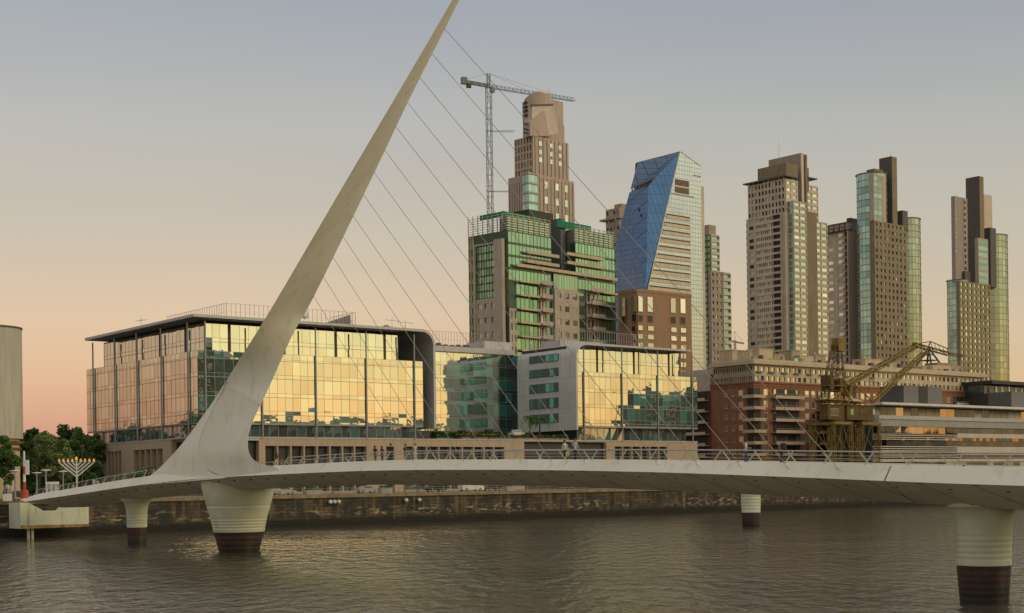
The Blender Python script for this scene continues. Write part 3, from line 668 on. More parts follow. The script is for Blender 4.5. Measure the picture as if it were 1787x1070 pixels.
ops.append((xz(915), xz(1058), GZ, zPT - .25))
e3 = [1072, 1087, 1103, 1119, 1134, 1150, 1165]
for a, b in zip(e3, e3[1:]): ops.append((xz(a + .8), xz(b - .8), GZ + .4, zc(775)))
strip('R', xz(452), uP, ops)
for (a, b, z0, z1) in ops: PD.pane('R', 1.2 - .02, a, b, z0, z1, M['gLow'] if b - a < 15 else M['charcoal'], .02, .01)
# closing soffit and dark recess at the corner
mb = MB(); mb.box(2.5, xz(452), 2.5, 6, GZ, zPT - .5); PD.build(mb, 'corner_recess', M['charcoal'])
vR0 = V(299, 0, 790); 
mb = MB(); PD.fb(mb, 'R', 0, 0.0, xz(452), -1.2, -.006, zPT - .45, zPT); PD.build(mb, 'edge_beam', M['alu'])
lo = []
for a, b, n_ in ((186.5, 212, 4), (233, 284, 5)):
    va, vb = V(a, 0, 800), V(b, 0, 800); w_ = (va - vb) / n_
    for i in range(n_): lo.append((vb + i * w_ + .12, vb + (i + 1) * w_ - .12, GZ + 2.0 if a > 200 else GZ, zc(787) + 2.0 * 0))
strip('L', vR0, vE, [(a, b, z0, z1 + .9) for a, b, z0, z1 in lo])
for a, b, z0, z1 in lo: PD.pane('L', 1.18, a, b, z0, z1 + .9, M['gLow'], .02, .01)
mb = MB(); mb.box(-.08, uP + .1, -.10, 60, zPT + .003, zPT + .22); mb.box(-.08, 1.0, 60.01, vE, zPT + .003, zPT + .22); PD.build(mb, 'roof_edge', M['alu'])
mb = MB(); mb.box(1, uP - .05, 1.5, 60, zPT - .49, zPT); mb.box(1.2, 6.2, 60, vE - .05, zPT - .49, zPT); PD.build(mb, 'roof_slab', M['concrete'])
PD.finish()

def glazed_front(b, face, a0, a1, bays, levels, mat, pane_w=1.9, line=M['steel'], pl=0.0, mat_of=None):
    """bay-by-bay glazing: each storey of each bay is one window of several slightly uneven panes with joints"""
    cuts = [a0] + [x for x in bays if a0 + .5 < x < a1 - .5] + [a1]
    mull = MB()
    for z0, z1 in zip(levels, levels[1:]):
        for c0, c1 in zip(cuts, cuts[1:]):
            n_ = max(1, round((c1 - c0) / pane_w)); mb = MB(); w_ = (c1 - c0) / n_; h = z1 - z0
            for i in range(n_):
                for (ya, yb) in ((z0, z0 + h * .22), (z0 + h * .22, z1)):
                    x0 = c0 + i * w_; x1 = x0 + w_; tx = random.gauss(0, .006); tz = random.gauss(0, .004) ; o0 = .06
                    qs = []
                    for (x, z) in ((x0, ya), (x1, ya), (x1, yb), (x0, yb)):
                        qs.append(b.T(face, pl, x, o0 + tx * (x - x0 - w_ / 2) + tz * (z - ya), z))
                    mb.add(qs, [(0, 1, 2, 3) if face == 'R' else (3, 2, 1, 0)])
                    if i: b.fb(mull, face, pl, x0 - .028, x0 + .028, .05, .085, ya, yb - .05)
            mt = mat_of(c0, c1, z0, z1) if mat_of else mat
            mb.build('window', mt, b.root, dz=-GZ, recalc=False)
        b.fb(mull, face, pl, a0, a1, .05, .10, z0 - .05, z0 + .05); hh = z0 + (z1 - z0) * .22
        b.fb(mull, face, pl, a0, a1, .05, .09, hh - .03, hh + .03)
    b.build(mull, 'glazing_bars', line)
colsR = [U(x, -.3) for x in (359.5, 458, 552, 640, 724)]
colsL = [V(x, -.3) for x in (328.5, 282, 239.5, 200.6, 163)]
# glazed body
mb = MB(); mb.box(0, uE, 0, vE, lv[1], lv[4]); mb.box(.9, uE - 1, .9, vE - 2, zPT + .25, lv[1]); OA.build(mb, 'body', M['charcoal'])
glazed_front(OA, 'R', 0.02, uE, colsR, [lv[0]] + lv[1:] + [zPar], M['gA'])
glazed_front(OA, 'L', 0.02, vE, colsL[::1], [lv[0]] + lv[1:] + [zPar], M['gA'])
mb = MB(); mb.box(.0, uE, .0, .10, lv[0] - .3, lv[0]); mb.box(0, .1, .1, vE, lv[0] - .3, lv[0]); mb.box(uE - .25, uE, .11, 14, lv[0], lv[4]); OA.build(mb, 'edge_trim', M['steel'])
# ground floor glass set back
def low_glass(b, face, pl, a0, a1, z0, z1, name='shopfront'):
    n_ = int((a1 - a0) / 2.1); w_ = (a1 - a0) / n_; mu = MB()
    for i in range(n_):
        b.pane(face, pl, a0 + i * w_ + .04, a0 + (i + 1) * w_ - .04, z0, z1, M['gShop'], .02, .03)
        b.fb(mu, face, pl, a0 + i * w_ - .04, a0 + i * w_ + .04, .02, .10, z0, z1)
    b.fb(mu, face, pl, a0, a1, .02, .09, z0 - .05, z0 + .1); b.build(mu, 'shopfront_frame', M['steel'])
low_glass(OA, 'R', .9, .9, uE - 1, zPT + .25, lv[0] - .02); low_glass(OA, 'L', .9, .9, vE - 2, zPT + .25, lv[0] - .02)
# recessed top storey
zRf0 = OA.hit(357, 560, 1, -.6).z; zRf1 = OA.hit(357, 549.5, 1, -.6).z
mb = MB(); sv0 = V(181, 3.0, 600) 
mb.box(3.0, uE - 4, 3.2, sv0, lv[4], zRf0 + .3); OA.build(mb, 'top_storey', M['charcoal'])
tb = [(colsR[i] + colsR[i + 1]) / 2 + .8 for i in range(4)]
cR = [3.0] + [t for t in tb] + [uE - 4.0]
for c0_, c1_ in zip(cR, cR[1:]): glazed_front(OA, 'R', c0_ + (.35 if c0_ > 3 else 0), c1_ - .35, [], [lv[4], (lv[4] + zRf0) / 2, zRf0], M['gTop'], pl=3.2)
tl = [(colsL[i] + colsL[i + 1]) / 2 + 1.5 for i in range(4)]
cL = [3.2] + tl + [sv0]
for c0_, c1_ in zip(cL, cL[1:]): glazed_front(OA, 'L', c0_ + (.6 if c0_ > 3.3 else 0), c1_ - .5, [], [lv[4], (lv[4] + zRf0) / 2, zRf0], M['gTop'], pl=3.0)
# parapet coping rail
mb = MB(); mb.box(-.02, uE, -.04, .10, zPar, zPar + .07); mb.box(-.04, .10, .101, vE, zPar, zPar + .07); OA.build(mb, 'parapet_rail', M['steel'])
# columns
def column(b, x, y, z0, z1, r=.17):
    mb = MB(); mb.tube((x, y, z0), (x, y, z1), r, r, 10); b.build(mb, 'column', M['steel'], smooth=True)
for u in colsR: column(OA, u, -.3, zPT + .2, zRf0)
for v in colsL: column(OA, -.3, v, zPT + .2, zRf0)
mb = MB()
for u in colsR[1:]:
    for z in lv[1:]: mb.bar((u, -.3, z), (u, -.1, z), .06)
for v in colsL:
    for z in lv[1:]: mb.bar((-.3, v, z), (-.1, v, z), .06)
OA.build(mb, 'column_brackets', M['steel'])
# roof: thin slab, at the right end it folds down into a vertical fin
vRoofL = V(148, -1.4, 598)
def fold(u_flat0, u_end, r, zt, th, zlow, side=1, n=10):
    """profile in the u-z plane of a roof turning down at u_end (side=+1 right end, -1 left end)"""
    out = [(u_flat0, zt)]; inn = [(u_flat0, zt - th)]
    for i in range(n + 1):
        a = math.pi / 2 * i / n
        out.append((u_end - side * r + side * r * math.sin(a), zt - r + r * math.cos(a)))
        inn.append((u_end - side * r + side * (r - th) * math.sin(a), zt - r + (r - th) * math.cos(a)))
    out.append((u_end, zlow)); inn.append((u_end - side * th, zlow)); return out + inn[::-1]
prof = fold(-1.4, uRoof, 3.4, zRf1, .55, OA.hit(755, 748, 1, -1.2).z)
mb = MB(); mb.prism([(u, -1.3, z) for u, z in prof], (0, 24, 0)); OA.build(mb, 'roof', M['alu'], smooth=True)
mb = MB(); mb.box(-1.4, 22, 22.72, vRoofL, zRf1 - .55, zRf1 - .002); OA.build(mb, 'rear_roof', M['alu'])
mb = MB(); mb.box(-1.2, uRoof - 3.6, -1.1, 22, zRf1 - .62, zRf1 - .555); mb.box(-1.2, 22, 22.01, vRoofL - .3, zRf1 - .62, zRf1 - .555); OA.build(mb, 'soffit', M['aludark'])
# rooftop plant screen of thin slats
def picket_screen(b, pts, z0, z1, sp=1.05, name='plant_screen', mat='steel', w=.07, solid_from=None):
    mb = MB()
    for (p, q) in zip(pts, pts[1:]):
        p = Vector(p); q = Vector(q); L = (q - p).length; n_ = int(L / sp)
        for i in range(n_ + 1):
            c_ = p.lerp(q, i / n_); mb.box(c_.x - w / 2, c_.x + w / 2, c_.y - w / 2, c_.y + w / 2, z0, z1)
        for z in (z0 + .1, z1 - .06): mb.bar((p.x, p.y, z), (q.x, q.y, z), .06)
        mb.bar((p.x, p.y, (z0 + z1) / 2), (q.x, q.y, (z0 + z1) / 2), .03)
    return b.build(mb, name, M[mat])
zs = zRf1; u1 = U(395, 6, 535); u2 = U(620, 6, 550); ztop = OA.hit(395, 528.5, 1, 6).z
picket_screen(OA, [(u1, V(291, u1, 545)), (u1, 6), (u2, 6), (u2, 16)], zs, ztop)
mb = MB(); mb.prism([(U(545, 8, 555), 8, zs), (u2, 8, zs), (u2, 8, ztop - .3)], (0, .2, 0)); mb.box(u1 + 10, u2 - 14, 10, 18, zs, zs + 1.3); OA.build(mb, 'plant_room', M['slatelight'])
# white rooftop dome seen beside the mast
mb = MB(); c_ = OA.hit(532, 549, 1, 7); mb.lathe([(.05, c_.z + .9), (.55, c_.z + .75), (.85, c_.z + .2), (.8, c_.z - .5), (.3, c_.z - .9)][::-1], c_.x, c_.y, 16); OA.build(mb, 'radome', M['white'], smooth=True)
def antenna(b, px, py, w_, h_, v, n=2, label=None):
    c_ = b.hit(px, py, 1, v); mb = MB(); z0 = zRf1 - .05
    mb.tube((c_.x, v, z0), (c_.x, v, c_.z), .045, .03, 6)
    mb.bar((c_.x - w_ * .55, v, c_.z - h_ * .45), (c_.x + w_ * .6, v, c_.z - h_ * .55), .06)
    for i in range(5): x = c_.x - w_ * .5 + i * w_ / 4; mb.bar((x, v - .5, c_.z - h_ * .5), (x, v + .5, c_.z - h_ * .5), .035)
    mb.bar((c_.x - .5, v, z0), (c_.x, v, z0 + 1.4), .05); mb.bar((c_.x + .5, v, z0), (c_.x, v, z0 + 1.4), .05)
    b.build(mb, 'antenna', M['steel'])
antenna(OA, 246, 551, 3.8, 1.8, 46 if False else 8, 2) if False else None
c_ = OA.hit(246, 551, 0, 6); mb = MB(); v_ = c_.y
mb.tube((6, v_, zRf1), (6, v_, c_.z), .05, .03, 6); mb.bar((6, v_ + 2.3, c_.z - .9), (6, v_ - 2.6, c_.z - 1.2), .06)
for i in range(5): mb.bar((5.3, v_ + 2 - i, c_.z - 1.0), (6.7, v_ + 2 - i, c_.z - 1.0), .035)
mb.bar((6, v_ - .7, zRf1), (6, v_, zRf1 + 1.5), .05); mb.bar((6, v_ + .7, zRf1), (6, v_, zRf1 + 1.5), .05); OA.build(mb, 'antenna', M['steel'])
antenna(OA, 684, 553, 3.2, 1.6, 6); antenna(OA, 707, 557, 3.6, 1.5, 5)
mb = MB(); c_ = OA.hit(674, 566, 1, 5); mb.lathe([(.1, zRf1), (.9, zRf1 + .25), (1.0, zRf1 + .8), (.4, zRf1 + 1.2)], c_.x, c_.y, 12); OA.build(mb, 'roof_vent', M['steel'], smooth=True)
OA.finish()

# ---- link block between the two
OL = Bld('link_building', 'recessed teal and yellow glass link block between the two glass offices', 'office building', 346, 275)
vL = 25.0; ul0 = U(757, vL); ul1 = U(1000, 0) + 4
zt = OL.hit(760, 613, 1, vL).z; levels = [OL.hit(760, y, 1, vL).z for y in (752, 729, 704, 682, 659, 636, 614)]
mb = MB(); mb.box(ul0 - 6, ul1, vL, vL + 25, zPT, zt); OL.build(mb, 'body', M['charcoal'])
glazed_front(OL, 'R', ul0 - 6, ul1, [ul0 + 8, ul0 + 16, ul0 + 24], levels, M['gA'], pl=vL)
mb = MB(); mb.box(ul0 - 6, ul1 - 2, vL - .8, vL + 25, zt + .02, zt + 1.3); OL.build(mb, 'roof', M['alu'])
mb = MB(); mb.box(ul0 - 6, ul1 - 2, vL - .4, vL + 1, zt - .15, zt + .015); mb.box(ul0 + 16, ul1 - 2, vL + .5, vL + 8, zt + 1.31, zt + 3.3); OL.build(mb, 'penthouse', M['grey'])
picket_screen(OL, [(ul0 - 4, vL + 2), (ul0 + 16, vL + 2)], zt + 1.3, OL.hit(800, 580, 1, vL + 2).z, .9)
mb = MB()
for i in range(14): a = ul0 + 1 + i * 1.0; mb.box(a, a + .7, vL + 3.2, vL + 4.5, zt + 1.31, zt + random.uniform(1.8, 2.6))
OL.build(mb, 'air_conditioner', M['slate'])
OL.finish()

# ---- right-hand office
OC = Bld('office_building', 'right-hand glass office block with curved grey end wall and slot windows', 'office building', 346, 275)
uc0 = U(1000); uc1 = U(1216.5, 0, 690); uc2 = U(1205, -1.2, 612)
zr1 = OC.hit(1010, 597.5, 1, -1.2).z; zr0 = zr1 - .5
ce = [OC.hit(1085, y, 1, 0).z for y in (748, 728, 709.5, 684.5, 660)]; cpar = OC.hit(1085, 652.5, 1, 0).z
ce = [OC.hit(1085, y, 1, 0).z for y in (745, 717, 690, 665 , 657.0)][:1] + [OC.hit(1085, y, 1, 0).z for y in (740, 713, 686.5, 660)]
mb = MB(); mb.box(uc0 + .8, uc1, 0, 22, ce[0], ce[-1]); mb.box(uc0 + 3, uc1 - 2, 2.2, 22, zPT + .25, ce[0]); OC.build(mb, 'body', M['charcoal'])
colsC = [U(x, -.3) for x in (1019.5, 1086, 1148.5, 1208.5)]
glazed_front(OC, 'R', uc0 + 1.0, uc1, colsC, ce + [cpar], M['gA'])
glazed_front(OC, 'L', 0.05, 4, [], ce, M['gA'], pl=uc0 + .8)
low_glass(OC, 'R', 2.2, uc0 + 3, uc1 - 2, zPT + .25, ce[0])
mb = MB(); mb.box(uc0 + 1, uc1, -.04, .1, cpar, cpar + .07); mb.box(uc0 + 1, uc1, -.02, .1, ce[0] - .3, ce[0]); OC.build(mb, 'edge_trim', M['steel'])
ut1 = U(1186, 3.2, 640)
mb = MB(); mb.box(uc0 + .8, ut1, 3.2, 20, ce[-1], zr0); OC.build(mb, 'top_storey', M['charcoal'])
tb = [uc0 + .8, (colsC[0] + colsC[1]) / 2 + 1.2, (colsC[1] + colsC[2]) / 2 + 1.2, (colsC[2] + colsC[3]) / 2 + 1.2, ut1]
for c0_, c1_ in zip(tb, tb[1:]): glazed_front(OC, 'R', c0_ + (.35 if c0_ > uc0 + 1 else 0), c1_ - .35, [], [ce[-1], (ce[-1] + zr0) / 2, zr0 - .1], M['gTop'], pl=3.2)
for u in colsC: column(OC, u, -.3, zPT + .2, zr0)
column(OC, U(1194, 4), 4, ce[-1], zr0, .12)
# end wall + roof fold (curved shoulder)
prof = fold(uc2, uc0, 3.4, zr1, .5, OC.hit(1000, 750, 1, -1.2).z, -1)
vC = V(903, uc0, 690)
mb = MB(); mb.prism([(u, -1.2, z) for u, z in prof], (0, vC + 1.2, 0)); OC.build(mb, 'roof_and_end_wall', M['grey'], smooth=True)
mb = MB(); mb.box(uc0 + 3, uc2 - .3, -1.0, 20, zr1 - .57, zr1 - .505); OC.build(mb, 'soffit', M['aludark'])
for (ya, yb) in ((618, 629), (642.5, 655), (668.5, 682.5), (694.5, 710.5), (722.5, 736.5)):
    za = OC.hit(974, ya, 0, uc0).z; zb_ = OC.hit(974, yb, 0, uc0).z; va = V(974, uc0, ya); vb = V(924.5, uc0, ya); mb = MB()
    n_ = 7; w_ = (vb - va) / n_
    mb.box(uc0 - .10, uc0 - .004, va - .15, vb + .15, zb_ - .15, za + .15); f = OC.build(mb, 'slot_frame', M['slate'])
    mb = MB()
    for i in range(n_): mb.add([(uc0 - .12 - random.uniform(0, .01), va + i * w_ + .04, zb_), (uc0 - .12, va + (i + 1) * w_ - .04, zb_), (uc0 - .12, va + (i + 1) * w_ - .04, za), (uc0 - .12 - random.uniform(0, .01), va + i * w_ + .04, za)], [(3, 2, 1, 0)])
    w__ = mb.build('window', M['gSlot'], f, dz=-GZ, recalc=False)
mb = MB()
for y in (655, 682, 709): z = OC.hit(1000, y + 3, 0, uc0).z; mb.box(uc0 - .012, uc0 - .003, 0, vC - .1, z - .02, z + .02)
OC.build(mb, 'panel_joint', M['slatelight'])
picket_screen(OC, [(uc0 + 2, vC - 2), (uc0 + 2, 7), (U(1130, 7, 600), 7)], zr1, OC.hit(1060, 580, 1, 7).z, .8)
mb = MB(); mb.box(uc0 + 4, uc0 + 18, 9, 16, zr1, zr1 + 1.6); OC.build(mb, 'plant_room', M['grey'])
OC.finish()
# dark vertical fin of teal glass by C's inner corner handled by reflections

# ------------------------------------------------------------------ towers
def floors(b, py0, py1, pitch, px): pass
def bands(b, face, blk, n, wallmat, glassmat, hf=.5, dep=.5, z0=None, z1=None, a0=None, a1=None, seg=3, name='spandrel_bands'):
    b.grid(face, blk, wallmat, glassmat, seg, n, wf=.985, hf=hf, dep=dep, z0=z0, z1=z1, a0=a0, a1=a1, name=name)
def rg(*a):
    mats = a
    return lambda i, j: random.choice(mats)
def curved(b, pxl, pxr, yt, n, glassmat, ringmat, dv=0.0, yb=None, seg=14, a0=None, a1=None, fl=3.4):
    """half-round glass bay: floor-high window strips between projecting ring slabs"""
    pm = (pxl + pxr) / 2; P0 = b.hit(pxl, yt, 1, dv); P1 = b.hit(pxr, yt, 1, dv); c_ = b.hit(pm, yt, 1, dv); r = 0
    pw = b.wld(c_.x, dv); Yd = pw.y; r = (pxr - pxl) / 2 * Yd / FPX; z1 = c_.z; z0 = GZ if yb is None else b.hit(pm, yb, 1, dv).z
    th = b.ang
    aL = math.pi * 1.02 - th; aR = 2 * math.pi + .25 - th
    N_ = int((z1 - z0) / fl); h = (z1 - z0) / N_; ringm = MB(); mul = MB()
    for k in range(N_):
        for s_ in range(seg):
            t0 = aL + (aR - aL) * s_ / seg; t1 = aL + (aR - aL) * (s_ + 1) / seg; ro = r - .05 + random.uniform(-.01, .01)
            q = [(c_.x + ro * math.cos(t), c_.y + ro * math.sin(t), z) for t, z in ((t0, z0 + k * h + .15), (t1, z0 + k * h + .15), (t1, z0 + (k + 1) * h - .1), (t0, z0 + (k + 1) * h - .1))]
            b.wins.append((r * 6.3 / seg * h, q, glassmat(s_, k) if callable(glassmat) else glassmat, 'curved_window'))
        ringm.lathe([(r - .6, z0 + (k + 1) * h - .14), (r + .28, z0 + (k + 1) * h - .14), (r + .28, z0 + (k + 1) * h + .14), (r - .6, z0 + (k + 1) * h + .14)], c_.x, c_.y, seg * 2, aL, aR, cap=False)
    mb = MB(); mb.lathe([(r - .2, z0), (r - .2, z1)], c_.x, c_.y, 36); b.build(mb, 'curved_core', M['slatelight'], smooth=True)
    for s_ in range(seg + 1):
        t = aL + (aR - aL) * s_ / seg; mul.bar((c_.x + (r + .02) * math.cos(t), c_.y + (r + .02) * math.sin(t), z0), (c_.x + (r + .02) * math.cos(t), c_.y + (r + .02) * math.sin(t), z1), .10)
    b.build(ringm, 'floor_rings', ringmat, smooth=False); b.build(mul, 'curved_glazing_bars', ringmat)
    mb = MB(); mb.lathe([(r - .6, z1 + .2), (r + .45, z1 + .2), (r + .45, z1 + .5), (r - .6, z1 + .5)], c_.x, c_.y, 36); b.build(mb, 'roof_ring', M['slate'])
    return c_, r, z0, z1
# --- D: green glass block with cream balconies
D = Bld('apartment_building', 'green glass block with cream balconies and open louvred crown, below the tower crane', 'apartment building', 890, 420, 43)
zt = D.hit(890, 372, 1, 0).z; bl = D.blk(890, 822, 962, 392, 0)
ztg = D.hit(890, 402, 1, 0).z
slot = [D.hit(962, 450, 1, 0).x, D.hit(1004, 450, 1, 0).x]; uEnd = D.hit(1072.5, 450, 1, 0).x
b1 = [0, slot[0], 0, bl[3], GZ, ztg]; b2 = [slot[1], uEnd, 0, 20, GZ, ztg]
M['dgreen'] = solid('dark_green_cladding', (.035, .075, .042), .4, .2)
D.core(b1, 'left_wing', M['dgreen']); D.core(b2, 'right_wing', M['dgreen'])
zlow = D.hit(890, 490, 1, 0).z; fh = 3.35
nT = int((ztg - zlow) / fh)
for (a0, a1) in ((0, slot[0]), (slot[1], uEnd)):
    nb = max(4, int((a1 - a0) / 1.5))
    D.grid('R', b1, M['deepolive'] if False else solid('green_spandrel_glass_%d' % a0, (.045, .10, .055), .25), M['gGreen'], nb, nT, wf=.96, hf=.80, dep=.12, a0=a0, a1=a1, z0=zlow, z1=ztg)
mb = MB(); mb.box(slot[0], slot[1], 9, 20, GZ, D.hit(985, 377, 1, 9).z); D.build(mb, 'recess_wall', solid('recess_green_wall', (.030, .034, .017), .6, .2, .2, .3))
mb = MB(); mb.box(slot[1] - 2.2, slot[1] - .01, 4, 12, zlow, D.hit(1000, 385, 1, 4).z); D.build(mb, 'shaft', M['slatelight'])
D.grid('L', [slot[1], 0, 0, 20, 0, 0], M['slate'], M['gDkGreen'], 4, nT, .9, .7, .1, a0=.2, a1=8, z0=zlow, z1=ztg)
# louvred crown
M['steelpale'] = solid('pale_louvre_metal', (.50, .51, .43), .5, .1)
M['gCrown'] = glass('pale_green_crown_glass', (.62, .74, .52), (.12, .16, .10), .5, .04, .3, .004)
for wi, (a0, a1) in enumerate(((0, slot[0]), (slot[1], uEnd))):
    lou = MB()
    for i in range(7):
        z = ztg + .5 + i * (zt - ztg - .7) / 6; lou.box(a0, a1, -.12 if i % 2 else -.05, .145, z, z + .14)
        if not wi: lou.box(-.12, .12, .14, bl[3], z, z + .12)
    for k in range(9): u = a0 + (a1 - a0) * k / 8; lou.box(u - .1 + .2 * (k == 0), u + .1 - .2 * (k == 8), .14, .36, ztg, zt + .2)
    if not wi:
        for k in range(9): v = bl[3] * k / 8 + .3; lou.box(.10, .35, v, v + .2, ztg, zt + (.9 if k > 4 else .1))
    D.build(lou, 'crown_louvres', M['steelpale'])
    D.grid('R', [0, 0, .42, 0, 0, 0], M['steelpale'], M['gCrown'], 14 if wi else 12, 1, .95, .94, .04, a0=a0 + .05, a1=a1 - .05, z0=ztg + .02, z1=zt - .9)
mb = MB(); mb.box(1, slot[0] - .5, 1.2, bl[3] - 12, ztg + .01, zt - .8); mb.box(slot[1] + 1.5, uEnd - .5, 1.2, 16, ztg + .01, zt - .8); D.build(mb, 'plant_storey', M['terrace'])
mb = MB(); zz1 = zt + .6
mb.box(.5, slot[0] - 3, 2.6, 2.7, zt - .6, zz1 + .4); mb.box(.5, .6, 2.70, 12, zt - .8, zz1 + .2); D.build(mb, 'safety_net', M['net']); mb = MB(); mb.box(slot[1] - 5, uEnd - 8, 3, 3.1, zt - .6, zz1 + .9); D.build(mb, 'safety_net', M['net'])
# left face: green panel, pilaster, cream lower storeys
v0 = lambda px, y=500: D.hit(px, y, 0, 0).y
zpan1 = D.hit(868, 425, 0, 0).z; zpan0 = D.hit(868, 519, 0, 0).z
mb = MB(); D.fb(mb, 'L', 0, v0(883), v0(868.5), .3, 1.6, GZ, D.hit(876, 418, 0, 0).z); D.build(mb, 'pilaster', M['taupelight'], smooth=True)
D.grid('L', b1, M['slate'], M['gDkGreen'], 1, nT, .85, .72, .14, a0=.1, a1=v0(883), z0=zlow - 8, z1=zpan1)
D.grid('L', b1, solid('green_spandrel_left', (.05, .09, .04), .3), rg(M['gDkGreen'], M['gDkGreen'], M['gGreen']), 8, 7, .96, .78, .2, a0=v0(868), a1=v0(832), z0=zpan0, z1=zpan1)
mb = MB(); D.fb(mb, 'L', 0, v0(832), v0(829), .002, .8, GZ, zpan1 + .6); D.fb(mb, 'L', 0, v0(868.4), v0(829), .002, .7, zpan1, zpan1 + .5); D.build(mb, 'portal_frame', M['taupelight'])
D.grid('L', b1, M['taupelight'], M['gDim'], 3, int((zpan0 - GZ) / 4.3), .62, .36, .4, a0=v0(868), a1=v0(832.2), z0=GZ, z1=zpan0 - .01)
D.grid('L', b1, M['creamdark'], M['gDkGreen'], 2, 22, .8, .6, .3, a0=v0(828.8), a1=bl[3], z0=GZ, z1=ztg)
# right face, lower storeys: balconies, slate shafts, cream centre bay
uu = lambda px, y=540: D.hit(px, y, 1, 0).x
zb0 = GZ; nL = int((zlow - GZ) / 4.05); rh = (zlow - GZ) / nL
D.grid('R', b1, solid('green_spandrel_glass_low', (.06, .13, .07), .25), rg(M['gGreen'], M['gGreen'], M['gDkGreen']), 5, nL, .94, .80, .12, a0=uu(901), a1=uu(938), z0=GZ, z1=zlow)
D.grid('R', b2, solid('green_spandrel_glass_right', (.06, .13, .07), .25), rg(M['gGreen'], M['gGreen'], M['gDkGreen']), 4, nL, .94, .80, .12, a0=uu(1044), a1=uEnd, z0=GZ, z1=zlow)
mb = MB(); mb.box(uu(963.5), uu(1006), -.9, 9, GZ, zlow - .6); cb = D.build(mb, 'centre_bay', M['taupelight'])
zq = D.hit(985, 480, 1, -.6).z; mb = MB(); mb.box(uu(964), uu(1005.5), -.6, 9, zlow - .59, zq); D.build(mb, 'centre_glass_storey', M['deepolive']); D.grid('R', [0, 0, -.6, 0, 0, 0], M['taupelight'], M['gGreen'], 9, 1, .92, .85, .1, a0=uu(964), a1=uu(1005.5), z0=zlow - .58, z1=zq)
D.grid('R', [0, 0, -.9, 0, 0, 0], M['taupelight'], rg(M['gDim'], M['gDim'], M['gPale']), 3, nL, .55, .42, .25, a0=uu(963.6), a1=uu(1005.9), z0=GZ + .3, z1=zlow - .62)
mb = MB(); D.fb(mb, 'L', 0, .0, 1.2, -.0, .0, 0, 0) if False else None
D.grid('R', b1, M['taupelight'], M['gDim'], 2, nL, .55, .6, .3, a0=uu(883) if False else .1, a1=uu(900.8), z0=GZ, z1=zlow - rh * 2)
D.grid('R', b1, M['taupelight'], rg(M['gDim'], M['dark'], M['gPale']), 3, nL, .6, .6, .25, a0=uu(938.2), a1=uu(953), z0=GZ, z1=zlow)
D.grid('R', b1, M['slatelight'], M['gDkGreen'], 1, nL, .9, .7, .2, a0=uu(953.2), a1=uu(963.3), z0=GZ, z1=zlow)
D.grid('R', [0, 0, .0, 0, 0, 0], M['slatelight'], M['gDkGreen'], 1, nL, .9, .7, .2, a0=uu(1008.5), a1=uu(1020), z0=GZ, z1=zlow - .1)
D.grid('R', b2, M['taupelight'], rg(M['gDim'], M['dark'], M['gPale']), 3, nL, .6, .6, .25, a0=uu(1023), a1=uu(1043.8), z0=GZ, z1=zlow)
for j in range(nL + 1):
    z = GZ + j * rh
    for (pa, pb, d_) in ((901, 939, 1.9), (936, 954, 2.6), (1023, 1046, 2.6), (1044, 1073.5, 1.9)):
        if z > zlow + .1: continue
        mb = MB(); a0, a1 = uu(pa), uu(pb); mb.box(a0, a1 - .01, -d_, -.26, z - .12, z + .12); mb.box(a0 + (0 if pa != 936 and pa != 1023 else 0), a1 - .01, -d_ - .08, -d_ - .003, z - .3, z + (.22 if d_ < 2 else 1.0)); D.build(mb, 'balcony', M['taupelight'] if d_ > 2 else M['cream'])
for (pa, pb, y) in ((915, 971, 443), (915, 971, 459), (897, 1072, 474.5), (985, 1050, 447), (985, 1050, 462)):
    z = D.hit((pa + pb) / 2, y, 1, -1.4).z; mb = MB(); mb.box(uu(pa), uu(pb), -1.4, -.14, z - .35, z + .1); mb.box(uu(pa), uu(pb), -1.5, -1.403, z - .45, z + .5); D.build(mb, 'balcony', M['cream'])
D.finish()

# --- F: tower crane beside it
Yf = 560; cb = at(860, 700, Yf); cr = empty('tower_crane', (cb.x, cb.y, GZ), R(20), 'tall teal green lattice tower crane standing by the brown tower', 'crane')
ztopm = at(860, 150, Yf).z - GZ; zpeak = at(858, 128, Yf).z - GZ
def lattice(mb, p, q, w, n, d=.12, tri=False, h=None):
    p = Vector(p); q = Vector(q); ax = (q - p).normalized(); up = Vector((0, 0, 1)) if abs(ax.z) < .9 else Vector((0, 1, 0))
    a = ax.cross(up).normalized() * w / 2; b = a.cross(ax).normalized() * (h or w) / 2
    cs = [a + b, a - b, -a - b, -a + b] if not tri else [a - b, -a - b, b]
    w2 = getattr(lattice, 'taper', 1)
    for c_ in cs: mb.bar(p + c_, q + c_, d)
    for i in range(n):
        s0 = p.lerp(q, i / n); s1 = p.lerp(q, (i + 1) / n)
        for k in range(len(cs)):
            c0, c1 = cs[k], cs[(k + 1) % len(cs)]
            mb.bar(s0 + c0, s0 + c1, d * .7); mb.bar(s0 + (c0 if i % 2 else c1), s1 + (c1 if i % 2 else c0), d * .6)
mb = MB(); lattice(mb, (0, 0, 0), (0, 0, ztopm), 1.9, 36, .19); mb.build('mast', M['cranegrey'], cr)
mb = MB(); lattice(mb, (0, 0, ztopm), (0, 0, zpeak), 1.1, 4, .16); mb.build('cat_head', M['cranegrey'], cr)
ca = R(20)
def tocr(px, py, Y): P = at(px, py, Y); d = Vector((P.x - cb.x, P.y - cb.y)); return Vector((d.x * math.cos(ca) + d.y * math.sin(ca), -d.x * math.sin(ca) + d.y * math.cos(ca), P.z - GZ))
jt = tocr(1003, 174, Yf + 28); jr = Vector((0, 0, ztopm)); mb = MB(); lattice(mb, jr, jt, 1.4, 22, .15, True); mb.build('jib', M['cranegrey'], cr)
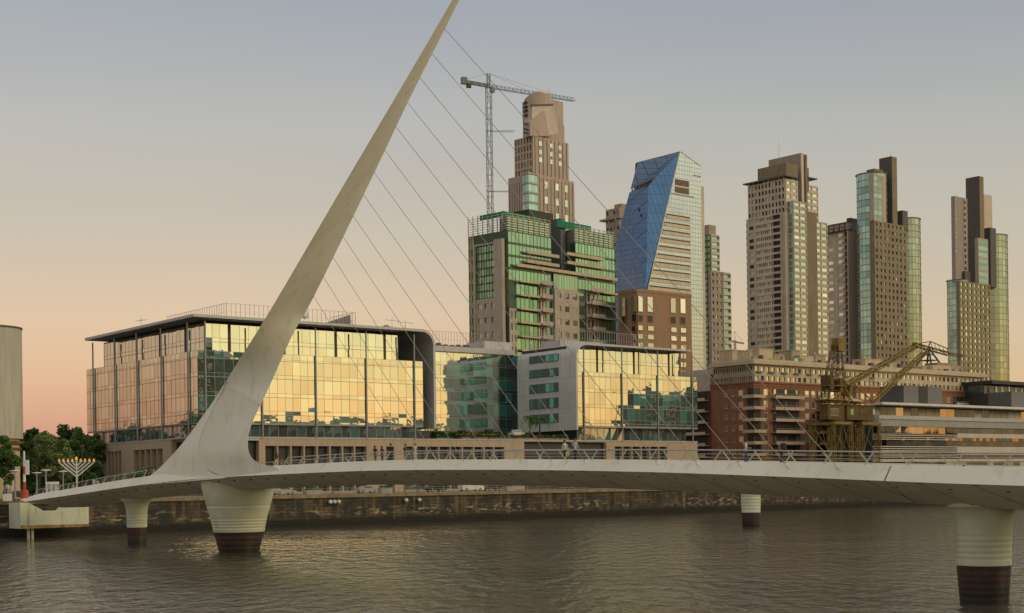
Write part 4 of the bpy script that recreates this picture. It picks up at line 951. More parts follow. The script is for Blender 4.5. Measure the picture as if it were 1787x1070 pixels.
ctp = tocr(808, 142, Yf - 10); mb = MB(); lattice(mb, jr, ctp, 1.3, 8, .22, h=.9); mb.build('counter_jib', M['cranegreen'], cr)
mb = MB(); q = ctp.lerp(jr, .04); mb.box(q.x - 1.1, q.x + 1.1, q.y - .8, q.y + .8, q.z - 1.0, q.z + 1.6); mb.build('winch_house', M['cranegreen'], cr)
mb = MB(); q = ctp.lerp(jr, .22); mb.box(q.x - .9, q.x + .9, q.y - .6, q.y + .6, q.z - 2.1, q.z - .3); mb.build('counterweight', M['rustyyellow'], cr)
mb = MB(); mb.box(.8, 2.4, -.8, .8, ztopm - 2.4, ztopm - .4); mb.build('cab', M['cranegrey'], cr)
mb = MB(); pk = Vector((0, 0, zpeak)); mb.tube(pk, jr.lerp(jt, .45) + Vector((0, 0, .6)), .05, .05, 4); mb.tube(pk, jr.lerp(jt, .8) + Vector((0, 0, .6)), .05, .05, 4); mb.tube(pk, ctp + Vector((0, 0, .4)), .05, .05, 4); mb.build('tie_rods', M['cranegrey'], cr)
for y in (229, 334):
    mb = MB(); q = tocr(898, y - .5, 545); z = at(860, y, Yf).z - GZ
    mb.bar((-1.4, 0, z), (q.x, q.y, q.z), .2); mb.bar((0, 1, z), (q.x, q.y + 2, q.z), .14); mb.build('wall_tie', M['cranegrey'], cr)

# --- E: brown stepped tower with a curved crown
E = Bld('tower_building', 'brown stepped residential tower with curved crown behind the green glass block', 'tower', 927, 520, 46)
bE = E.blk(927, 888, 1001, 303, 0); bM = E.blk(927, 896, 991, 236, .8); 
E.core(bE, 'lower_tier', M['brown' if False else 'taupe'], .0)
mb = MB(); mb.box(bM[0] + .8, E.hit(991, 240, 1, .8).x, .8, bM[3], bE[5], bM[5]); E.build(mb, 'upper_tier', M['taupe'])
tE = solid('pinkish_brown_precast', (.45, .375, .315), .8, .12, .2, .25)
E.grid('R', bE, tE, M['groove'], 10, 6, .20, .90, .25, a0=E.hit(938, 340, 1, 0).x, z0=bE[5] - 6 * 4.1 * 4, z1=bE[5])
n1 = int((bE[5] - GZ) / 3.7)
u9 = E.hit(941, 340, 1, 0).x
for nmx in range(3):
    ux = E.hit([952, 971, 987][nmx], 340, 1, 0).x
    for j in range(10):
        z = bE[5] - 4.6 - j * 5.6; E.pane('R', -.36, ux - .8, ux + .8, z, z + 2.6, random.choice([M['gPale'], M['gPale'], M['gTower']]), .01, .01)
    ux = E.hit([942, 960.5, 976][nmx], 270, 1, .8).x
    for j in range(3):
        z = bM[5] - 6.2 - j * 3.1 * 0 - j * 3.15; E.pane('R', .8 - .42, ux - .75, ux + .75, E.hit(950, [257, 271.5, 285][j], 1, .8).z, E.hit(950, [249, 263.5, 277][j], 1, .8).z, M['gPale'] if random.random() < .7 else M['gTower'], .01, .01)
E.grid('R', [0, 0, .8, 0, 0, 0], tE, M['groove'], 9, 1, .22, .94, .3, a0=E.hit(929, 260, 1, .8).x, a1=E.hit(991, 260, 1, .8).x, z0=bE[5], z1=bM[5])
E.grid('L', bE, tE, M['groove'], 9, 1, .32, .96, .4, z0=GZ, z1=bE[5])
E.grid('L', [bM[0] + .8, 0, 0, 0, 0, 0], tE, rg(M['gDim'], M['dark']), 6, 5, .45, .72, .4, a0=.9, a1=bM[3], z0=bE[5], z1=bM[5])
# glazed corner bay
u3 = E.hit(938, 340, 1, 0).x; v3 = E.hit(912, 340, 0, 0).y; bz = E.hit(927, 302, 1, 0).z; mb = MB()
for j in range(7): mb.box(-.9, u3, -.9, v3, bz - (j + 1) * 3.35 * 0 - j * 3.55 - .75, bz - j * 3.55)
mb.box(-.5, u3 - .3, -.5, v3 - .3, bz - 30, bz - .8); E.build(mb, 'corner_bay', tE)
for j in range(7):
    z1 = bz - j * 3.55 - .78; z0 = z1 - 2.75
    for k in range(3): E.pane('R', -.5, -.45 + k * (u3) / 3, -.5 + (k + 1) * (u3) / 3, z0, z1, M['gAqua'], .05, .02, 'bay_window'); E.pane('L', -.5, -.45 + k * v3 / 3, -.5 + (k + 1) * v3 / 3, z0, z1, M['gAqua'], .05, .02, 'bay_window')
# crown
zc1 = E.hit(940, 156, 1, 9 - 24 * 520 / FPX).z; zc0 = bM[5]; zc2 = E.hit(975, 171, 1, 2).z
cc = E.hit(938, 200, 1, 9); r = 24 * 520 / FPX
mb = MB(); prof = []
ring = []
for i in range(25):
    t = math.pi * 2 * i / 24; ring.append((cc.x + r * math.cos(t), 9 + r * math.sin(t)))
# sloped-top drum
tops = []; vsb = []; 
for (x, y) in ring[:-1]:
    W = E.wld(x, y); px_ = CX + FPX * W.x / W.y; f = max(0, min(1, (px_ - 913) / 47)); tops.append((x, y, zc1 - (1 - f) ** 2 * 4.0 - max(0, f - .75) * 3)); vsb.append((x, y, zc0))
mb.loft([vsb, tops]); E.build(mb, 'crown_drum', tE, smooth=True)
mb = MB(); uR = E.hit(983, 200, 1, 5).x; mb.box(cc.x, uR, 5, 17, zc0, zc2); mb.box(uR, E.hit(985, 240, 1, 5).x, 5, 14, zc0, zc0 + 8); E.build(mb, 'crown_slab', tE)
P = lambda x, y, v=1.0: E.hit(x, y, 1, v)
mb = MB(); mb.prism([P(929, 184), P(965, 183), P(974, 231), P(958, 237), P(929, 214)], (0, 4, 0)); E.build(mb, 'crown_panel', solid('pale_crown_panel', (.55, .49, .43), .7))
mb = MB(); mb.prism([P(929, 185, .7), P(929, 182, .7), P(966, 181, .7), P(965, 184, .7)], (0, 1, 0)); E.build(mb, 'crown_shadow_gap', M['slate'])
mb = MB(); mb.prism([P(925, 211, .2), P(951, 193.5, .2), P(959, 238, .2), P(925, 237, .2)], (0, 3.5, 0)); E.build(mb, 'crown_wedge', tE)
for y in (181, 188, 195, 203, 217, 226, 232):
    mb = MB(); mb.box(P(913 if y < 210 else 914, y).x - .2, P(920, y).x, .1, .8, P(916, y + 1.5).z, P(916, y - 1.2).z) if y > 210 else mb.bar(E.hit(914, y, 1, 7.5), E.hit(918, y - 2, 1, 3.5), 1.1, .8); E.build(mb, 'crown_louvre', M['dark'])
mb = MB(); q = E.hit(958, 152, 1, 6); mb.tube((q.x, 6, zc1 - 1), (q.x, 6, q.z), .1, .06, 5); E.build(mb, 'lightning_rod', M['steel'])
E.finish()

# --- G: faceted blue glass tower
G = Bld('tower_building', 'faceted blue glass tower with slanted crown and silver striped side', 'tower', 1130, 475, 50)
h = lambda x, y, v: G.hit(x, y, 1, v)
A0 = h(1130, 506, 0); AP = h(1187, 264, 0); TR = h(1223, 290, 0); zG = GZ
uR = TR.x; pR = [(0, 0, zG), (uR, 0, zG), (uR, 0, TR.z), tuple(AP), (A0.x, 0, A0.z)]
# silver side with recessed loggias and two vents built from strips
Rm = h(1131, 325, 5.5); vF = G.hit(1075, 510, 0, 0).y; LB = G.hit(1075, 420, 0, 0); T1 = h(1113, 283, 30); L2 = G.hit(1098, 333, 1, 24)
vB = vF
M['pcream'] = solid('pale_cream_parapet', (.62, .52, .36), .8, .1)
mb = MB(); back = vF; T1 = h(1113, 283, vF * .85)
mb.add([pR[0], pR[1], pR[2], pR[3], pR[4]], [(0, 1, 2, 3, 4)])
mb.add([(uR, 0, zG), (uR, back, zG), (uR, back, TR.z - 2), tuple(TR)], [(0, 1, 2, 3)])
mb.add([(0, back, zG), (uR, back, zG), (uR, back, TR.z - 2), (T1.x + 1, back, T1.z)], [(0, 1, 2, 3)])
mb.add([tuple(AP), tuple(TR), (uR, back, TR.z - 2), (T1.x + 1, back, T1.z), tuple(T1)], [(0, 1, 2, 3, 4)])
G.build(mb, 'silver_side', M['cPale'])
# open slot between the lower blue facet and the crown
Rm = h(1131, 325, 3.0); SB0 = G.hit(1098.5, 336, 0, .6); Lf = G.hit(1075.5, 428, 0, .0); Lf.y = vF
SL0 = G.hit(1100, 331, 1, SB0.y); SL1 = G.hit(1141, 312, 1, 2.6); SB1 = Rm; T1 = h(1113, 283, SB0.y * .92)
O0 = Vector((0, 0, zG)); A00 = Vector((0, 0, A0.z)); Of = Vector((0, vF, zG))
mb = MB(); mb.add([O0, A00, Lf, Of, Rm, SB0], [(0, 1, 2, 3), (1, 4, 5), (1, 5, 2)]); G.build(mb, 'blue_facet', M['cBlue'])
mb = MB(); mb.add([A00, AP, Rm, SL1], [(0, 1, 2), (1, 3, 2)]); G.build(mb, 'middle_facet', M['cNavy'])
mb = MB(); mb.add([AP, T1, SL0, SL1], [(0, 1, 2), (0, 2, 3)]); G.build(mb, 'crown_facet', curtain('slate_blue_curtain_wall', (.16, .22, .34), (.012, .03, .06), .6, 1.7, 2.0, (.05, .06, .10), .07, .2))
dv = Vector((2.2, 1.2, 0)); mb = MB(); mb.add([SL0 + dv, SL1 + dv, SB1 + dv, SB0 + dv, SB0, SB1], [(0, 1, 2, 3), (4, 5, 2, 3)]); G.build(mb, 'slot_back', M['brown'])
for k in range(6):
    f = (k + .5) / 6.5; mb = MB(); mb.bar(SB0.lerp(SB1, f) + dv * .3, SL0.lerp(SL1, f) + dv * .3, .35); G.build(mb, 'slot_strut', M['slate'])
mb = MB()
for (x0, x1, y0, y1) in ((1178, 1202, 312, 323), (1178, 1202, 325.5, 336)):
    a = h(x0, y0, 0); b_ = h(x1, y0 + 1, 0); c_ = h(x0, y1, 0); mb = MB(); mb.box(a.x, b_.x, -.06, -.004, c_.z, a.z); G.build(mb, 'vent_grille', M['brown' if False else 'dark'])
    mb = MB()
    for k in range(5): z = c_.z + (a.z - c_.z) * (k + .5) / 5; mb.box(a.x, b_.x, -.14, -.063, z - .1, z + .1)
    G.build(mb, 'vent_slats', M['brown'])
xs = h(1204, 400, 0).x
for j in range(10):
    yT = 376.5 + 14.05 * j; xl = 1163 - (j * 14.05) * (33 / 141) * 1.08
    zt_ = h(1203, yT + 2.5, 0).z; a = h(xl, yT + 1, 0).x
    mb = MB(); mb.box(a, xs, -.05, -.004, zt_ - .50, zt_ + .0); G.build(mb, 'loggia_gap', M['dark'])
    mb = MB(); mb.box(a - .2, xs + .1, -.25, -.004, zt_ - 1.6, zt_ - .502); G.build(mb, 'loggia_parapet', M['pcream'])
mb = MB()
for (x0, x1, y) in ((1171, 1211, 337.5), (1210, 1223, 306)): a = h(x0, y, 0); b_ = h(x1, y + 3, 0); mb.box(a.x, b_.x, -.09, -.004, a.z - .12, a.z + .12)
G.build(mb, 'joint_strip', M['slate'])
mb = MB(); a = h(1223.5, 330, -.1).x; mb.box(uR + .01, uR + 2.0, .5, 30, GZ, h(1224, 326, 1).z); G.build(mb, 'rear_core', M['sandlight'])
mb = MB(); mb.bar(A0, AP, .35); mb.bar(AP, TR, .3); G.build(mb, 'edge_trim', M['white'])
mb = MB(); a = h(1117, 366, 0); q = G.hit(1113, 366, 1, 7); p0 = SB0.lerp(Vector((0, vF, Lf.z)), .0); 
mb.add([G.hit(x, y, 0, -.15) for x, y in ((1114, 364), (1117.5, 363.5), (1117.5, 369.5), (1114, 370))], [(0, 1, 2, 3)]); G.build(mb, 'open_panel', M['dark'])
G.finish()

# --- H: brown block at its foot
Hb = Bld('apartment_building', 'brown stone block with tall white windows at the foot of the blue tower', 'apartment building', 1112, 440, 50)
bH = Hb.blk(1112, 1078.5, 1206, 506.5, 0); Hb.core(bH, 'wall', M['brown'], .5)
def win_px(b, face, pl, x0, x1, y0, y1, mat, fr=None):
    ax = 1 if face == 'R' else 0; a = b.hit(x0, y0, ax, pl); c_ = b.hit(x1, y1, ax, pl); k = 0 if face == 'R' else 1
    lo, hi = sorted((a[k], c_[k])); mb = MB(); b.fb(mb, face, pl, lo - .18, hi + .18, .004, .16, min(a.z, c_.z) - .18, max(a.z, c_.z) + .18); f = b.build(mb, 'window_frame', fr or M['brown'])
    b.pane(face, pl, lo, hi, min(a.z, c_.z), max(a.z, c_.z), mat, .17, .01)
for x0, x1 in ((1102.5, 1111),): win_px(Hb, 'L', 0, x0, x1 - .5, 517, 543, M['gDim'])
win_px(Hb, 'L', 0, 1086, 1091.5, 520, 551, M['gPale']); win_px(Hb, 'L', 0, 1086, 1091.5, 553, 566, M['dark']); win_px(Hb, 'L', 0, 1103, 1111, 549, 560, M['dark'])
for x0, x1 in ((1113.5, 1121), (1129.5, 1138.5), (1170, 1178.5), (1187, 1195.5)):
    win_px(Hb, 'R', 0, x0, x1, 517 + (x0 - 1113) * .06, 544 + (x0 - 1113) * .04, M['gPale'])
    win_px(Hb, 'R', 0, x0, x1, 550 + (x0 - 1113) * .05, 561.5 + (x0 - 1113) * .05, M['dark'])
for j in range(6):
    for x0, x1 in ((1113.5, 1121), (1130.5, 1140), (1171, 1180), (1187.5, 1196.5)):
        y = 568 + j * 15 + (x0 - 1113) * .06; win_px(Hb, 'R', 0, x0, x1, y, y + 8.5, M['gPale'])
    win_px(Hb, 'L', 0, 1103, 1110, 570 + j * 15, 578 + j * 15, M['dark'] if j == 0 else M['gPale'])
Hb.finish()

# --- small towers behind the blue one
g1 = Bld('tower_building', 'grey brown tower mostly hidden to the left of the blue tower', 'tower', 1082, 640, 48)
b_ = g1.blk(1082, 1058, 1090, 362, 0); g1.core(b_, 'wall', M['taupe']); g1.grid('L', b_, M['taupe'], rg(M['gDim'], M['dark']), 4, 34, .5, .4, .4)
mb = MB(); b2_ = g1.blk(1084, 1072, 1095, 355, 2); mb.box(b2_[0], b2_[1], 2, b2_[3], b_[5], b2_[5]); mb.box(b_[0] - 1.5, b_[1], b_[2] - 1.0, b_[3] + 3, b_[5] - 5, b_[5] - 4.2); g1.build(mb, 'penthouse', M['taupe']); g1.finish()
g2 = Bld('tower_building', 'narrow stepped tower with pale striped balconies just right of the blue tower', 'tower', 1240, 600, 50)
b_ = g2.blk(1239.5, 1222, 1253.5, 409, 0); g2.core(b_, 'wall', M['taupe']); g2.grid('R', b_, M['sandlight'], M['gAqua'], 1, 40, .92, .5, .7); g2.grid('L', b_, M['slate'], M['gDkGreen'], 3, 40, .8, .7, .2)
b3 = g2.blk(1239, 1236, 1272.5, 472.5, -2); g2.core(b3, 'lower_wall', M['taupe']); uu_ = g2.hit(1260, 520, 1, -2).x
g2.grid('R', b3, M['taupe'], rg(M['gPale'], M['gPale'], M['gDim']), 3, 30, .5, .45, .5, a1=uu_); g2.grid('R', b3, M['sandlight'], M['gTeal'], 1, 30, .95, .5, .9, a0=uu_ + .01)
mb = MB(); b4 = g2.blk(1237, 1229, 1249, 392, 2); mb.box(b4[0], b4[1], 2, b4[3], b_[5], b4[5]); g2.build(mb, 'penthouse', M['taupe']); g2.finish()
# --- I: big stepped residential tower
I = Bld('tower_building', 'large beige stepped tower with a slab-like fin on top and striped balconies', 'tower', 1372, 620, 49)
iA = I.blk(1370, 1303, 1378, 371, 0); I.core(iA, 'lower_block', M['sand']); flI = 11.45 * 620 / FPX
nI = int((iA[5] - GZ) / flI); z0I = iA[5] - nI * flI
vi = lambda px, y=500: I.hit(px, y, 0, iA[0]).y
I.grid('L', iA, M['sand'], rg(M['gDim'], M['dark']), 1, nI, .45, .55, .35, a0=vi(1322), a1=iA[3], z0=z0I, z1=iA[5])
I.grid('L', iA, M['sandlight'], rg(M['gDim'], M['gDim'], M['gDim'], M['gTower']), 8, nI, .92, .52, .5, a0=vi(1351), a1=vi(1322) - .01, z0=z0I, z1=iA[5])
I.grid('L', iA, M['sand'], M['dark'], 1, nI, .92, .66, .9, a0=vi(1365.5), a1=vi(1351) - .01, z0=z0I, z1=iA[5])
mb = MB()
for j in range(nI): z = z0I + j * flI; mb.box(iA[0] + 1, iA[0] + 4, iA[3], iA[3] + 1.3, z, z + 1.0)
I.build(mb, 'end_balconies', M['slatelight'])
iB = I.blk(1384, 1373.5, 1406, 350, -2.5); I.core(iB, 'glazed_bay', M['sandlight']); n2 = int((iB[5] - GZ) / flI)
I.grid('R', iB, M['sandlight'], rg(M['gTower'], M['gTower'], M['gPale']), 2, n2, .90, .55, .35, z0=iB[5] - n2 * flI, spm=M['taupelight'])
I.grid('L', iB, M['sand'], M['gTeal'], 1, n2, .92, .72, .12, z0=iB[5] - n2 * flI)
iC = I.blk(1421, 1408, 1443, 386, 4); I.core(iC, 'right_wing', M['deepolive']); n3 = int((iC[5] - GZ) / flI)
I.grid('R', iC, M['sandlight'], rg(M['gTower'], M['gTower'], M['gPale']), 2, n3, .88, .55, .35, z0=iC[5] - n3 * flI, spm=M['taupelight'])
mb = MB(); mb.box(iB[1] + .01, iC[0] + .5, 3.0, 14, GZ, iB[5] - 2); I.build(mb, 'slot_wall', M['olive'])
iD = I.blk(1370, 1305.5, 1391, 312, .6); mb = MB(); mb.box(iD[0], iD[1], iD[2], iD[3], iA[5], iD[5]); I.build(mb, 'upper_block', M['sand'])
I.grid('L', iD, M['sand'], rg(M['dark'], M['gDim'], M['dark']), 11, 5, .55, .6, .35, z0=iA[5], z1=iD[5]); I.grid('R', iD, M['sandlight'], rg(M['gPale'], M['gTower']), 2, 6, .6, .5, .35, z0=iA[5] - 3, z1=iD[5])
iE = I.blk(1405.5, 1403, 1426.5, 322, 6); mb = MB(); mb.box(iE[0], iE[1], iE[2], iE[3] + 6, iA[5] - 30, iE[5]); I.build(mb, 'upper_right_block', M['sand'])
I.grid('R', iE, M['sandlight'], rg(M['gTower'], M['gPale']), 2, 6, .8, .5, .35, z0=iE[5] - 6 * flI, z1=iE[5])
# terrace canopy
cz = I.hit(1365, 305, 1, -.6).z; mb = MB(); mb.box(iD[0] - 1.4, I.hit(1391, 310, 1, -.6).x, -.9, iD[3] + 2.0, cz - .25, cz + .25)
z2 = I.hit(1420, 311, 1, 4).z; mb.box(iE[0], I.hit(1428, 311, 1, 4).x, 4.4, 12, z2 - .2, z2 + .3); I.build(mb, 'canopy', M['slate'])
mb = MB()
for k in range(8): v = .5 + k * iD[3] / 7.5; mb.box(iD[0] - 1.0, iD[0] - .8, v, v + .2, iD[5], cz - .252)
mb.box(iD[0] + 1, iD[1], 2, iD[3] - 8, iD[5], cz - .256); I.build(mb, 'terrace_storey', M['sandlight'])
iF = I.blk(1372, 1322, 1392, 284, 1.5); mb = MB(); mb.box(iF[0], iF[1], iF[2], iF[3], cz + .256, iF[5]); I.build(mb, 'penthouse', M['olive'])
iG = I.blk(1397, 1341, 1403.5, 267, 2.6); mb = MB(); mb.box(iG[0], iG[1], iG[2], iG[3], cz - 25, iG[5]); I.build(mb, 'fin', M['taupe'])
mb = MB(); mb.box(iG[0] - .01, iG[1] - 1.2, 2.2, 2.6, iA[5] - 4, iG[5] - .3); I.build(mb, 'fin_edge', M['sandlight'])
mb = MB(); mb.box(iG[0] + 2.6, iG[1] + 1.1, 1.9, 2.595, iA[5] - 4, iG[5] - .5); I.build(mb, 'fin_recess', M['olive'])
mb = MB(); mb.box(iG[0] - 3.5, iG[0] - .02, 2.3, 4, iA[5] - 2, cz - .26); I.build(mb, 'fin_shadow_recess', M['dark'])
mb = MB(); mb.box(I.hit(1405, 300, 1, 5).x, I.hit(1411.5, 300, 1, 5).x, 5, 12, cz - 3, I.hit(1405, 292, 1, 5).z); I.build(mb, 'rear_penthouse', M['olive'])
mb = MB(); q = I.hit(1359, 247, 1, 12); mb.tube((q.x, 12, iG[5] - 12), (q.x, 12, q.z), .12, .06, 5); I.build(mb, 'mast_aerial', M['steel'])
I.finish()
# --- J: slim tower with mansard
Jt = Bld('tower_building', 'narrow brown tower with dark mansard roof and round dormers between two bigger towers', 'tower', 1483, 780, 50)
jA = Jt.blk(1483, 1441, 1500, 402, 0); Jt.core(jA, 'wall', M['sand']); fj = 11.6 * 780 / FPX; nj = int((jA[5] - GZ) / fj)
vj = lambda px, y=500: Jt.hit(px, y, 0, 0).y
Jt.grid('L', jA, M['sand'], rg(M['gPale'], M['gDim'], M['gPale']), 2, nj, .52, .5, .35, a0=vj(1472), a1=jA[3], z0=jA[5] - nj * fj)
mb = MB(); 
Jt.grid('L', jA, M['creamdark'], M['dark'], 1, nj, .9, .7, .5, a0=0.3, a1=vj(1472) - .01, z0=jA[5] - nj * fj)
for j in range(nj): z = jA[5] - nj * fj + j * fj; mb.box(-2.0, -.52, 1, vj(1474), z - .1, z + .9)
Jt.build(mb, 'balcony_fronts', M['creamdark'])
mb = MB(); mb.loft([[(-.5, -.5, jA[5]), (jA[1], -.5, jA[5]), (jA[1], jA[3] + .5, jA[5]), (-.5, jA[3] + .5, jA[5])], [(2, 2, jA[5] + 5), (jA[1], 2, jA[5] + 5), (jA[1], jA[3] - 2, jA[5] + 5), (2, jA[3] - 2, jA[5] + 5)]]); mr = Jt.build(mb, 'mansard_roof', M['black'])
for k in range(4):
    v = vj(1452 + k * 9.5) ; mb = MB(); mb.box(-.3, 2.4, v - 1.2, v + 1.2, jA[5] + .3, jA[5] + 2.4); mb.tube((-.3, v, jA[5] + 2.4), (2.8, v, jA[5] + 2.4), 1.2, 1.2, 10); Jt.build(mb, 'dormer', M['creamdark'])
mb = MB(); jb = Jt.blk(1484, 1467, 1500, 380, 3); mb.box(jb[0] - 0, jb[1], 3, jb[3] - 4, jA[5] + 5.003, jb[5]); Jt.build(mb, 'penthouse', M['black']); 
mb = MB(); mb.box(-.6, jA[1], -.7, -.003, GZ, jA[5] - .4); Jt.build(mb, 'blank_wall', M['taupelight']); Jt.finish()

# --- K and L: twin curved glass towers
def twin(lab, px, Y, phi, K): pass
K = Bld('tower_building', 'curved glass ended brown tower with dark shaft, left of the matching pair', 'tower', 1540, 760, 50)
kB = K.blk(1524.5, 1522, 1580, 385, 0); K.core([kB[0], kB[1], 0, 2.5, GZ, kB[5]], 'wall', M['olive']); mb = MB(); mb.box(kB[0] + 11, kB[1], 2.51, 12, GZ, kB[5]); K.build(mb, 'rear_wall', M['olive']); fk = 11.35 * 760 / FPX; nk = int((kB[5] - GZ) / fk)
K.grid('R', kB, solid('olive_precast', (.25, .21, .14), .8, .2, .2, .3), rg(M['dark'], M['gDim'], M['dark'], M['gDim'], M['gPale']), 8, nk, .45, .5, .5, z0=kB[5] - nk * fk)
aq = lambda s_, k: random.Random(k * 7).choice([M['gAqua'], M['gTeal'], M['gTeal'], M['gAqua']]) if k > 14 else random.Random(k * 7).choice([M['gTeal'], M['gTeal'], M['gDim']])
curved(K, 1494.5, 1546, 307, 0, aq, M['taupelight'], dv=12, seg=12, fl=fk)
gy = lambda s_, k: M['gCurve']
curved(K, 1557, 1605, 385, 0, gy, M['sand'], dv=12, seg=12, fl=fk)
kT = K.blk(1523.5, 1521, 1545.5, 303, -.3); mb = MB(); mb.box(kT[0], kT[1], kT[2], 2.4, kB[5], kT[5]); K.build(mb, 'glazed_shaft', M['taupelight'])
K.grid('R', [kT[0], kT[1], -.3, 0, 0, 0], M['taupelight'], rg(M['gTeal'], M['gAqua'], M['gDim']), 2, 8, .94, .72, .15, a0=kT[0] + .3, a1=K.hit(1539.5, 350, 1, -.3).x, z0=kB[5], z1=kT[5] - .8)
def stack(b, nm, pc, pl, pr, yt, dv, zb, mt):
    q = b.blk(pc, pl, pr, yt, dv); mb = MB(); mb.box(q[0], q[1], q[2], q[3], zb, q[5]); b.build(mb, nm, mt); return q
q = stack(K, 'dark_shaft', 1556, 1534, 1556.5, 272.5, 6, kB[5] - 2, M['slate']); z = q[5]; a = q[0]
mb = MB(); mb.box(q[0] + .02, K.hit(1565, 300, 1, 6).x, 5.9, q[3] - 1, kB[5] - 2, z - .15); K.build(mb, 'shaft_side', M['olive'])
stack(K, 'penthouse', 1526, 1512, 1541, 294, 9, kB[5], M['olive'])
stack(K, 'plant_box', 1575, 1558, 1584, 367, 4.5, kB[5], M['slate'])
mb = MB(); mb.tube((a + 2, 8, z), (a + 2, 8, z + 2.6), .1, .05, 5); K.build(mb, 'aerial', M['steel'])
K.finish()
L = Bld('tower_building', 'curved glass ended brown tower with dark shaft, right of the matching pair', 'tower', 1690, 900, 50)
lB = L.blk(1673.5, 1671, 1727, 490, 0); L.core([lB[0], lB[1], 0, 2.0, GZ, lB[5]], 'wall', M['olive']); mb = MB(); mb.box(lB[0] + 9, lB[1], 2.01, 9, GZ, lB[5]); L.build(mb, 'rear_wall', M['olive']); fl_ = 10.75 * 900 / FPX; nl_ = int((lB[5] - GZ) / fl_)
L.grid('R', lB, solid('olive_precast_pale', (.27, .235, .14), .8, .2, .2, .3), rg(M['gTower'], M['gPale'], M['gTower'], M['gDim']), 7, nl_, .55, .55, .5, z0=lB[5] - nl_ * fl_)
curved(L, 1652.5, 1690, 491, 0, aq, M['taupelight'], dv=8, seg=10, fl=fl_)
curved(L, 1700, 1756.5, 414, 0, gy, M['sand'], dv=14, seg=12, fl=fl_)
t = L.blk(1666, 1659.5, 1688, 342, 5); mb = MB(); mb.box(t[0], t[1], 5, t[3], lB[5], t[5]); L.build(mb, 'left_shaft', solid('grey_pink_render', (.33, .285, .265), .8, .1, .2, .2))
ux = L.hit(1668, 400, 1, 5).x
for j in range(12): z = t[5] - 3.4 - j * 2.95; L.pane('R', 5, ux - .5, ux + .5, z, z + 1.4, M['gDim'], .05)
L.grid('R', [0, 0, 5, 0, 0, 0], M['taupelight'], M['dark'], 1, 14, .75, .6, .3, a0=L.hit(1681.5, 400, 1, 5).x, a1=L.hit(1685.5, 400, 1, 5).x, z0=lB[5], z1=t[5] - 1)
q = stack(L, 'dark_shaft', 1709, 1685, 1709.5, 307, 5, lB[5] - 2, M['slate'])
mb = MB(); mb.box(q[0] + .02, L.hit(1716, 306, 1, 5).x, 4.9, q[3] - 1, lB[5] - 2, q[5] - .15); L.build(mb, 'shaft_side', M['olive'])
mb = MB(); mb.box(L.hit(1717, 340, 1, 10).x, L.hit(1731, 340, 1, 10).x, 10, 18, lB[5] - 2, L.hit(1724, 340, 1, 10).z); L.build(mb, 'right_shaft', M['sandlight'])
stack(L, 'plant_box', 1728, 1712, 1738, 397, 4, lB[5], M['slate']); stack(L, 'plant_box', 1684, 1668, 1693, 473, 3, lB[5], M['slate'])
t = L.blk(1706.5, 1705, 1724, 415, -.3); mb = MB(); mb.box(t[0], t[1], -.3, 2.0, lB[5], t[5]); L.build(mb, 'glazed_shaft', M['taupelight'])
L.grid('R', [0, 0, -.3, 0, 0, 0], M['taupelight'], rg(M['gTeal'], M['gAqua']), 1, 7, .94, .6, .15, a0=t[0] + .3, a1=t[1], z0=lB[5], z1=t[5])
L.finish()
# distant construction crane between the towers
P0 = at(1283, 640, 640); dc = empty('construction_crane', (P0.x, P0.y, GZ), 0, 'small distant construction crane between the stepped tower and the beige tower', 'crane'); sc_ = 640 / FPX
mb = MB(); zt_ = at(1283, 594, 640).z - GZ; lattice(mb, (0, 0, 0), (0, 0, zt_), .8, 14, .2); mb.build('mast', M['creamdark'], dc)
mb = MB(); lattice(mb, (-6.5, 0, zt_ + .6), (16 * sc_, 0, zt_ - 1.5), .5, 8, .2); mb.bar((0, 0, zt_), (0, 0, zt_ + 4), .2); mb.bar((0, 0, zt_ + 4), (14 * sc_, 0, zt_ - .5), .1); mb.bar((0, 0, zt_ + 4), (-6, 0, zt_ + .6), .1); mb.build('jib', M['creamdark'], dc)

# --- M: long brick apartment block
Mb = Bld('apartment_building', 'long red brick apartment block with cream attic storeys and stacked balconies', 'apartment building', 1316, 400)
zr = Mb.hit(1316, 627, 1, 0).z; zcor = Mb.hit(1316, 635, 1, 0).z; zat = Mb.hit(1316, 667, 1, 0).z; uM = Mb.hit(1726, 700, 1, 0).x; vM = Mb.hit(1240, 700, 0, 0).y
um = lambda px, y=700: Mb.hit(px, y, 1, 0).x; vm_ = lambda px, y=700: Mb.hit(px, y, 0, 0).y
mb = MB(); mb.box(0, uM, 0, vM, GZ, zat); Mb.build(mb, 'brick_wall', M['brick'])
vA = vm_(1243, 650); mb = MB(); mb.box(.8, um(1718), .8, vA, zat, zcor); Mb.build(mb, 'attic', M['cream'])
mb = MB(); mb.box(-.8, um(1722), -.8, vA + .8, zcor + .002, zcor + 1.0); mb.box(-.2, um(1720), -.2, vA, zcor + 1.003, zr + .2); Mb.build(mb, 'cornice', M['cream'])
mb = MB(); mb.box(-.35, uM, -.35, 0.0, zat - .15, zat + .35); mb.box(-.35, -.001, .001, vM, zat - .15, zat + .35); mb.box(-.2, uM, -.2, -.001, zat - .95, zat - .65); mb.box(-.2, -.001, 0, vM, zat - .95, zat - .65); Mb.build(mb, 'brick_band', M['brick'])
nb = int(uM / 2.35)
att = (zcor - zat) / 2
Mb.grid('R', [0, 0, .8, 0, 0, 0], M['cream'], rg(M['gTower'], M['gPale'], M['gDim'], M['dark']), nb, 2, .55, .52, .3, a0=.8, a1=um(1718), z0=zat, z1=zcor, skip=lambda i, j: False)
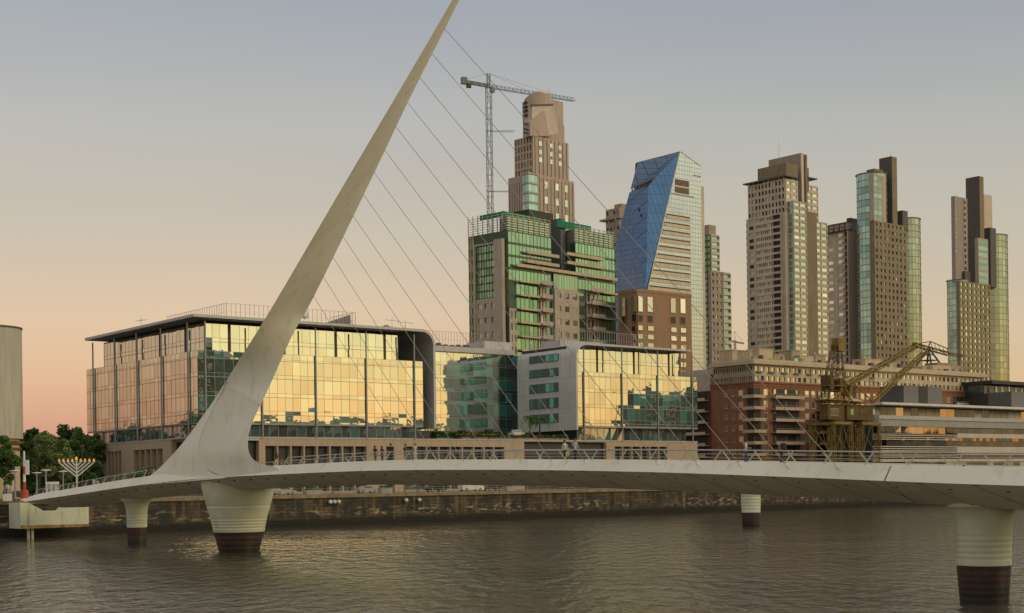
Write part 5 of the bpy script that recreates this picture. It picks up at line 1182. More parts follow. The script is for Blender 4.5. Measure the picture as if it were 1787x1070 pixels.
Mb.grid('L', [.8, 0, 0, 0, 0, 0], M['creamdark'], rg(M['gDim'], M['dark']), 18, 2, .6, .45, .3, a0=.9, a1=vA, z0=zat, z1=zcor)  # left attic face takes a darker copy of the cream
fm = (zat - .9 - GZ) / 6.9
cols = [(1336, 1), (1408, 1), (1419, 1), (1452, 0), (1462, 0), (1505, 0), (1515, 1), (1527, 1), (1640, 0), (1655, 0), (1690, 0), (1700, 0)]
zf = [Mb.hit(1316, y, 1, 0).z for y in (693, 713.3, 733.6, 754, 774.3, 794.6)]
def brickwin(face, a, w_, z0, z1, mat):
    mb = MB(); Mb.fb(mb, face, 0, a - w_ / 2 - .1, a + w_ / 2 + .1, .004, .10, z0 - .25, z0); Mb.fb(mb, face, 0, a - w_ / 2 - .1, a - w_ / 2, .004, .08, z0, z1); Mb.fb(mb, face, 0, a + w_ / 2, a + w_ / 2 + .1, .004, .08, z0, z1); f = Mb.build(mb, 'window_surround', M['cream'])
    Mb.pane(face, 0, a - w_ / 2, a + w_ / 2, z0, z1, mat, .05, .01)
for j, z in enumerate(zf):
    for px, t in cols:
        brickwin('R', um(px), 1.55, z + .75, z + 2.35, random.choice([M['gTower'], M['gPale'], M['gTower']]) if j < 3 else random.choice([M['gTower'], M['gDim'], M['gDim']]))
    for px in (1293, 1267, 1280): brickwin('L', vm_(px), 1.5 if px == 1293 else .9, z + .75, z + 2.2, M['gDim'] if px == 1293 else M['gLow'])
    for (pa, pb, dpt) in ((1346, 1396, 1.7), (1424, 1446, 1.5), (1470, 1500, 1.6), (1600, 1630, 1.6), (1662, 1685, 1.6)):
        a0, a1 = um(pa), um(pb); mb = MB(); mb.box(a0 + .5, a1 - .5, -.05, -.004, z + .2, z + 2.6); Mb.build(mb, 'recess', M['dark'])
        for k in range(3): a = a0 + 1 + k * (a1 - a0 - 2) / 2.2; Mb.pane('R', 0, a, a + .9, z + .3, z + 2.4, random.choice([M['gTower'], M['gDim']]), .08)
        mb = MB(); mb.box(a0, a1, -dpt, -.06, z - .18, z + .05); mb.box(a0, a1, -dpt - .08, -dpt - .003, z - .25, z + .62); mb.bar((a0, -dpt, z + 1.0), (a1, -dpt, z + 1.0), .06); Mb.build(mb, 'balcony', M['cream'])
    # wrap-round corner balcony
    vb = vm_(1302); ub = um(1329); mb = MB(); mb.box(-1.6, ub, -1.6, -.003, z - .18, z + .05); mb.box(-1.6, -.003, 0, vb, z - .18, z + .05)
    mb.box(-1.7, ub, -1.7, -1.603, z - .25, z + .62); mb.box(-1.7, -1.603, -1.6, vb, z - .25, z + .62); Mb.build(mb, 'balcony', M['cream'])
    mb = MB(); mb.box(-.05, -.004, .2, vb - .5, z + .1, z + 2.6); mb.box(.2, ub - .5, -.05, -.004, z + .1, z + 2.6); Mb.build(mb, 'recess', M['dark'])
# slanted canvas awnings on the right-hand attic
for px in (1683, 1698, 1712):
    a0, a1 = um(px), um(px + 11); z1 = zat + 3.6; mb = MB(); mb.add([(a0, -.1, z1), (a1, -.1, z1), (a1 + .6, -3.0, z1 - 2.7), (a0 + .6, -3.0, z1 - 2.7), (a0, -.1, z1 - .12), (a1, -.1, z1 - .12), (a1 + .6, -3.0, z1 - 2.82), (a0 + .6, -3.0, z1 - 2.82)], [(0, 1, 2, 3), (7, 6, 5, 4), (0, 4, 5, 1), (1, 5, 6, 2), (2, 6, 7, 3), (3, 7, 4, 0)]); Mb.build(mb, 'awning', M['white'])
for k in range(10):
    a = um(1322 + k * 22); mb = MB(); z1 = zat + att + .35; mb.add([(a, .45, z1 + .35), (a + 2.6, .45, z1 + .35), (a + 2.6, -.3, z1), (a, -.3, z1), (a, .45, z1 + .28), (a + 2.6, .45, z1 + .28), (a + 2.6, -.3, z1 - .07), (a, -.3, z1 - .07)], [(0, 1, 2, 3), (7, 6, 5, 4), (0, 4, 5, 1), (1, 5, 6, 2), (2, 6, 7, 3), (3, 7, 4, 0)]); Mb.build(mb, 'awning', M['terrace'])
# roof clutter
rnd = random.Random(5)
for (pa, pb, yt, v) in ((1278, 1297, 611, 22), (1309, 1325, 612, 8), (1325, 1349, 609, 6), (1350, 1368, 618, 6), (1381, 1396, 612, 8), (1396, 1420, 621, 6), (1423, 1441, 620, 8), (1510, 1540, 627, 7), (1545, 1570, 630, 7), (1612, 1628, 640, 8), (1636, 1660, 634, 7), (1660, 1680, 638, 8)):
    a = Mb.hit(pa, yt, 1, v); b_ = Mb.hit(pb, yt, 1, v); mb = MB(); mb.box(a.x, b_.x, v, v + 5, zr, a.z); mb.box(a.x - .15, b_.x + .15, v - .15, v + 5.1, a.z + .003, a.z + .22)
    if rnd.random() < .6: mb.box(a.x + .6, a.x + 1.6, v + 1, v + 2, a.z + .225, a.z + 1.0)
    Mb.build(mb, 'stair_house', random.choice([M['cream'], M['creamdark']]))
for k in range(26):
    a = um(1330 + k * 14.5 + rnd.uniform(-4, 4)); mb = MB(); w_ = rnd.uniform(.6, 1.6); v = rnd.uniform(1.5, 4); mb.box(a, a + w_, v, v + 1.2, zr + .2, zr + .2 + rnd.uniform(.5, 1.5)); Mb.build(mb, 'rooftop_unit', random.choice([M['slate'], M['creamdark'], M['steel'], M['gTeal']]))
# small stepped wing behind the glass office
mb = MB(); vw = vM + .01; mb.box(-.6, 14, vw, vw + 22, GZ, zat - 1.5); Mb.build(mb, 'rear_wing', M['brickdark'])
for j, z in enumerate(zf):
    mb = MB(); mb.box(-2.3, -.603, vw + .2, vw + 12.5, z - .18, z + .05); mb.box(-2.4, -2.303, vw + .2, vw + 12.5, z - .25, z + .65); Mb.build(mb, 'balcony', M['cream'])
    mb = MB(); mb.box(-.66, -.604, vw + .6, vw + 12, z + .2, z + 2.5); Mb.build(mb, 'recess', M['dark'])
mb = MB(); mb.box(0, 8, vw, vw + 11, zat - 2, zat + 1.5); mb.box(1, 9, vw + 1, vw + 16, zat + 1.503, zat + 3.6); mb.box(3, 9, vw + 1, vw + 22, zat + 3.603, zat + 5.2); Mb.build(mb, 'stepped_roof_terrace', M['taupelight'])
Mb.finish()

# --- N: low banded building on the right
Nb = Bld('office_building', 'low long white office with horizontal glass bands and thin white roof on the right', 'office building', 1530, 385, 51.5)
un = lambda px, y=740: Nb.hit(px, y, 1, 0).x
nz = lambda y: Nb.hit(1600, y, 1, 0).z
uN = un(1990)
uD = un(1577); mb = MB(); mb.box(.5, uN, 1.5, 3.0, GZ, nz(708)); Nb.build(mb, 'core', M['charcoal']); mb = MB(); mb.box(uD, uN, 3.01, 26, GZ, nz(708)); Nb.build(mb, 'rear_core', M['charcoal'])
mb = MB(); mb.box(-.4, uN + 1, -2.2, 3.2, nz(709), nz(705)); Nb.build(mb, 'roof', M['white']); mb = MB(); mb.box(uD - .4, uN + 1, 3.21, 27, nz(709), nz(705) - .01); Nb.build(mb, 'rear_roof', M['white'])
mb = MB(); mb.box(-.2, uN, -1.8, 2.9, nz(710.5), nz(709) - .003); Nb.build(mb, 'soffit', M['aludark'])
def bandN(y0, y1, o, mat, name, p0=1530, p1=1990): mb = MB(); mb.box(un(p0), un(p1), -o, 1.49, nz(y1), nz(y0)); Nb.build(mb, name, mat)
def glassN(y0, y1, o, mats, p0=1530, p1=1990, w=3.4):
    a0, a1 = un(p0), un(p1); n_ = int((a1 - a0) / w)
    for i in range(n_): Nb.pane('R', 0, a0 + i * (a1 - a0) / n_ + .05, a0 + (i + 1) * (a1 - a0) / n_ - .05, nz(y1), nz(y0), random.choice(mats), o, .02)
glassN(712, 726, -1.4, [M['gBand'], M['gBand'], M['sand'], M['gLow'], M['gLow'], M['creamdark']])
bandN(726.5, 733, .9, M['alu'], 'parapet'); bandN(733, 745, .6, M['concrete'], 'parapet_skirt')
glassN(745.5, 757, .3, [M['gBand']], 1530, 1648); bandN(757, 758.5, .5, M['aludark'], 'transom', 1530, 1668); glassN(746, 755, .3, [M['gLow']], 1650, 1990)
bandN(755.3, 763.2, .55, M['sandlight'], 'spandrel', 1668)
for i, y in enumerate((759.5, 763, 766.5)): bandN(y, y + 1.5, .9, M['sandlight'], 'louvre', 1530, 1667)
glassN(763.4, 769, .35, [M['gBand'], M['gLow'], M['gLow'], M['gLow']], 1530, 1990, 1.7)
glassN(769.5, 778.5, .30, [M['gLow']], 1545, 1990); bandN(779, 790, .55, M['sandlight'], 'spandrel', 1668)
for i in range(6): bandN(779 + i * 3.6, 780.7 + i * 3.6, .9, M['sandlight'], 'louvre', 1530, 1667)
glassN(790.5, 800, .3, [M['gLow']], 1668); bandN(792.5, 794, .6, M['sandlight'], 'louvre', 1668); bandN(801, 806, .7, M['sandlight'], 'spandrel')
glassN(806.5, 850, .2, [M['gLow'], M['gTeal'], M['gLow']])
mb = MB(); a = Nb.hit(1577, 672, 1, 5); b_ = Nb.hit(1644, 672, 1, 5); vv = Nb.hit(1535.5, 700, 0, a.x).y
mb.box(a.x, b_.x, 5, vv, nz(705) + .003, a.z); Nb.build(mb, 'roof_box', M['slatelight']); mb = MB(); mb.box(a.x - .02, a.x - .003, 5.1, vv, nz(704.5), a.z - .1); Nb.build(mb, 'roof_box_shaded_side', M['slate'])  # darker sheet paints the shaded left face of the box
mb = MB(); mb.box(Nb.hit(1603, 690, 1, 5).x, Nb.hit(1619, 690, 1, 5).x, 4.95, 4.997, nz(704.5), a.z - .05); Nb.build(mb, 'roof_box_opening', M['dark'])
mb = MB(); a = Nb.hit(1765, 683, 1, 5); vv = Nb.hit(1725, 700, 0, a.x).y; mb.box(a.x, un(1990) - 4, 5, vv, nz(705) + .003, a.z); Nb.build(mb, 'roof_box', M['slatelight']); mb = MB(); mb.box(a.x - .02, a.x - .003, 5.1, vv, nz(704.5), a.z - .1); Nb.build(mb, 'roof_box_shaded_side', M['slate'])  # second box, its left-face shade painted the same way
Nb.finish()
# dark rooftop bar pavilion farther right
Pv = Bld('pavilion', 'black roofed block with white rooftop objects at the right edge behind the grey box', 'building', 1728, 455)
b_ = Pv.blk(1730, 1722, 1900, 664, 0); mb = MB(); mb.box(b_[0], b_[1], 1, 16, GZ, Pv.hit(1730, 686, 1, 0).z); Pv.build(mb, 'wall', M['charcoal'])
mb = MB(); mb.box(b_[0] - .8, b_[1], -.8, 17, b_[5] - 1.1, b_[5]); Pv.build(mb, 'roof', M['black'])
mb = MB(); mb.box(b_[0] + .5, b_[1], 3, 15, Pv.hit(1730, 686, 1, 0).z, b_[5] - 1.1); Pv.build(mb, 'glazing', M['gLow'])
for k in range(12):
    a = Pv.hit(1736 + k * 12 + random.uniform(-2, 2), 680, 1, .5); mb = MB(); hh = random.uniform(1.4, 2.6); zz_ = Pv.hit(1730, 686, 1, 0).z
    mb.lathe([(.28, zz_), (.45, zz_ + hh * .4), (.30, zz_ + hh * .7), (.36, zz_ + hh), (.05, zz_ + hh + .2)], a.x, .5, 8); Pv.build(mb, 'pale_shape' if False else 'made_up_white_post', M['white'], smooth=True)  # made-up white posts for the unclear pale shapes on the roof
Pv.finish()

# ------------------------------------------------------------------ harbour cranes on the quay
def harbour(name, label, pl, pr, Y, cabwin=True):
    c_ = (pl + pr) / 2; f = Frm(*at(c_, 810, Y).to_2d(), R(38.5)); r_ = empty('harbour_crane', (f.o.x, f.o.y, GZ), f.ang, label, 'crane', 'old yellow dockside cranes on the far quay'); 
    H = lambda x, y, v=0: f.hit(x, y, 1, v) - Vector((0, 0, GZ))
    return f, r_, H
def portal(r_, x0, x1, y0, y1, zt_):
    for x in (x0, x1):
        for y in (y0, y1):
            mb = MB(); lattice(mb, (x, y, 0), (x * .96, y, zt_), .7, 6, .11); mb.build('leg', M['yellow'], r_)
    mb = MB()
    for y in (y0, y1): mb.bar((x0 - .3, y, zt_), (x1 + .3, y, zt_), .5, .7); mb.bar((x0, y, zt_ * .42), (x1, y, zt_ * .42), .2); mb.bar((x0, y, zt_ * .42), ((x0 + x1) / 2, y, zt_), .12); mb.bar((x1, y, zt_ * .42), ((x0 + x1) / 2, y, zt_), .12); mb.bar((x0, y, .4), (x1, y, .4), .3)
    for x in (x0, x1): mb.bar((x, y0 - .3, zt_ - .05), (x, y1 + .3, zt_ - .05), .45, .6); mb.bar((x, y0, zt_ * .42), (x, y1, zt_ * .42), .25); mb.bar((x, y0, zt_ * .42), (x, y1, zt_), .12); mb.bar((x, y1, .3), (x, y0, zt_ * .42), .12)
    mb.build('portal_frame', M['yellow'], r_)
f, r1, H1 = harbour('a', 'yellow lattice dock crane with jib raised upright, left of the two', 1424, 1484, 352)
a = H1(1455, 738); b_ = H1(1486, 738); portal(r1, a.x, b_.x, 0, 7, a.z)
mb = MB(); mb.lathe([(3.2, a.z + .45), (3.2, a.z + .9)], (a.x + b_.x) / 2, 3.5, 24); mb.build('slewing_ring', M['black'], r1)
za = a.z + .9; c0_ = H1(1445, 729, 1); c1_ = H1(1473, 708, 1); mb = MB(); mb.box(c0_.x, c1_.x, 1.0, 3.6, za, c1_.z); mb.box(c0_.x - .2, c1_.x + .2, .8, 3.8, c1_.z + .003, c1_.z + .3); cab = mb.build('machine_house', M['rustyyellow'], r1)
w0 = H1(1449, 726, 1); w1_ = H1(1463, 713, 1); mb = MB(); mb.box(w0.x, w1_.x, .9, .996, w0.z, w1_.z); mb.build('window_frame', M['creamdark'], cab)
for k in range(3): x = w0.x + .15 + k * (w1_.x - w0.x) / 3; mb = MB(); mb.box(x, x + (w1_.x - w0.x) / 3 - .25, .86, .897, w0.z + .2, w1_.z - .2); mb.build('window', M['gLow'], cab)
t0_ = H1(1452, 690); tp = H1(1464, 591, 3.6); tb0 = H1(1436, 700, 3.6); tb1 = H1(1470, 700, 3.6)
mb = MB()
for (x, y) in ((tb0.x + .4, 2.4), (tb1.x - .3, 2.4), (tb0.x + .4, 4.8), (tb1.x - .3, 4.8)):
    lattice(mb, (x, y, c1_.z + .3), (tp.x + (x - tp.x) * .32, 3.6 + (y - 3.6) * .4, tp.z - 1.5), .45, 9, .09)
q = H1(1440, 640); q2 = H1(1468, 640); 
for yy in (700, 680, 660, 640, 620, 604):
    g = (700 - yy) / 96; xl = tb0.x + .4 + (tp.x + (tb0.x - tp.x) * .32 - tb0.x) * g; xr = tb1.x - .3 + (tp.x + (tb1.x - tp.x) * .32 - tb1.x) * g; z = H1(1452, yy).z
    for v in (2.4 + .5 * g, 4.8 - .5 * g): mb.bar((xl, v, z), (xr, v, z), .2); mb.bar((xl, v, z), (xr, v, z + 2.6), .12)
mb.build('raised_jib', M['rustyyellow'], r1)
mb = MB(); mb.box(tp.x - 1.5, tp.x + 1.2, 2.4, 4.8, tp.z - 3.2, tp.z); mb.build('jib_head', M['yellow'], r1)
mb = MB(); z = H1(1452, 697).z; mb.box(tb0.x + .2, tb1.x + .2, 1.6, 5.4, z, z + .25); z = H1(1452, 672).z; mb.box(tb0.x + .6, tb1.x - .2, 2.0, 5.0, z, z + .2)
mb.build('platform', M['yellow'], r1)
mb = MB(); q = H1(1442, 662, 3.6); mb.box(q.x - .4, q.x + 1.0, 2, 5, q.z - 2.6, q.z + 1.0); q = H1(1462, 664, 3.6); mb.box(q.x - .6, q.x + .6, 2.4, 4.6, q.z - 3.0, q.z + .5); mb.build('counterweight', M['rustyyellow'], r1)
for k in (-1, 1): mb = MB(); mb.tube((tp.x + k, 3.6, tp.z), (tb0.x - 1.5 + k * .3, 3.0, H1(1440, 720).z), .04, .04, 4); mb.build('hoist_rope', M['black'], r1)
f, r2, H2 = harbour('b', 'yellow dock crane with long double jib reaching right, right of the two', 1487, 1534, 366)
a = H2(1504, 739); b_ = H2(1535, 739); portal(r2, a.x, b_.x, 0, 7, a.z)
mb = MB(); mb.lathe([(3.4, a.z + .4), (3.4, a.z + .9)], (a.x + b_.x) / 2, 3.5, 24); mb.build('slewing_ring', M['black'], r2)
za = a.z + .9; p = H2(1482, 729); q = H2(1529, 709); mb = MB(); mb.box(p.x, q.x, .6, 4.2, za, q.z); mb.box(p.x - .2, q.x + .3, .4, 4.4, q.z + .003, q.z + .25); mh = mb.build('machine_house', M['rustyyellow'], r2)
for (x0, x1) in ((1484, 1489), (1523, 1526)):
    p_, q_ = H2(x0, 724, .6), H2(x1, 714, .6); mb = MB(); mb.box(p_.x, q_.x, .5, .597, p_.z, q_.z); mb.build('window', M['gTeal'], mh)
def V3(x, y, v=3.5): h_ = H2(x, y, v); return Vector((h_.x, v, h_.z))
mb = MB(); lattice(mb, V3(1473, 674), V3(1602, 602), 1.5, 16, .22, False, 1.0); mb.build('main_jib', M['yellow'], r2)
mb = MB(); lattice(mb, V3(1523, 701), V3(1618, 611), 1.1, 13, .2, False, .9); mb.build('lower_jib', M['yellow'], r2)
mb = MB(); lattice(mb, V3(1594, 601), V3(1655, 618), .9, 7, .16); lattice(mb, V3(1655, 618), V3(1684, 622), .6, 3, .12); mb.bar(V3(1594, 601), V3(1624, 596), .22); mb.bar(V3(1624, 596), V3(1655, 609), .2); mb.bar(V3(1624, 596), V3(1618, 611), .25)
for k in range(5): mb.bar(V3(1624 + k * 7, 596 + k * 3), V3(1628 + k * 7, 611 + k * 1.8), .1)
mb.bar(V3(1655, 609), V3(1652, 617), .15); mb.build('beak', M['rustyyellow'], r2)
mb = MB()
for v in (1.4, 5.6):
    mb.bar(V3(1473, 674, v), V3(1487, 700, v), .3); mb.bar(V3(1487, 668, v), V3(1480, 706, v), .3); mb.bar(V3(1489, 668, v), V3(1523, 701, v), .28); mb.bar(V3(1478, 688, v), V3(1520, 704, v), .22); mb.bar(V3(1489, 668, v), V3(1480, 706, v), .2)
mb.build('luffing_frame', M['yellow'], r2)
mb = MB(); q = V3(1481, 680); mb.box(q.x - 1.4, q.x + 1.2, 2.2, 4.8, q.z - 1.6, q.z + 1.0); mb.build('counterweight', M['rustyyellow'], r2)
mb = MB(); mb.bar(V3(1473, 655), V3(1535, 670), .08); mb.bar(V3(1505, 657), V3(1541, 672), .08); mb.bar(V3(1541, 672), V3(1580, 640), .14); mb.build('tie_rods', M['rustyyellow'], r2)
# white topped teal service mast of a moored boat-like roof structure on the brick block
tt = Bld('roof_mast', 'small teal and white pyramidal roof structure behind the crane beak', 'roof structure', 1622, 470)
mb = MB(); q = tt.hit(1622, 607, 1, 0); z = tt.hit(1622, 640, 1, 0).z
for (x, y) in ((-3, -3), (3, -3), (3, 3), (-3, 3)): mb.bar((x, y, z), (0, 0, q.z), .5)
for g in (.3, .6): s3 = 3 * (1 - g); mb.box(-s3, s3, -s3, s3, z + (q.z - z) * g, z + (q.z - z) * g + .3)
tt.build(mb, 'frame', M['gTeal'] if False else solid('dark_teal_steel', (.02, .06, .06), .5)); mb = MB(); mb.box(-5, 5, -5, 5, z - 3.5, z - .003); mb.box(-3.5, 3.5, -3.5, 3.5, GZ, z - 3.51); tt.build(mb, 'base', M['cream'])

# ------------------------------------------------------------------ left side: silo, lamps, menorah, booth, pole
Ys = 252; ps = at(-21, 700, Ys); sl = empty('silo', (ps.x, ps.y, GZ), 0, 'tall plain pale concrete silo cut by the left edge of the picture', 'silo')
r_ = 57.5 * Ys / FPX; z1 = at(-21, 575, Ys).z - GZ; zb_ = at(30, 766, Ys).z - GZ
mb = MB(); mb.lathe([(r_, zb_), (r_, z1)], n=64); mb.build('drum', M['silo'], sl, smooth=True)
mb = MB(); mb.lathe([(r_ + .02, z1 + .003), (r_ + .14, z1 + .01), (r_ + .14, z1 + .3), (.2, z1 + 1.0)], n=64); mb.build('roof', M['slate'], sl, smooth=True)
mb = MB(); mb.lathe([(r_ - .6, 0), (r_ - .6, zb_ - .02)], n=64); mb.build('base', M['cream'], sl, smooth=True)
mb = MB(); mb.lathe([(r_ + .15, zb_ - .9), (r_ + .15, zb_ - .4)], n=48); mb.lathe([(r_ - .3, zb_ - 2.0), (r_ - .3, zb_ - 1.6)], n=48); mb.build('ring_beam', M['rustyyellow'], sl, smooth=True)

def lamp_post(px, yt, label, Y=None, group='promenade lamps by the quay'):
    Y = Y or 240; P = at(px, yt, Y); h_ = P.z - GZ; r = empty('street_lamp', (P.x, P.y, GZ), 0, label, 'street lamp', group)
    mb = MB(); mb.tube((0, 0, 0), (0, 0, h_ - .35), .16, .11, 10); mb.tube((0, 0, 0), (0, 0, .8), .24, .2, 10); mb.build('post', M['steel'], r, smooth=True)
    mb = MB(); mb.lathe([(.12, h_ - .4), (.22, h_ - .15), (.85, h_ - .02), (.80, h_ + .06), (.1, h_ + .16)], n=16); mb.build('lamp_head', M['white'], r, smooth=True); return r
lamp_post(26, 822, 'mushroom topped lamp post at the far left, in front of the loose tree', 236)
lamp_post(64, 825.5, 'mushroom topped lamp post between the striped pole and the taller lamp', 246)
lamp_post(80, 821, 'mushroom topped lamp post just left of the white kiosk, tallest of the row', 234)
lamp_post(110, 823, 'mushroom topped lamp post between white kiosk and menorah', 246)
P = at(143, 781, 262); r = empty('street_lamp', (P.x, P.y, GZ), 0, 'tall thin lamp post above the menorah against the trees', 'street lamp'); h_ = P.z - GZ
mb = MB(); mb.tube((0, 0, 0), (0, 0, h_), .12, .08, 8); mb.build('post', M['slate'], r); mb = MB(); mb.box(-.3, .3, -.3, .3, h_ + .003, h_ + .5); mb.build('lamp_head', M['slate'], r)
P = at(43, 865, 222); pole = empty('barrier_pole', (P.x, P.y, GZ), 0, 'upright red and white striped barrier pole on a red base at the bridge end', 'pole')
zt_ = at(43, 787, 222).z - GZ; zbm = at(43, 855, 222).z - GZ
mb = MB(); mb.lathe([(.62, 0), (.62, zbm * .15), (.6, zbm)], n=16); mb.build('base', M['red'], pole, smooth=True)
mb = MB(); mb.lathe([(.63, 0), (.63, .35)], n=16); mb.build('base_ring', M['white'], pole)
for k in range(5):
    za_ = zbm + (zt_ - zbm) * k / 5; zb__ = zbm + (zt_ - zbm) * (k + 1) / 5; mb = MB(); mb.tube((0, 0, za_ + .003), (0, 0, zb__), .24 - .02 * k, .22 - .02 * k, 10); mb.build('stripe', M['white' if k % 2 else 'red'] if k != 4 else M['white'], pole)
mb = MB(); q = (.35, -.1, zbm + (zt_ - zbm) * .62); mb.box(.2, .75, -.15, .15, q[2] - 1.4, q[2] + .9); mb.build('sign_box', M['white'], pole)
def booth(name, label, cat, px0, px1, yt, yb, Y, mat, kind):
    P0, P1 = at(px0, yb, Y), at(px1, yb, Y); w_ = P1.x - P0.x; h_ = at(px0, yt, Y).z - GZ; r = empty(name, ((P0.x + P1.x) / 2, P0.y, GZ), R(8), label, cat)
    return r, w_, h_
r, w_, h_ = booth('kiosk', 'small white glazed guard kiosk on the quay near the bridge railing', 'kiosk', 82.5, 101, 841, 858, 226, None, 0)
mb = MB(); mb.box(-w_ / 2, w_ / 2, -1.2, 1.2, h_ - .4, h_); mb.box(-w_ / 2 + .15, w_ / 2 - .15, -1.0, 1.0, 0, h_ * .35)
for x in (-w_ / 2 + .05, w_ / 2 - .25, -.1): mb.box(x, x + .2, -1.1, -.9, h_ * .35, h_ - .403); mb.box(x, x + .2, .9, 1.1, h_ * .35, h_ - .403)
mb.build('frame', M['white'], r); mb = MB(); mb.box(-w_ / 2 + .26, w_ / 2 - .27, -.95, .85, h_ * .35 + .01, h_ - .41); mb.build('window', M['gTeal'], r)
r, w_, h_ = booth('equipment_box', 'white box with a grey domed hood at the far left quay edge', 'box', 7, 20, 862, 877, 221, None, 0)
mb = MB(); mb.box(-w_ / 2, w_ / 2, -.6, .6, 0, h_); mb.build('cabinet', M['white'], r)
hh = at(13, 845, 221).z - GZ; mb = MB(); mb.box(-w_ * .32, -w_ * .22, -.4, .4, h_ + .003, hh - .7); mb.box(w_ * .22, w_ * .32, -.4, .4, h_ + .003, hh - .7); mb.lathe([(w_ * .36, hh - .7), (w_ * .34, hh - .3), (w_ * .2, hh - .05), (.02, hh)], n=16); mb.build('hood', M['steel'], r, smooth=True)
# menorah
Y_ = 238; P = at(134, 843, Y_); mn = empty('menorah', (P.x, P.y, GZ), R(6), 'large white nine branched menorah with lit orange lamps standing on the quay', 'menorah')
sc_ = Y_ / FPX; top = at(134, 803.5, Y_).z - GZ; armt = at(134, 807.5, Y_).z - GZ
mb = MB(); mb.tube((0, 0, 0), (0, 0, top), .15, .13, 8); mb.tube((0, 0, 0), (0, 0, .35), .7, .5, 12); mb.build('stem', M['white'], mn, smooth=True)
for i, dx in enumerate((29.5, 22, 14.5, 7.2)):
    for sgn in (-1, 1):
        x = sgn * dx * sc_; zj = armt - dx * sc_ * .84; mb = MB(); mb.tube((0, 0, zj), (x, 0, armt), .12, .11, 8); mb.build('branch', M['white'], mn, smooth=True)
        mb = MB(); mb.lathe([(.10, armt), (.25, armt + .16), (.22, armt + .32)], x, 0, 10); mb.build('lamp_cup', M['white'], mn); mb = MB(); mb.lathe([(.15, armt + .325), (.17, armt + .45), (.03, armt + .70)], x, 0, 10); mb.build('flame_lamp', emit('orange_flame', (1, .42, .08), .8) if 'fl' not in M else M['fl'], mn); M.setdefault('fl', bpy.data.materials['orange_flame'])
mb = MB(); mb.lathe([(.20, top + .05), (.25, top + .3), (.03, top + .7)], 0, 0, 10); mb.build('flame_lamp', M['fl'], mn)
# ------------------------------------------------------------------ quayside furniture
def qpt(px, v): h_ = Q.hit(px, 850, 1, v); return h_.x
# railing along the quay edge
qr = empty('quay_railing', (Q.o.x, Q.o.y, GZ), Q.ang, 'long thin steel railing along the edge of the far quay', 'railing')
mb = MB(); us0, us1 = qpt(160, 1.5), qpt(1500, 1.5); n_ = int((us1 - us0) / 2.6)
for i in range(n_ + 1): u = us0 + i * (us1 - us0) / n_; mb.bar((u, 1.5, 0), (u, 1.5, 1.15), .07)
mb.build('posts', M['steel'], qr)
for z in (1.15, .75, .4): mb = MB(); mb.bar((us0, 1.5, z), (us1, 1.5, z), .05); mb.build('rail', M['steel'], qr)
def quay_lamp(px, globes, label):
    u = qpt(px, .2); W = Q.wld(u, .2, GZ); r = empty('wall_lamp', W, Q.ang, label, 'lamp')
    mb = MB(); mb.tube((0, 0, 0), (0, 0, 1.5), .07, .06, 6); mb.bar((0, .0, .5), (0, -.75, .5), .08); mb.build('bracket', M['slate'], r)
    for g in globes:
        x = g; mb = MB(); mb.bar((x, -.75, .5), (x, -.75, -1.0), .05); mb.bar((0, -.75, .5), (x, -.75, .5), .06) if abs(x) > .01 else None; a = mb.build('drop_arm', M['slate'], r)
        mb = MB(); R_ = .38; mb.lathe([(R_ * math.sin(math.pi * k / 8) + .005, -1.35 - R_ * math.cos(math.pi * k / 8)) for k in range(9)], x, -.75, 12); mb.build('globe', M['white'], r, smooth=True)
quay_lamp(580, (-.9, .0, .9), 'three white globe lamps hung together over the quay wall')
quay_lamp(705, (0,), 'single white globe lamp over the quay wall, left of a near pair')
quay_lamp(728, (0,), 'single white globe lamp over the quay wall, right of a near pair')
def planter(px, w_, h_, label, mat='concrete', v=5):
    u = qpt(px, v); W = Q.wld(u, v, GZ); r = empty('planter', W, Q.ang, label, 'planter', 'low planters on the quay')
    mb = MB(); mb.loft([[(-w_ / 2 * s, -.7 * s, z), (w_ / 2 * s, -.7 * s, z), (w_ / 2 * s, .7 * s, z), (-w_ / 2 * s, .7 * s, z)] for s, z in ((.92, 0), (1, h_ * .9), (1.04, h_ * .9 + .01), (1.04, h_))]); mb.build('trough', M[mat], r)
    mb = MB(); 
    for k in range(60):
        c_ = Vector((random.uniform(-w_ / 2, w_ / 2) * .9, random.uniform(-.5, .5), h_ + random.uniform(.0, .35))); a = Vector((random.gauss(0, .2), random.gauss(0, .2), random.gauss(0, .15))); b = Vector((random.gauss(0, .2), random.gauss(0, .2), random.gauss(0, .15))); mb.add([c_ - a, c_ + b, c_ + a, c_ - b], [(0, 1, 2, 3)])
    mb.build('plants', M['leafdark'], r, recalc=False)
planter(545, 3.4, .9, 'long low concrete planter left of the three globe lamps')
planter(672, 2.6, 1.0, 'short concrete planter left of the paired globe lamps'); planter(890, 2.6, 1.0, 'short concrete planter right of the parked white van')
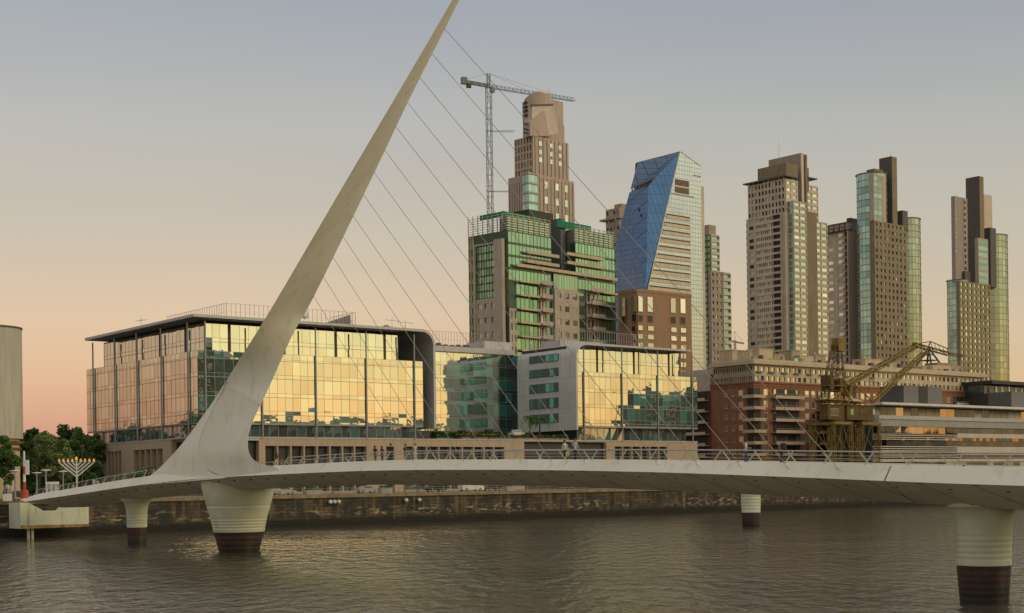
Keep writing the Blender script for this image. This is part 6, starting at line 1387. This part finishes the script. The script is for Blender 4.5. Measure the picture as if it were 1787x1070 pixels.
def vehicle(px, v, L, H_, W_, mat, label, cat, rot=0, van=False):
    u = qpt(px, v); Wp = Q.wld(u, v, GZ); r = empty('parked_' + cat, Wp, Q.ang + rot, label, cat, 'vehicles parked along the promenade')
    if van: pr_ = [(-L / 2, .35), (L / 2, .35), (L / 2, .95), (L * .40, 1.15), (L * .27, H_ - .05), (L * .2, H_), (-L / 2 + .1, H_), (-L / 2, H_ - .2)]
    else: pr_ = [(-L / 2, .35), (L / 2, .35), (L / 2, .7), (L * .30, .92), (L * .14, H_ - .05), (L * .05, H_), (-L * .22, H_), (-L * .40, .95), (-L / 2, .85)]
    mb = MB(); mb.prism([(x, -W_ / 2, z) for x, z in pr_], (0, W_, 0)); mb.build('body', mat, r, smooth=True)
    top_ = [p for p in pr_ if p[1] > .9]; x0 = min(p[0] for p in top_) + .3; x1 = L * .22 if not van else L * .33
    for s in (-1, 1):
        mb = MB(); y = s * (W_ / 2 + .01)
        q = [(L * .24 if not van else L * .34, 1.0 if not van else 1.25), (L * .10 if not van else L * .25, H_ - .15), (-L * .20 if not van else L * .02, H_ - .15), (-L * .30 if not van else L * .02, 1.0 if not van else 1.25)]
        mb.add([(x, y, z) for x, z in q], [(0, 1, 2, 3)]); mb.build('side_window', M['gLow'], r)
        for wx in (-L * .32, L * .32):
            mb = MB(); mb.tube((wx, s * (W_ / 2 - .2), .34), (wx, s * (W_ / 2 + .03), .34), .34, .34, 14); wl = mb.build('wheel', M['black'], r, smooth=True)
            mb = MB(); mb.tube((wx, s * (W_ / 2 + .031), .34), (wx, s * (W_ / 2 + .05), .34), .2, .2, 10); mb.build('rim', M['steel'], wl)
        mb = MB(); mb.box(L / 2 - .02, L / 2 + .02, s * W_ * .36 - .15, s * W_ * .36 + .15, .6, .78); mb.build('headlight', M['white'], r)
carp = lambda n, c: solid(n, c, .3, .05)
vehicle(822, 16, 5.6, 2.3, 2.0, M['white'], 'white panel van parked beyond the quay railing', 'van', 0, True)
vehicle(860, 17, 4.4, 1.5, 1.8, carp('dark_blue_paint', (.02, .03, .05)), 'dark saloon car parked directly right of the white van', 'car')
vehicle(760, 16, 4.3, 1.5, 1.8, carp('black_paint', (.012, .012, .014)), 'black saloon car parked left of the white van', 'car')
vehicle(640, 17, 4.3, 1.45, 1.8, carp('silver_paint', (.35, .35, .35)), 'silver car parked behind the quay, seen just under the deck', 'car')
vehicle(985, 18, 4.4, 1.5, 1.8, carp('grey_paint', (.12, .12, .12)), 'grey car parked farthest right under the deck', 'car')
vehicle(495, 15, 4.6, 1.6, 1.8, carp('pale_paint', (.42, .40, .38)), 'pale car parked just right of the wide bridge pier', 'car')
vehicle(36, 22, 4.4, 1.5, 1.8, carp('navy_paint', (.015, .03, .05)), 'dark car parked under the trees at the far left', 'car')
# ------------------------------------------------------------------ vegetation
def tree(name, label, cat, loc, h_, rx, n, lm, seed, trunk=True, flat=1.0, leaf=.42, group=None, low=.25, clumps=26):
    rr = random.Random(seed); r = empty(name, loc, 0, label, cat, group); mb = MB(); cz = h_ * (1 + low) / 2; rz = h_ * (1 - low) / 2 * flat
    cl = []
    for i in range(clumps):
        while True:
            p = Vector((rr.uniform(-1, 1), rr.uniform(-1, 1), rr.uniform(-1, 1)))
            if .35 < p.length < 1: break
        k = rr.uniform(.75, 1.0); cl.append((Vector((p.x * rx * k, p.y * rx * k, cz + p.z * rz * k)), rr.uniform(.20, .34) * rx))
    for i in range(n):
        c_, cr_ = rr.choice(cl); d = Vector((rr.gauss(0, 1), rr.gauss(0, 1), rr.gauss(0, .8))); d = d.normalized() * cr_ * (rr.random() ** .4); p = c_ + d
        if p.z < .3: continue
        a = Vector((rr.gauss(0, 1), rr.gauss(0, 1), rr.gauss(0, .7))).normalized() * leaf * rr.uniform(.5, 1.1); b = a.cross(Vector((rr.gauss(0, 1), rr.gauss(0, 1), rr.gauss(0, 1)))).normalized() * leaf * rr.uniform(.3, .6)
        mb.add([p - a, p + b, p + a, p - b], [(0, 1, 2, 3)])
    mb.build('crown', lm, r, recalc=False)
    if trunk:
        mb = MB(); mb.tube((0, 0, -.2), (rx * .05, 0, cz * .8), h_ * .028 + .05, h_ * .015 + .03, 8)
        for c_, cr_ in cl[:9]: s0 = Vector((rx * .03, 0, cz * rr.uniform(.4, .8))); mb.tube(s0, c_, h_ * .012, .04, 5)
        mb.build('trunk', M['bark'], r, smooth=True)
    return r
def tr(px, yt, Y, wpx, lab, lm, seed, n=4200, name='tree', low=.2, leaf=.42, **k):
    P = at(px, yt, Y); return tree(name, lab, 'tree', (P.x, P.y, GZ), P.z - GZ, wpx / 2 * Y / FPX, n, M[lm], seed, leaf=leaf, low=low, **k)
tr(92, 757, 262, 78, 'loose silvery green tree behind the menorah', 'leafpale', 1, 9500, name='pale_tree', leaf=.34)
tr(8, 757, 240, 62, 'loose green tree in front of the silo', 'leaf', 2, 7000, leaf=.34)
tr(66, 752, 275, 60, 'mid green tree between silo and the silvery tree', 'leaf', 3, 6500, leaf=.36)
tr(60, 738, 330, 74, 'dark tree on the skyline just right of the silo', 'leafdark', 4, 4200, leaf=.55)
tr(118, 735, 335, 74, 'dark tree on the skyline above the silvery tree', 'leafdark', 5, 4500, leaf=.55)
tr(150, 742, 310, 62, 'rounded green tree next to the glass office corner', 'leaf', 6, 4800, leaf=.5)
tr(134, 752, 300, 50, 'bright round topped tree left of the office corner', 'leaf', 7, 4200, leaf=.45)
tr(36, 790, 268, 60, 'low dark tree behind the striped pole', 'leafdark', 8, 3200)
tr(140, 800, 270, 60, 'low dark bushy tree behind the menorah branches', 'leafdark', 9, 3800)
tr(110, 790, 285, 70, 'dense dark tree under the silvery one', 'leafdark', 19, 3800)
tr(20, 752, 345, 60, 'far dark tree seen beside the silo base', 'leafdark', 20, 3000, leaf=.55)
for i in range(9):
    tr(-20 + i * 22, 744 + (i * 7) % 9, 380 + (i % 3) * 12, 60, 'background tree number-free' if False else ['far tree low behind the silo', 'far tree showing beside the silo edge', 'far tree in the dip of the skyline', 'far tree under the dip of the skyline', 'far tree left of the skyline hump', 'far tree behind the skyline hump', 'far tree right of the skyline hump', 'far tree beside the office corner', 'far tree hidden behind the office corner'][i], 'leafdark', 40 + i, 1800, leaf=.7, clumps=16)
for i, (x, y, h_) in enumerate(((-128, 296, 19), (-141, 312, 22), (-152, 330, 18), (-166, 348, 21), (-140, 352, 16))):
    tree('park_tree', ['park tree nearest the silo, left of the picture', 'tall park tree second from the silo', 'park tree in the middle of the row past the silo', 'park tree fourth from the silo', 'park tree at the back past the silo'][i], 'tree', (x, y, GZ), h_, h_ * .42, 2600, M['leafdark'], 120 + i, leaf=.7, low=.12)
P = at(60, 840, 300); r = empty('hedge', (P.x, P.y, GZ), 0, 'long dark green hedge closing the view under the trees behind the menorah', 'hedge'); mb = MB(); rr = random.Random(3)
for i in range(9000):
    p = Vector((rr.uniform(-34, 14), rr.uniform(-1.5, 1.5), rr.uniform(0, 6.5))); a = Vector((rr.gauss(0, .4), rr.gauss(0, .4), rr.gauss(0, .3))); b = Vector((rr.gauss(0, .3), rr.gauss(0, .3), rr.gauss(0, .3))); mb.add([p - a, p + b, p + a, p - b], [(0, 1, 2, 3)])
mb.build('foliage', M['leafdark'], r, recalc=False)
P = at(262, 803, 232)
tree('shrub', 'rounded green shrub in front of the podium left windows', 'shrub', (at(232, 840, 250).x, 250, GZ), 4.2, 3.6, 2200, M['leaf'], 11, leaf=.28, low=.05)
tree('shrub', 'wider green shrub against the podium beside the mast fairing', 'shrub', (at(258, 840, 252).x, 252, GZ), 4.9, 3.6, 2400, M['leafdark'], 12, leaf=.28, low=.05)
mb = MB(); a0, a1 = Q.hit(-120, 850, 1, 8).x, Q.hit(165, 850, 1, 8).x
for i in range(9000):
    u = random.uniform(a0, a1); v = random.uniform(5, 14); c_ = Q.wld(u, v, GZ + random.uniform(0, .12)); a = Vector((random.gauss(0, .15), random.gauss(0, .15), .12)); b = Vector((random.gauss(0, .15), random.gauss(0, .15), .03)); mb.add([c_, c_ + a, c_ + b], [(0, 1, 2)])
o = mb.build('grass', M['leaf'], kind='stuff', recalc=False); tag(o, 'short green lawn behind the left quay edge', 'grass')
# planting on the podium terrace
def hedge(pa, pb, v, h_, label, lm, n, seed):
    a = PD.hit(pa, 755, 1, v).x; b = PD.hit(pb, 755, 1, v).x; W = PD.wld((a + b) / 2, v, zPT + .22); r = empty('hedge', W, PD.ang, label, 'hedge', 'hedges on the podium terrace'); rr = random.Random(seed); mb = MB(); L_ = b - a
    for i in range(n):
        x = rr.uniform(-L_ / 2, L_ / 2); hh = h_ * (.65 + .35 * math.sin(x * .9 + seed) * math.sin(x * .37)); p = Vector((x, rr.uniform(-1.2, 1.2), .4 + rr.random() * hh)); q = Vector((rr.gauss(0, .25), rr.gauss(0, .25), rr.gauss(0, .2))); w_ = Vector((rr.gauss(0, .2), rr.gauss(0, .2), rr.gauss(0, .2))); mb.add([p - q, p + w_, p + q, p - w_], [(0, 1, 2, 3)])
    mb.build('foliage', M[lm], r, recalc=False); mb = MB(); mb.box(-L_ / 2, L_ / 2, -1.3, 1.3, 0, .45); mb.build('planter_box', M['terrace'], r)
hedge(757, 800, 6, 1.5, 'dark green terrace hedge beside the curved office fin', 'leafdark', 2000, 1)
hedge(803, 848, 9, 2.0, 'mid height mixed green terrace hedge below the link block', 'leafolive', 2400, 2)
hedge(850, 905, 10, 2.3, 'tallest terrace hedge next to the palms', 'leafdark', 2600, 3)
hedge(800, 985, 2.5, .9, 'long low strip of terrace planting along the podium edge', 'leafolive', 3400, 4)
def palm(px, ytop, label, seed):
    v = 4.0; hh = PD.hit(px, ytop, 1, v); W = PD.wld(hh.x, v, zPT + .22); r = empty('palm_tree', W, 0, label, 'palm', 'palms on the podium terrace'); rr = random.Random(seed); h_ = hh.z - zPT - .9
    mb = MB(); mb.tube((0, 0, 0), (.15, 0, h_), .22, .16, 8); mb.build('trunk', M['bark'], r, smooth=True); mb = MB()
    for k in range(30):
        a = rr.uniform(0, 6.28); el = rr.uniform(-.35, .9); L_ = rr.uniform(2.0, 2.9); pv = Vector((.15, 0, h_)); pts = []
        for s in range(7):
            f = s / 6; pts.append(Vector((.15 + math.cos(a) * L_ * f * math.cos(el) , math.sin(a) * L_ * f * math.cos(el), h_ + L_ * (math.sin(el) * f - .75 * f * f))))
        sd = Vector((-math.sin(a), math.cos(a), 0))
        for p, q in zip(pts, pts[1:]):
            for sg in (-1, 1):
                for g in (0, .5): m0 = p.lerp(q, g); mb.add([m0, m0 + (q - p) * .35, m0 + (q - p) * .9 + sd * sg * .38 + Vector((0, 0, -.22))], [(0, 1, 2)])
    mb.build('crown', M['leafdark'], r, recalc=False)
palm(924, 724, 'small palm left of the pair against the grey end wall', 1); palm(941, 726, 'small palm right of the pair against the grey end wall', 2)
a = PD.hit(902, 740, 1, 6); W = PD.wld(a.x, 6, zPT + .22); o = empty('terrace_hut', W, PD.ang, 'small white stepped hut on the terrace by the hedges', 'hut'); mb = MB(); mb.box(-1.8, 1.6, -1, 1, 0, 1.8); mb.box(-1.0, .8, -.8, .8, 1.803, 2.5); mb.build('wall', M['white'], o); mb = MB(); mb.box(-1.0, .8, -.84, -.803, 1.95, 2.35); mb.build('vent', M['steel'], o)

# ------------------------------------------------------------------ people
def flesh(n, c): return solid(n, c, .6, .05)
skin = flesh('skin', (.36, .20, .13)); skin2 = flesh('skin_pale', (.45, .28, .19)); SH = {}
def shade(c):
    k = str(c)
    if k not in SH: SH[k] = solid('cloth_%d' % len(SH), c, .85, .15, 3)
    return SH[k]
PG = 'people walking on the footbridge'
def person(loc, face, label, shirt, legs, hair, h_=1.72, stride=.25, arm='down', hat=None, bag=None, longhair=False, group=PG, sleeves=False):
    """one skinned body: joints as vertices, radii per vertex; cloth colours by height"""
    h_ *= 1.06; k = h_ / 1.72; V_ = []; E_ = []; Rr = []
    def v(x, y, z, r, p=None, ry=None):
        V_.append((x * k, y * k, z * k)); Rr.append((r * k, (ry or r) * k)); i = len(V_) - 1
        if p is not None: E_.append((p, i))
        return i
    pel = v(0, 0, .94, .13, None, .10); wst = v(0, 0, 1.08, .115, pel, .09); ch = v(0, 0, 1.30, .145, wst, .10); nk0 = v(0, 0, 1.44, .075, ch); nk = v(.0, .01, 1.51, .052, nk0); hd = v(0, .015, 1.60, .078, nk, .09); ht = v(0, .0, 1.69, .068, hd, .08)
    v(0, .095, 1.595, .018, hd)
    for s in (-1, 1):
        st_ = s * stride * .5; hp = v(s * .09, 0, .88, .095, pel); kn = v(s * .10, st_ * .55, .50, .062, hp); an = v(s * .10, st_ - (.05 if st_ < 0 else 0), .10, .042, kn); hl = v(s * .10, st_ + .02, .045, .038, an); v(s * .115, st_ + .19, .03, .03, hl)
        sh = v(s * .17, 0, 1.40, .058, ch)
        if arm == 'down' or (arm == 'phone' and s < 0) or arm == 'front1' and s < 0: el = v(s * .225, -st_ * .25, 1.13, .042, sh); wr = v(s * .235, .10 - st_ * .4, .90, .028, el); hnd = (s * .235, .14 - st_ * .42, .82)
        elif arm == 'phone': el = v(s * .27, .14, 1.22, .042, sh); wr = v(s * .17, .17, 1.43, .028, el); hnd = (s * .12, .13, 1.52)
        else: el = v(s * .24, .04, 1.14, .042, sh); wr = v(s * .12, .26, 1.12, .028, el); hnd = (s * .05, .32, 1.14)
        W = Vector(V_[wr]) / k; Hn = Vector(hnd); d = (Hn - W).normalized(); pm = v(*(W + d * .06), .030, wr); side = d.cross(Vector((1, 0, 0))).normalized()
        for fi in range(4): b0 = W + d * .09 + side * (fi - 1.5) * .022; i0 = v(*b0, .010, pm); v(*(b0 + d * (.065 + .012 * (fi in (1, 2))) + Vector((-s * .012, 0, 0))), .008, i0)
        t0 = W + d * .05 + side * .035; i0 = v(*t0, .011, pm); v(*(t0 + d * .04 + side * .02), .009, i0)
    me = bpy.data.meshes.new('person'); me.from_pydata(V_, E_, []); ob = bpy.data.objects.new('person', me); C.objects.link(ob)
    ob.modifiers.new('s', 'SKIN'); sk_ = me.skin_vertices[0].data
    for i, r in enumerate(Rr): sk_[i].radius = r
    sk_[0].use_root = True; ob.modifiers.new('d', 'SUBSURF').levels = 1
    dg = bpy.context.evaluated_depsgraph_get(); dg.update(); nm = bpy.data.meshes.new_from_object(ob.evaluated_get(dg)); ob.modifiers.clear(); ob.data = nm
    nm.materials.clear(); 
    for q in (skin, shade(shirt), shade(legs), M['black']): nm.materials.append(q)
    for p in nm.polygons:
        c_ = p.center / k; p.use_smooth = True; i = 0
        if c_.z < .09: i = 3
        elif c_.z < .98 and abs(c_.x) < .20: i = 2
        elif c_.z < 1.46 and (abs(c_.x) < .20 and c_.y < .14): i = 1
        elif c_.z < 1.46 and c_.z > (1.20 if not sleeves else .93) and abs(c_.x) >= .16 and c_.y < .16: i = 1
        p.material_index = i
    ob.location = loc; ob.rotation_euler = (0, 0, face); tag(ob, label, 'person', group)
    mb = MB(); a = .108 * k; zc_ = 1.655 * k
    ringz = [(a * math.cos(t), zc_ + a * .95 * math.sin(t)) for t in [math.pi / 2 * j / 6 for j in range(7)]]
    mb.lathe([(.098 * k, 1.60 * k)] + [(max(.004, r), z) for r, z in ringz], 0, -.022 * k, 14)
    if longhair: mb.loft([[(x * k, y * k, z * k) for x, y in ((-.09, -.02), (.09, -.02), (.08, -.12), (-.08, -.12))] for z in (1.36, 1.5, 1.66)])
    mb.build('hair', shade(hair), ob, smooth=True)
    if hat: mb = MB(); mb.lathe([(.19 * k, 1.68 * k), (.19 * k, 1.70 * k), (.112 * k, 1.705 * k), (.10 * k, 1.80 * k), (.01, 1.815 * k)], 0, -.01, 16); mb.build('hat', shade(hat), ob, smooth=True)
    if bag: mb = MB(); mb.loft([[(x * k, y * k, z * k) for x, y in ((-.15 * s, -.10), (.15 * s, -.10), (.15 * s, -.10 - .2 * s), (-.15 * s, -.10 - .2 * s))] for z, s in ((.98, .8), (1.02, 1), (1.36, 1), (1.44, .6))]); b_ = mb.build('backpack' if False else 'worn_bag', shade(bag), ob, smooth=True)
    return ob
def on_deck(px, n): h_ = B.hit(px, 800, 1, n); W = B.wld(h_.x, n); return Vector((W.x, W.y, deck_z(h_.x) + .03))
along = B.ang - math.pi / 2     # facing the near end; +pi faces the far end
BL, WH, NV = (.02, .02, .022), (.62, .62, .62), (.03, .05, .22)
person(on_deck(482, -1.2), along + math.pi, 'person with dark hair, dark top and pale trousers just right of the mast foot', (.10, .035, .03), (.45, .42, .38), (.03, .015, .01), 1.7, .2, 'front', longhair=True)
person(on_deck(491, 1.0), along + math.pi, 'small person in red and white close to the railing beside the mast foot', (.35, .06, .06), (.3, .25, .22), (.02, .015, .01), 1.25, .1)
person(on_deck(655, -1.6), along, 'person in black top and blue jeans, left one of a pair', BL, (.10, .12, .16), (.02, .012, .01), 1.66, .2, longhair=True)
person(on_deck(667, -1.0), along, 'person in dark clothes with brown trousers, right one of a pair', (.05, .035, .04), (.12, .08, .06), (.02, .012, .01), 1.62, .2, longhair=True)
person(on_deck(682, -1.8), along + 2.6, 'person all in black with arms raised in front of the podium doorway', BL, (.04, .03, .03), (.02, .012, .01), 1.78, .15, 'front')
person(on_deck(708, -.4), along, 'person in a black jacket beside the one in white', BL, (.22, .22, .14), (.02, .015, .01), 1.74, .3)
person(on_deck(724.5, -1.6), along + math.pi, 'person in white dress and pink hat', (.60, .42, .42), (.58, .52, .50), (.05, .03, .02), 1.72, .1, 'front', hat=(.55, .25, .25))
person(on_deck(986, -1.5), along, 'person in white shirt holding a yellow green bag, left of a walking pair', WH, BL, (.10, .04, .03), 1.74, .4, bag=None, sleeves=True)
q_ = on_deck(990.5, -1.7); o = empty('carrier_bag', q_ + Vector((0, 0, .55)), 0, 'small yellow green carrier bag held by a walking person', 'bag'); mb = MB(); mb.loft([[(-.13, -.05, 0), (.13, -.05, 0), (.13, .05, 0), (-.13, .05, 0)], [(-.15, -.06, .32), (.15, -.06, .32), (.15, .06, .32), (-.15, .06, .32)]]); mb.build('bag_body', shade((.55, .62, .04)), o); mb = MB(); mb.bar((-.08, 0, .32), (0, 0, .5), .02); mb.bar((.08, 0, .32), (0, 0, .5), .02); mb.build('bag_handle', shade((.55, .62, .04)), o)
person(on_deck(1004, -1.2), along, 'person in pale blue shirt with hand at mouth, right of a walking pair', (.42, .46, .58), BL, (.12, .05, .03), 1.84, .4, 'phone', sleeves=True)
person(on_deck(1302, -2.4), along + .6, 'person in white shirt and blue trousers leaning by the railing', WH, NV, (.02, .012, .01), 1.70, .15, 'front')
person(on_deck(1364, -1.6), along + math.pi, 'person in pink shirt with a black backpack walking left', (.42, .20, .30), BL, (.02, .012, .01), 1.76, .35, bag=BL, sleeves=True)
person(on_deck(262, .4), along, 'person partly hidden behind the railing where the deck meets the fairing', (.16, .05, .05), BL, (.02, .012, .01), 1.66, .1)
person(on_deck(268, -.2), along, 'person in lilac by the railing next to the mast fairing', (.30, .25, .45), NV, (.02, .012, .01), 1.6, .1)
person(on_deck(163, .2), along, 'person in lilac shirt on the left ramp of the bridge', (.50, .42, .66), (.3, .3, .4), (.03, .02, .01), 1.66, .2)
person(on_deck(170, 1.4), along, 'person in pale purple beside the one in lilac on the left ramp', (.40, .36, .50), BL, (.03, .02, .01), 1.6, .2)
person(on_deck(127, .8), along, 'person in pink standing below the menorah on the ramp', (.55, .30, .28), (.5, .3, .3), (.03, .02, .01), 1.6, .1)
W = at(7, 865, 228); person((W.x, W.y, GZ), 1.2, 'person in dark clothes standing left of the hooded white box', (.06, .04, .04), BL, (.02, .012, .01), 1.7, .1, group='people on the quay')

# ------------------------------------------------------------------ unseen near shore off to the right, sized for dark reflections in the glass
def warehouse(u0, L_, v, h_, lab):
    W = Q.wld(u0, v, GZ); r = empty('warehouse', W, Q.ang, lab, 'warehouse', 'unseen brick warehouses on the near shore')  # unseen brick block, added for reflections in the glass
    mb = MB(); mb.box(0, L_, 0, 22, -GZ * 0, h_); mb.build('wall', M['brickdark'], r)
    mb = MB(); mb.prism([(-.5, -.6, h_), (-.5, 22.6, h_), (-.5, 11, h_ + 5)], (L_ + 1, 0, 0)); mb.build('roof', M['slate'], r)
    n_ = int(L_ / 6)
    for i in range(n_):
        for j in range(int(h_ / 5)):
            x = (i + .5) * L_ / n_; mb = MB(); mb.box(x - 1.1, x + 1.1, 22.003, 22.1, j * 5 + 1.4, j * 5 + 4.2); mb.build('window', M['gDim'], r)
warehouse(160, 74, -250, 24, 'unseen dark brick warehouse with tiled roof on the near shore, first of the row')
warehouse(238, 70, -250, 21, 'unseen lower dark brick warehouse on the near shore, middle of the row')
warehouse(372, 60, -250, 42, 'unseen tall brick block on the near shore, sized for its dark reflection')  # tall block added for the dark reflection in the right-hand office
warehouse(436, 110, -250, 26, 'unseen long low brick warehouse on the near shore beyond the others')
warehouse(112, 34, -250, 54, 'unseen tall brick tower on the near shore, added for its dark reflection')  # tower added for the dark patch reflected at the big office's corner
W = Q.wld(258, -226, GZ); tree('unseen_poplar', 'unseen narrow tree on the near shore, sized for its dark reflection', 'tree', tuple(W), 48, 5.5, 3600, M['leafdark'], 99, leaf=.8, low=.1)  # height chosen for the narrow dark reflection at the office end
nn = ['unseen broad tree on the near shore by the first warehouse', 'unseen tall tree on the near shore before the gap', 'unseen round tree on the near shore in the gap', 'unseen small tree on the near shore past the gap', 'unseen wide tree on the near shore by the tall warehouse', 'unseen dense tree on the near shore beyond the tall warehouse', 'last big tree on the near shore', 'low tree on the near shore near the bridge', 'dark tree on the near shore near the bridge', 'tree on the near shore behind the last warehouse']
for i, (u, h_) in enumerate(((196, 27), (236, 24), (270, 26), (300, 24), (330, 28), (352, 26), (446, 34), (150, 25), (172, 29), (575, 30))):
    W = Q.wld(u, -232 - (i % 3) * 4, GZ); tree('unseen_tree', nn[i], 'tree', tuple(W), h_, h_ * .42, 2600, M['leafdark'], 70 + i, leaf=.8, low=.15)
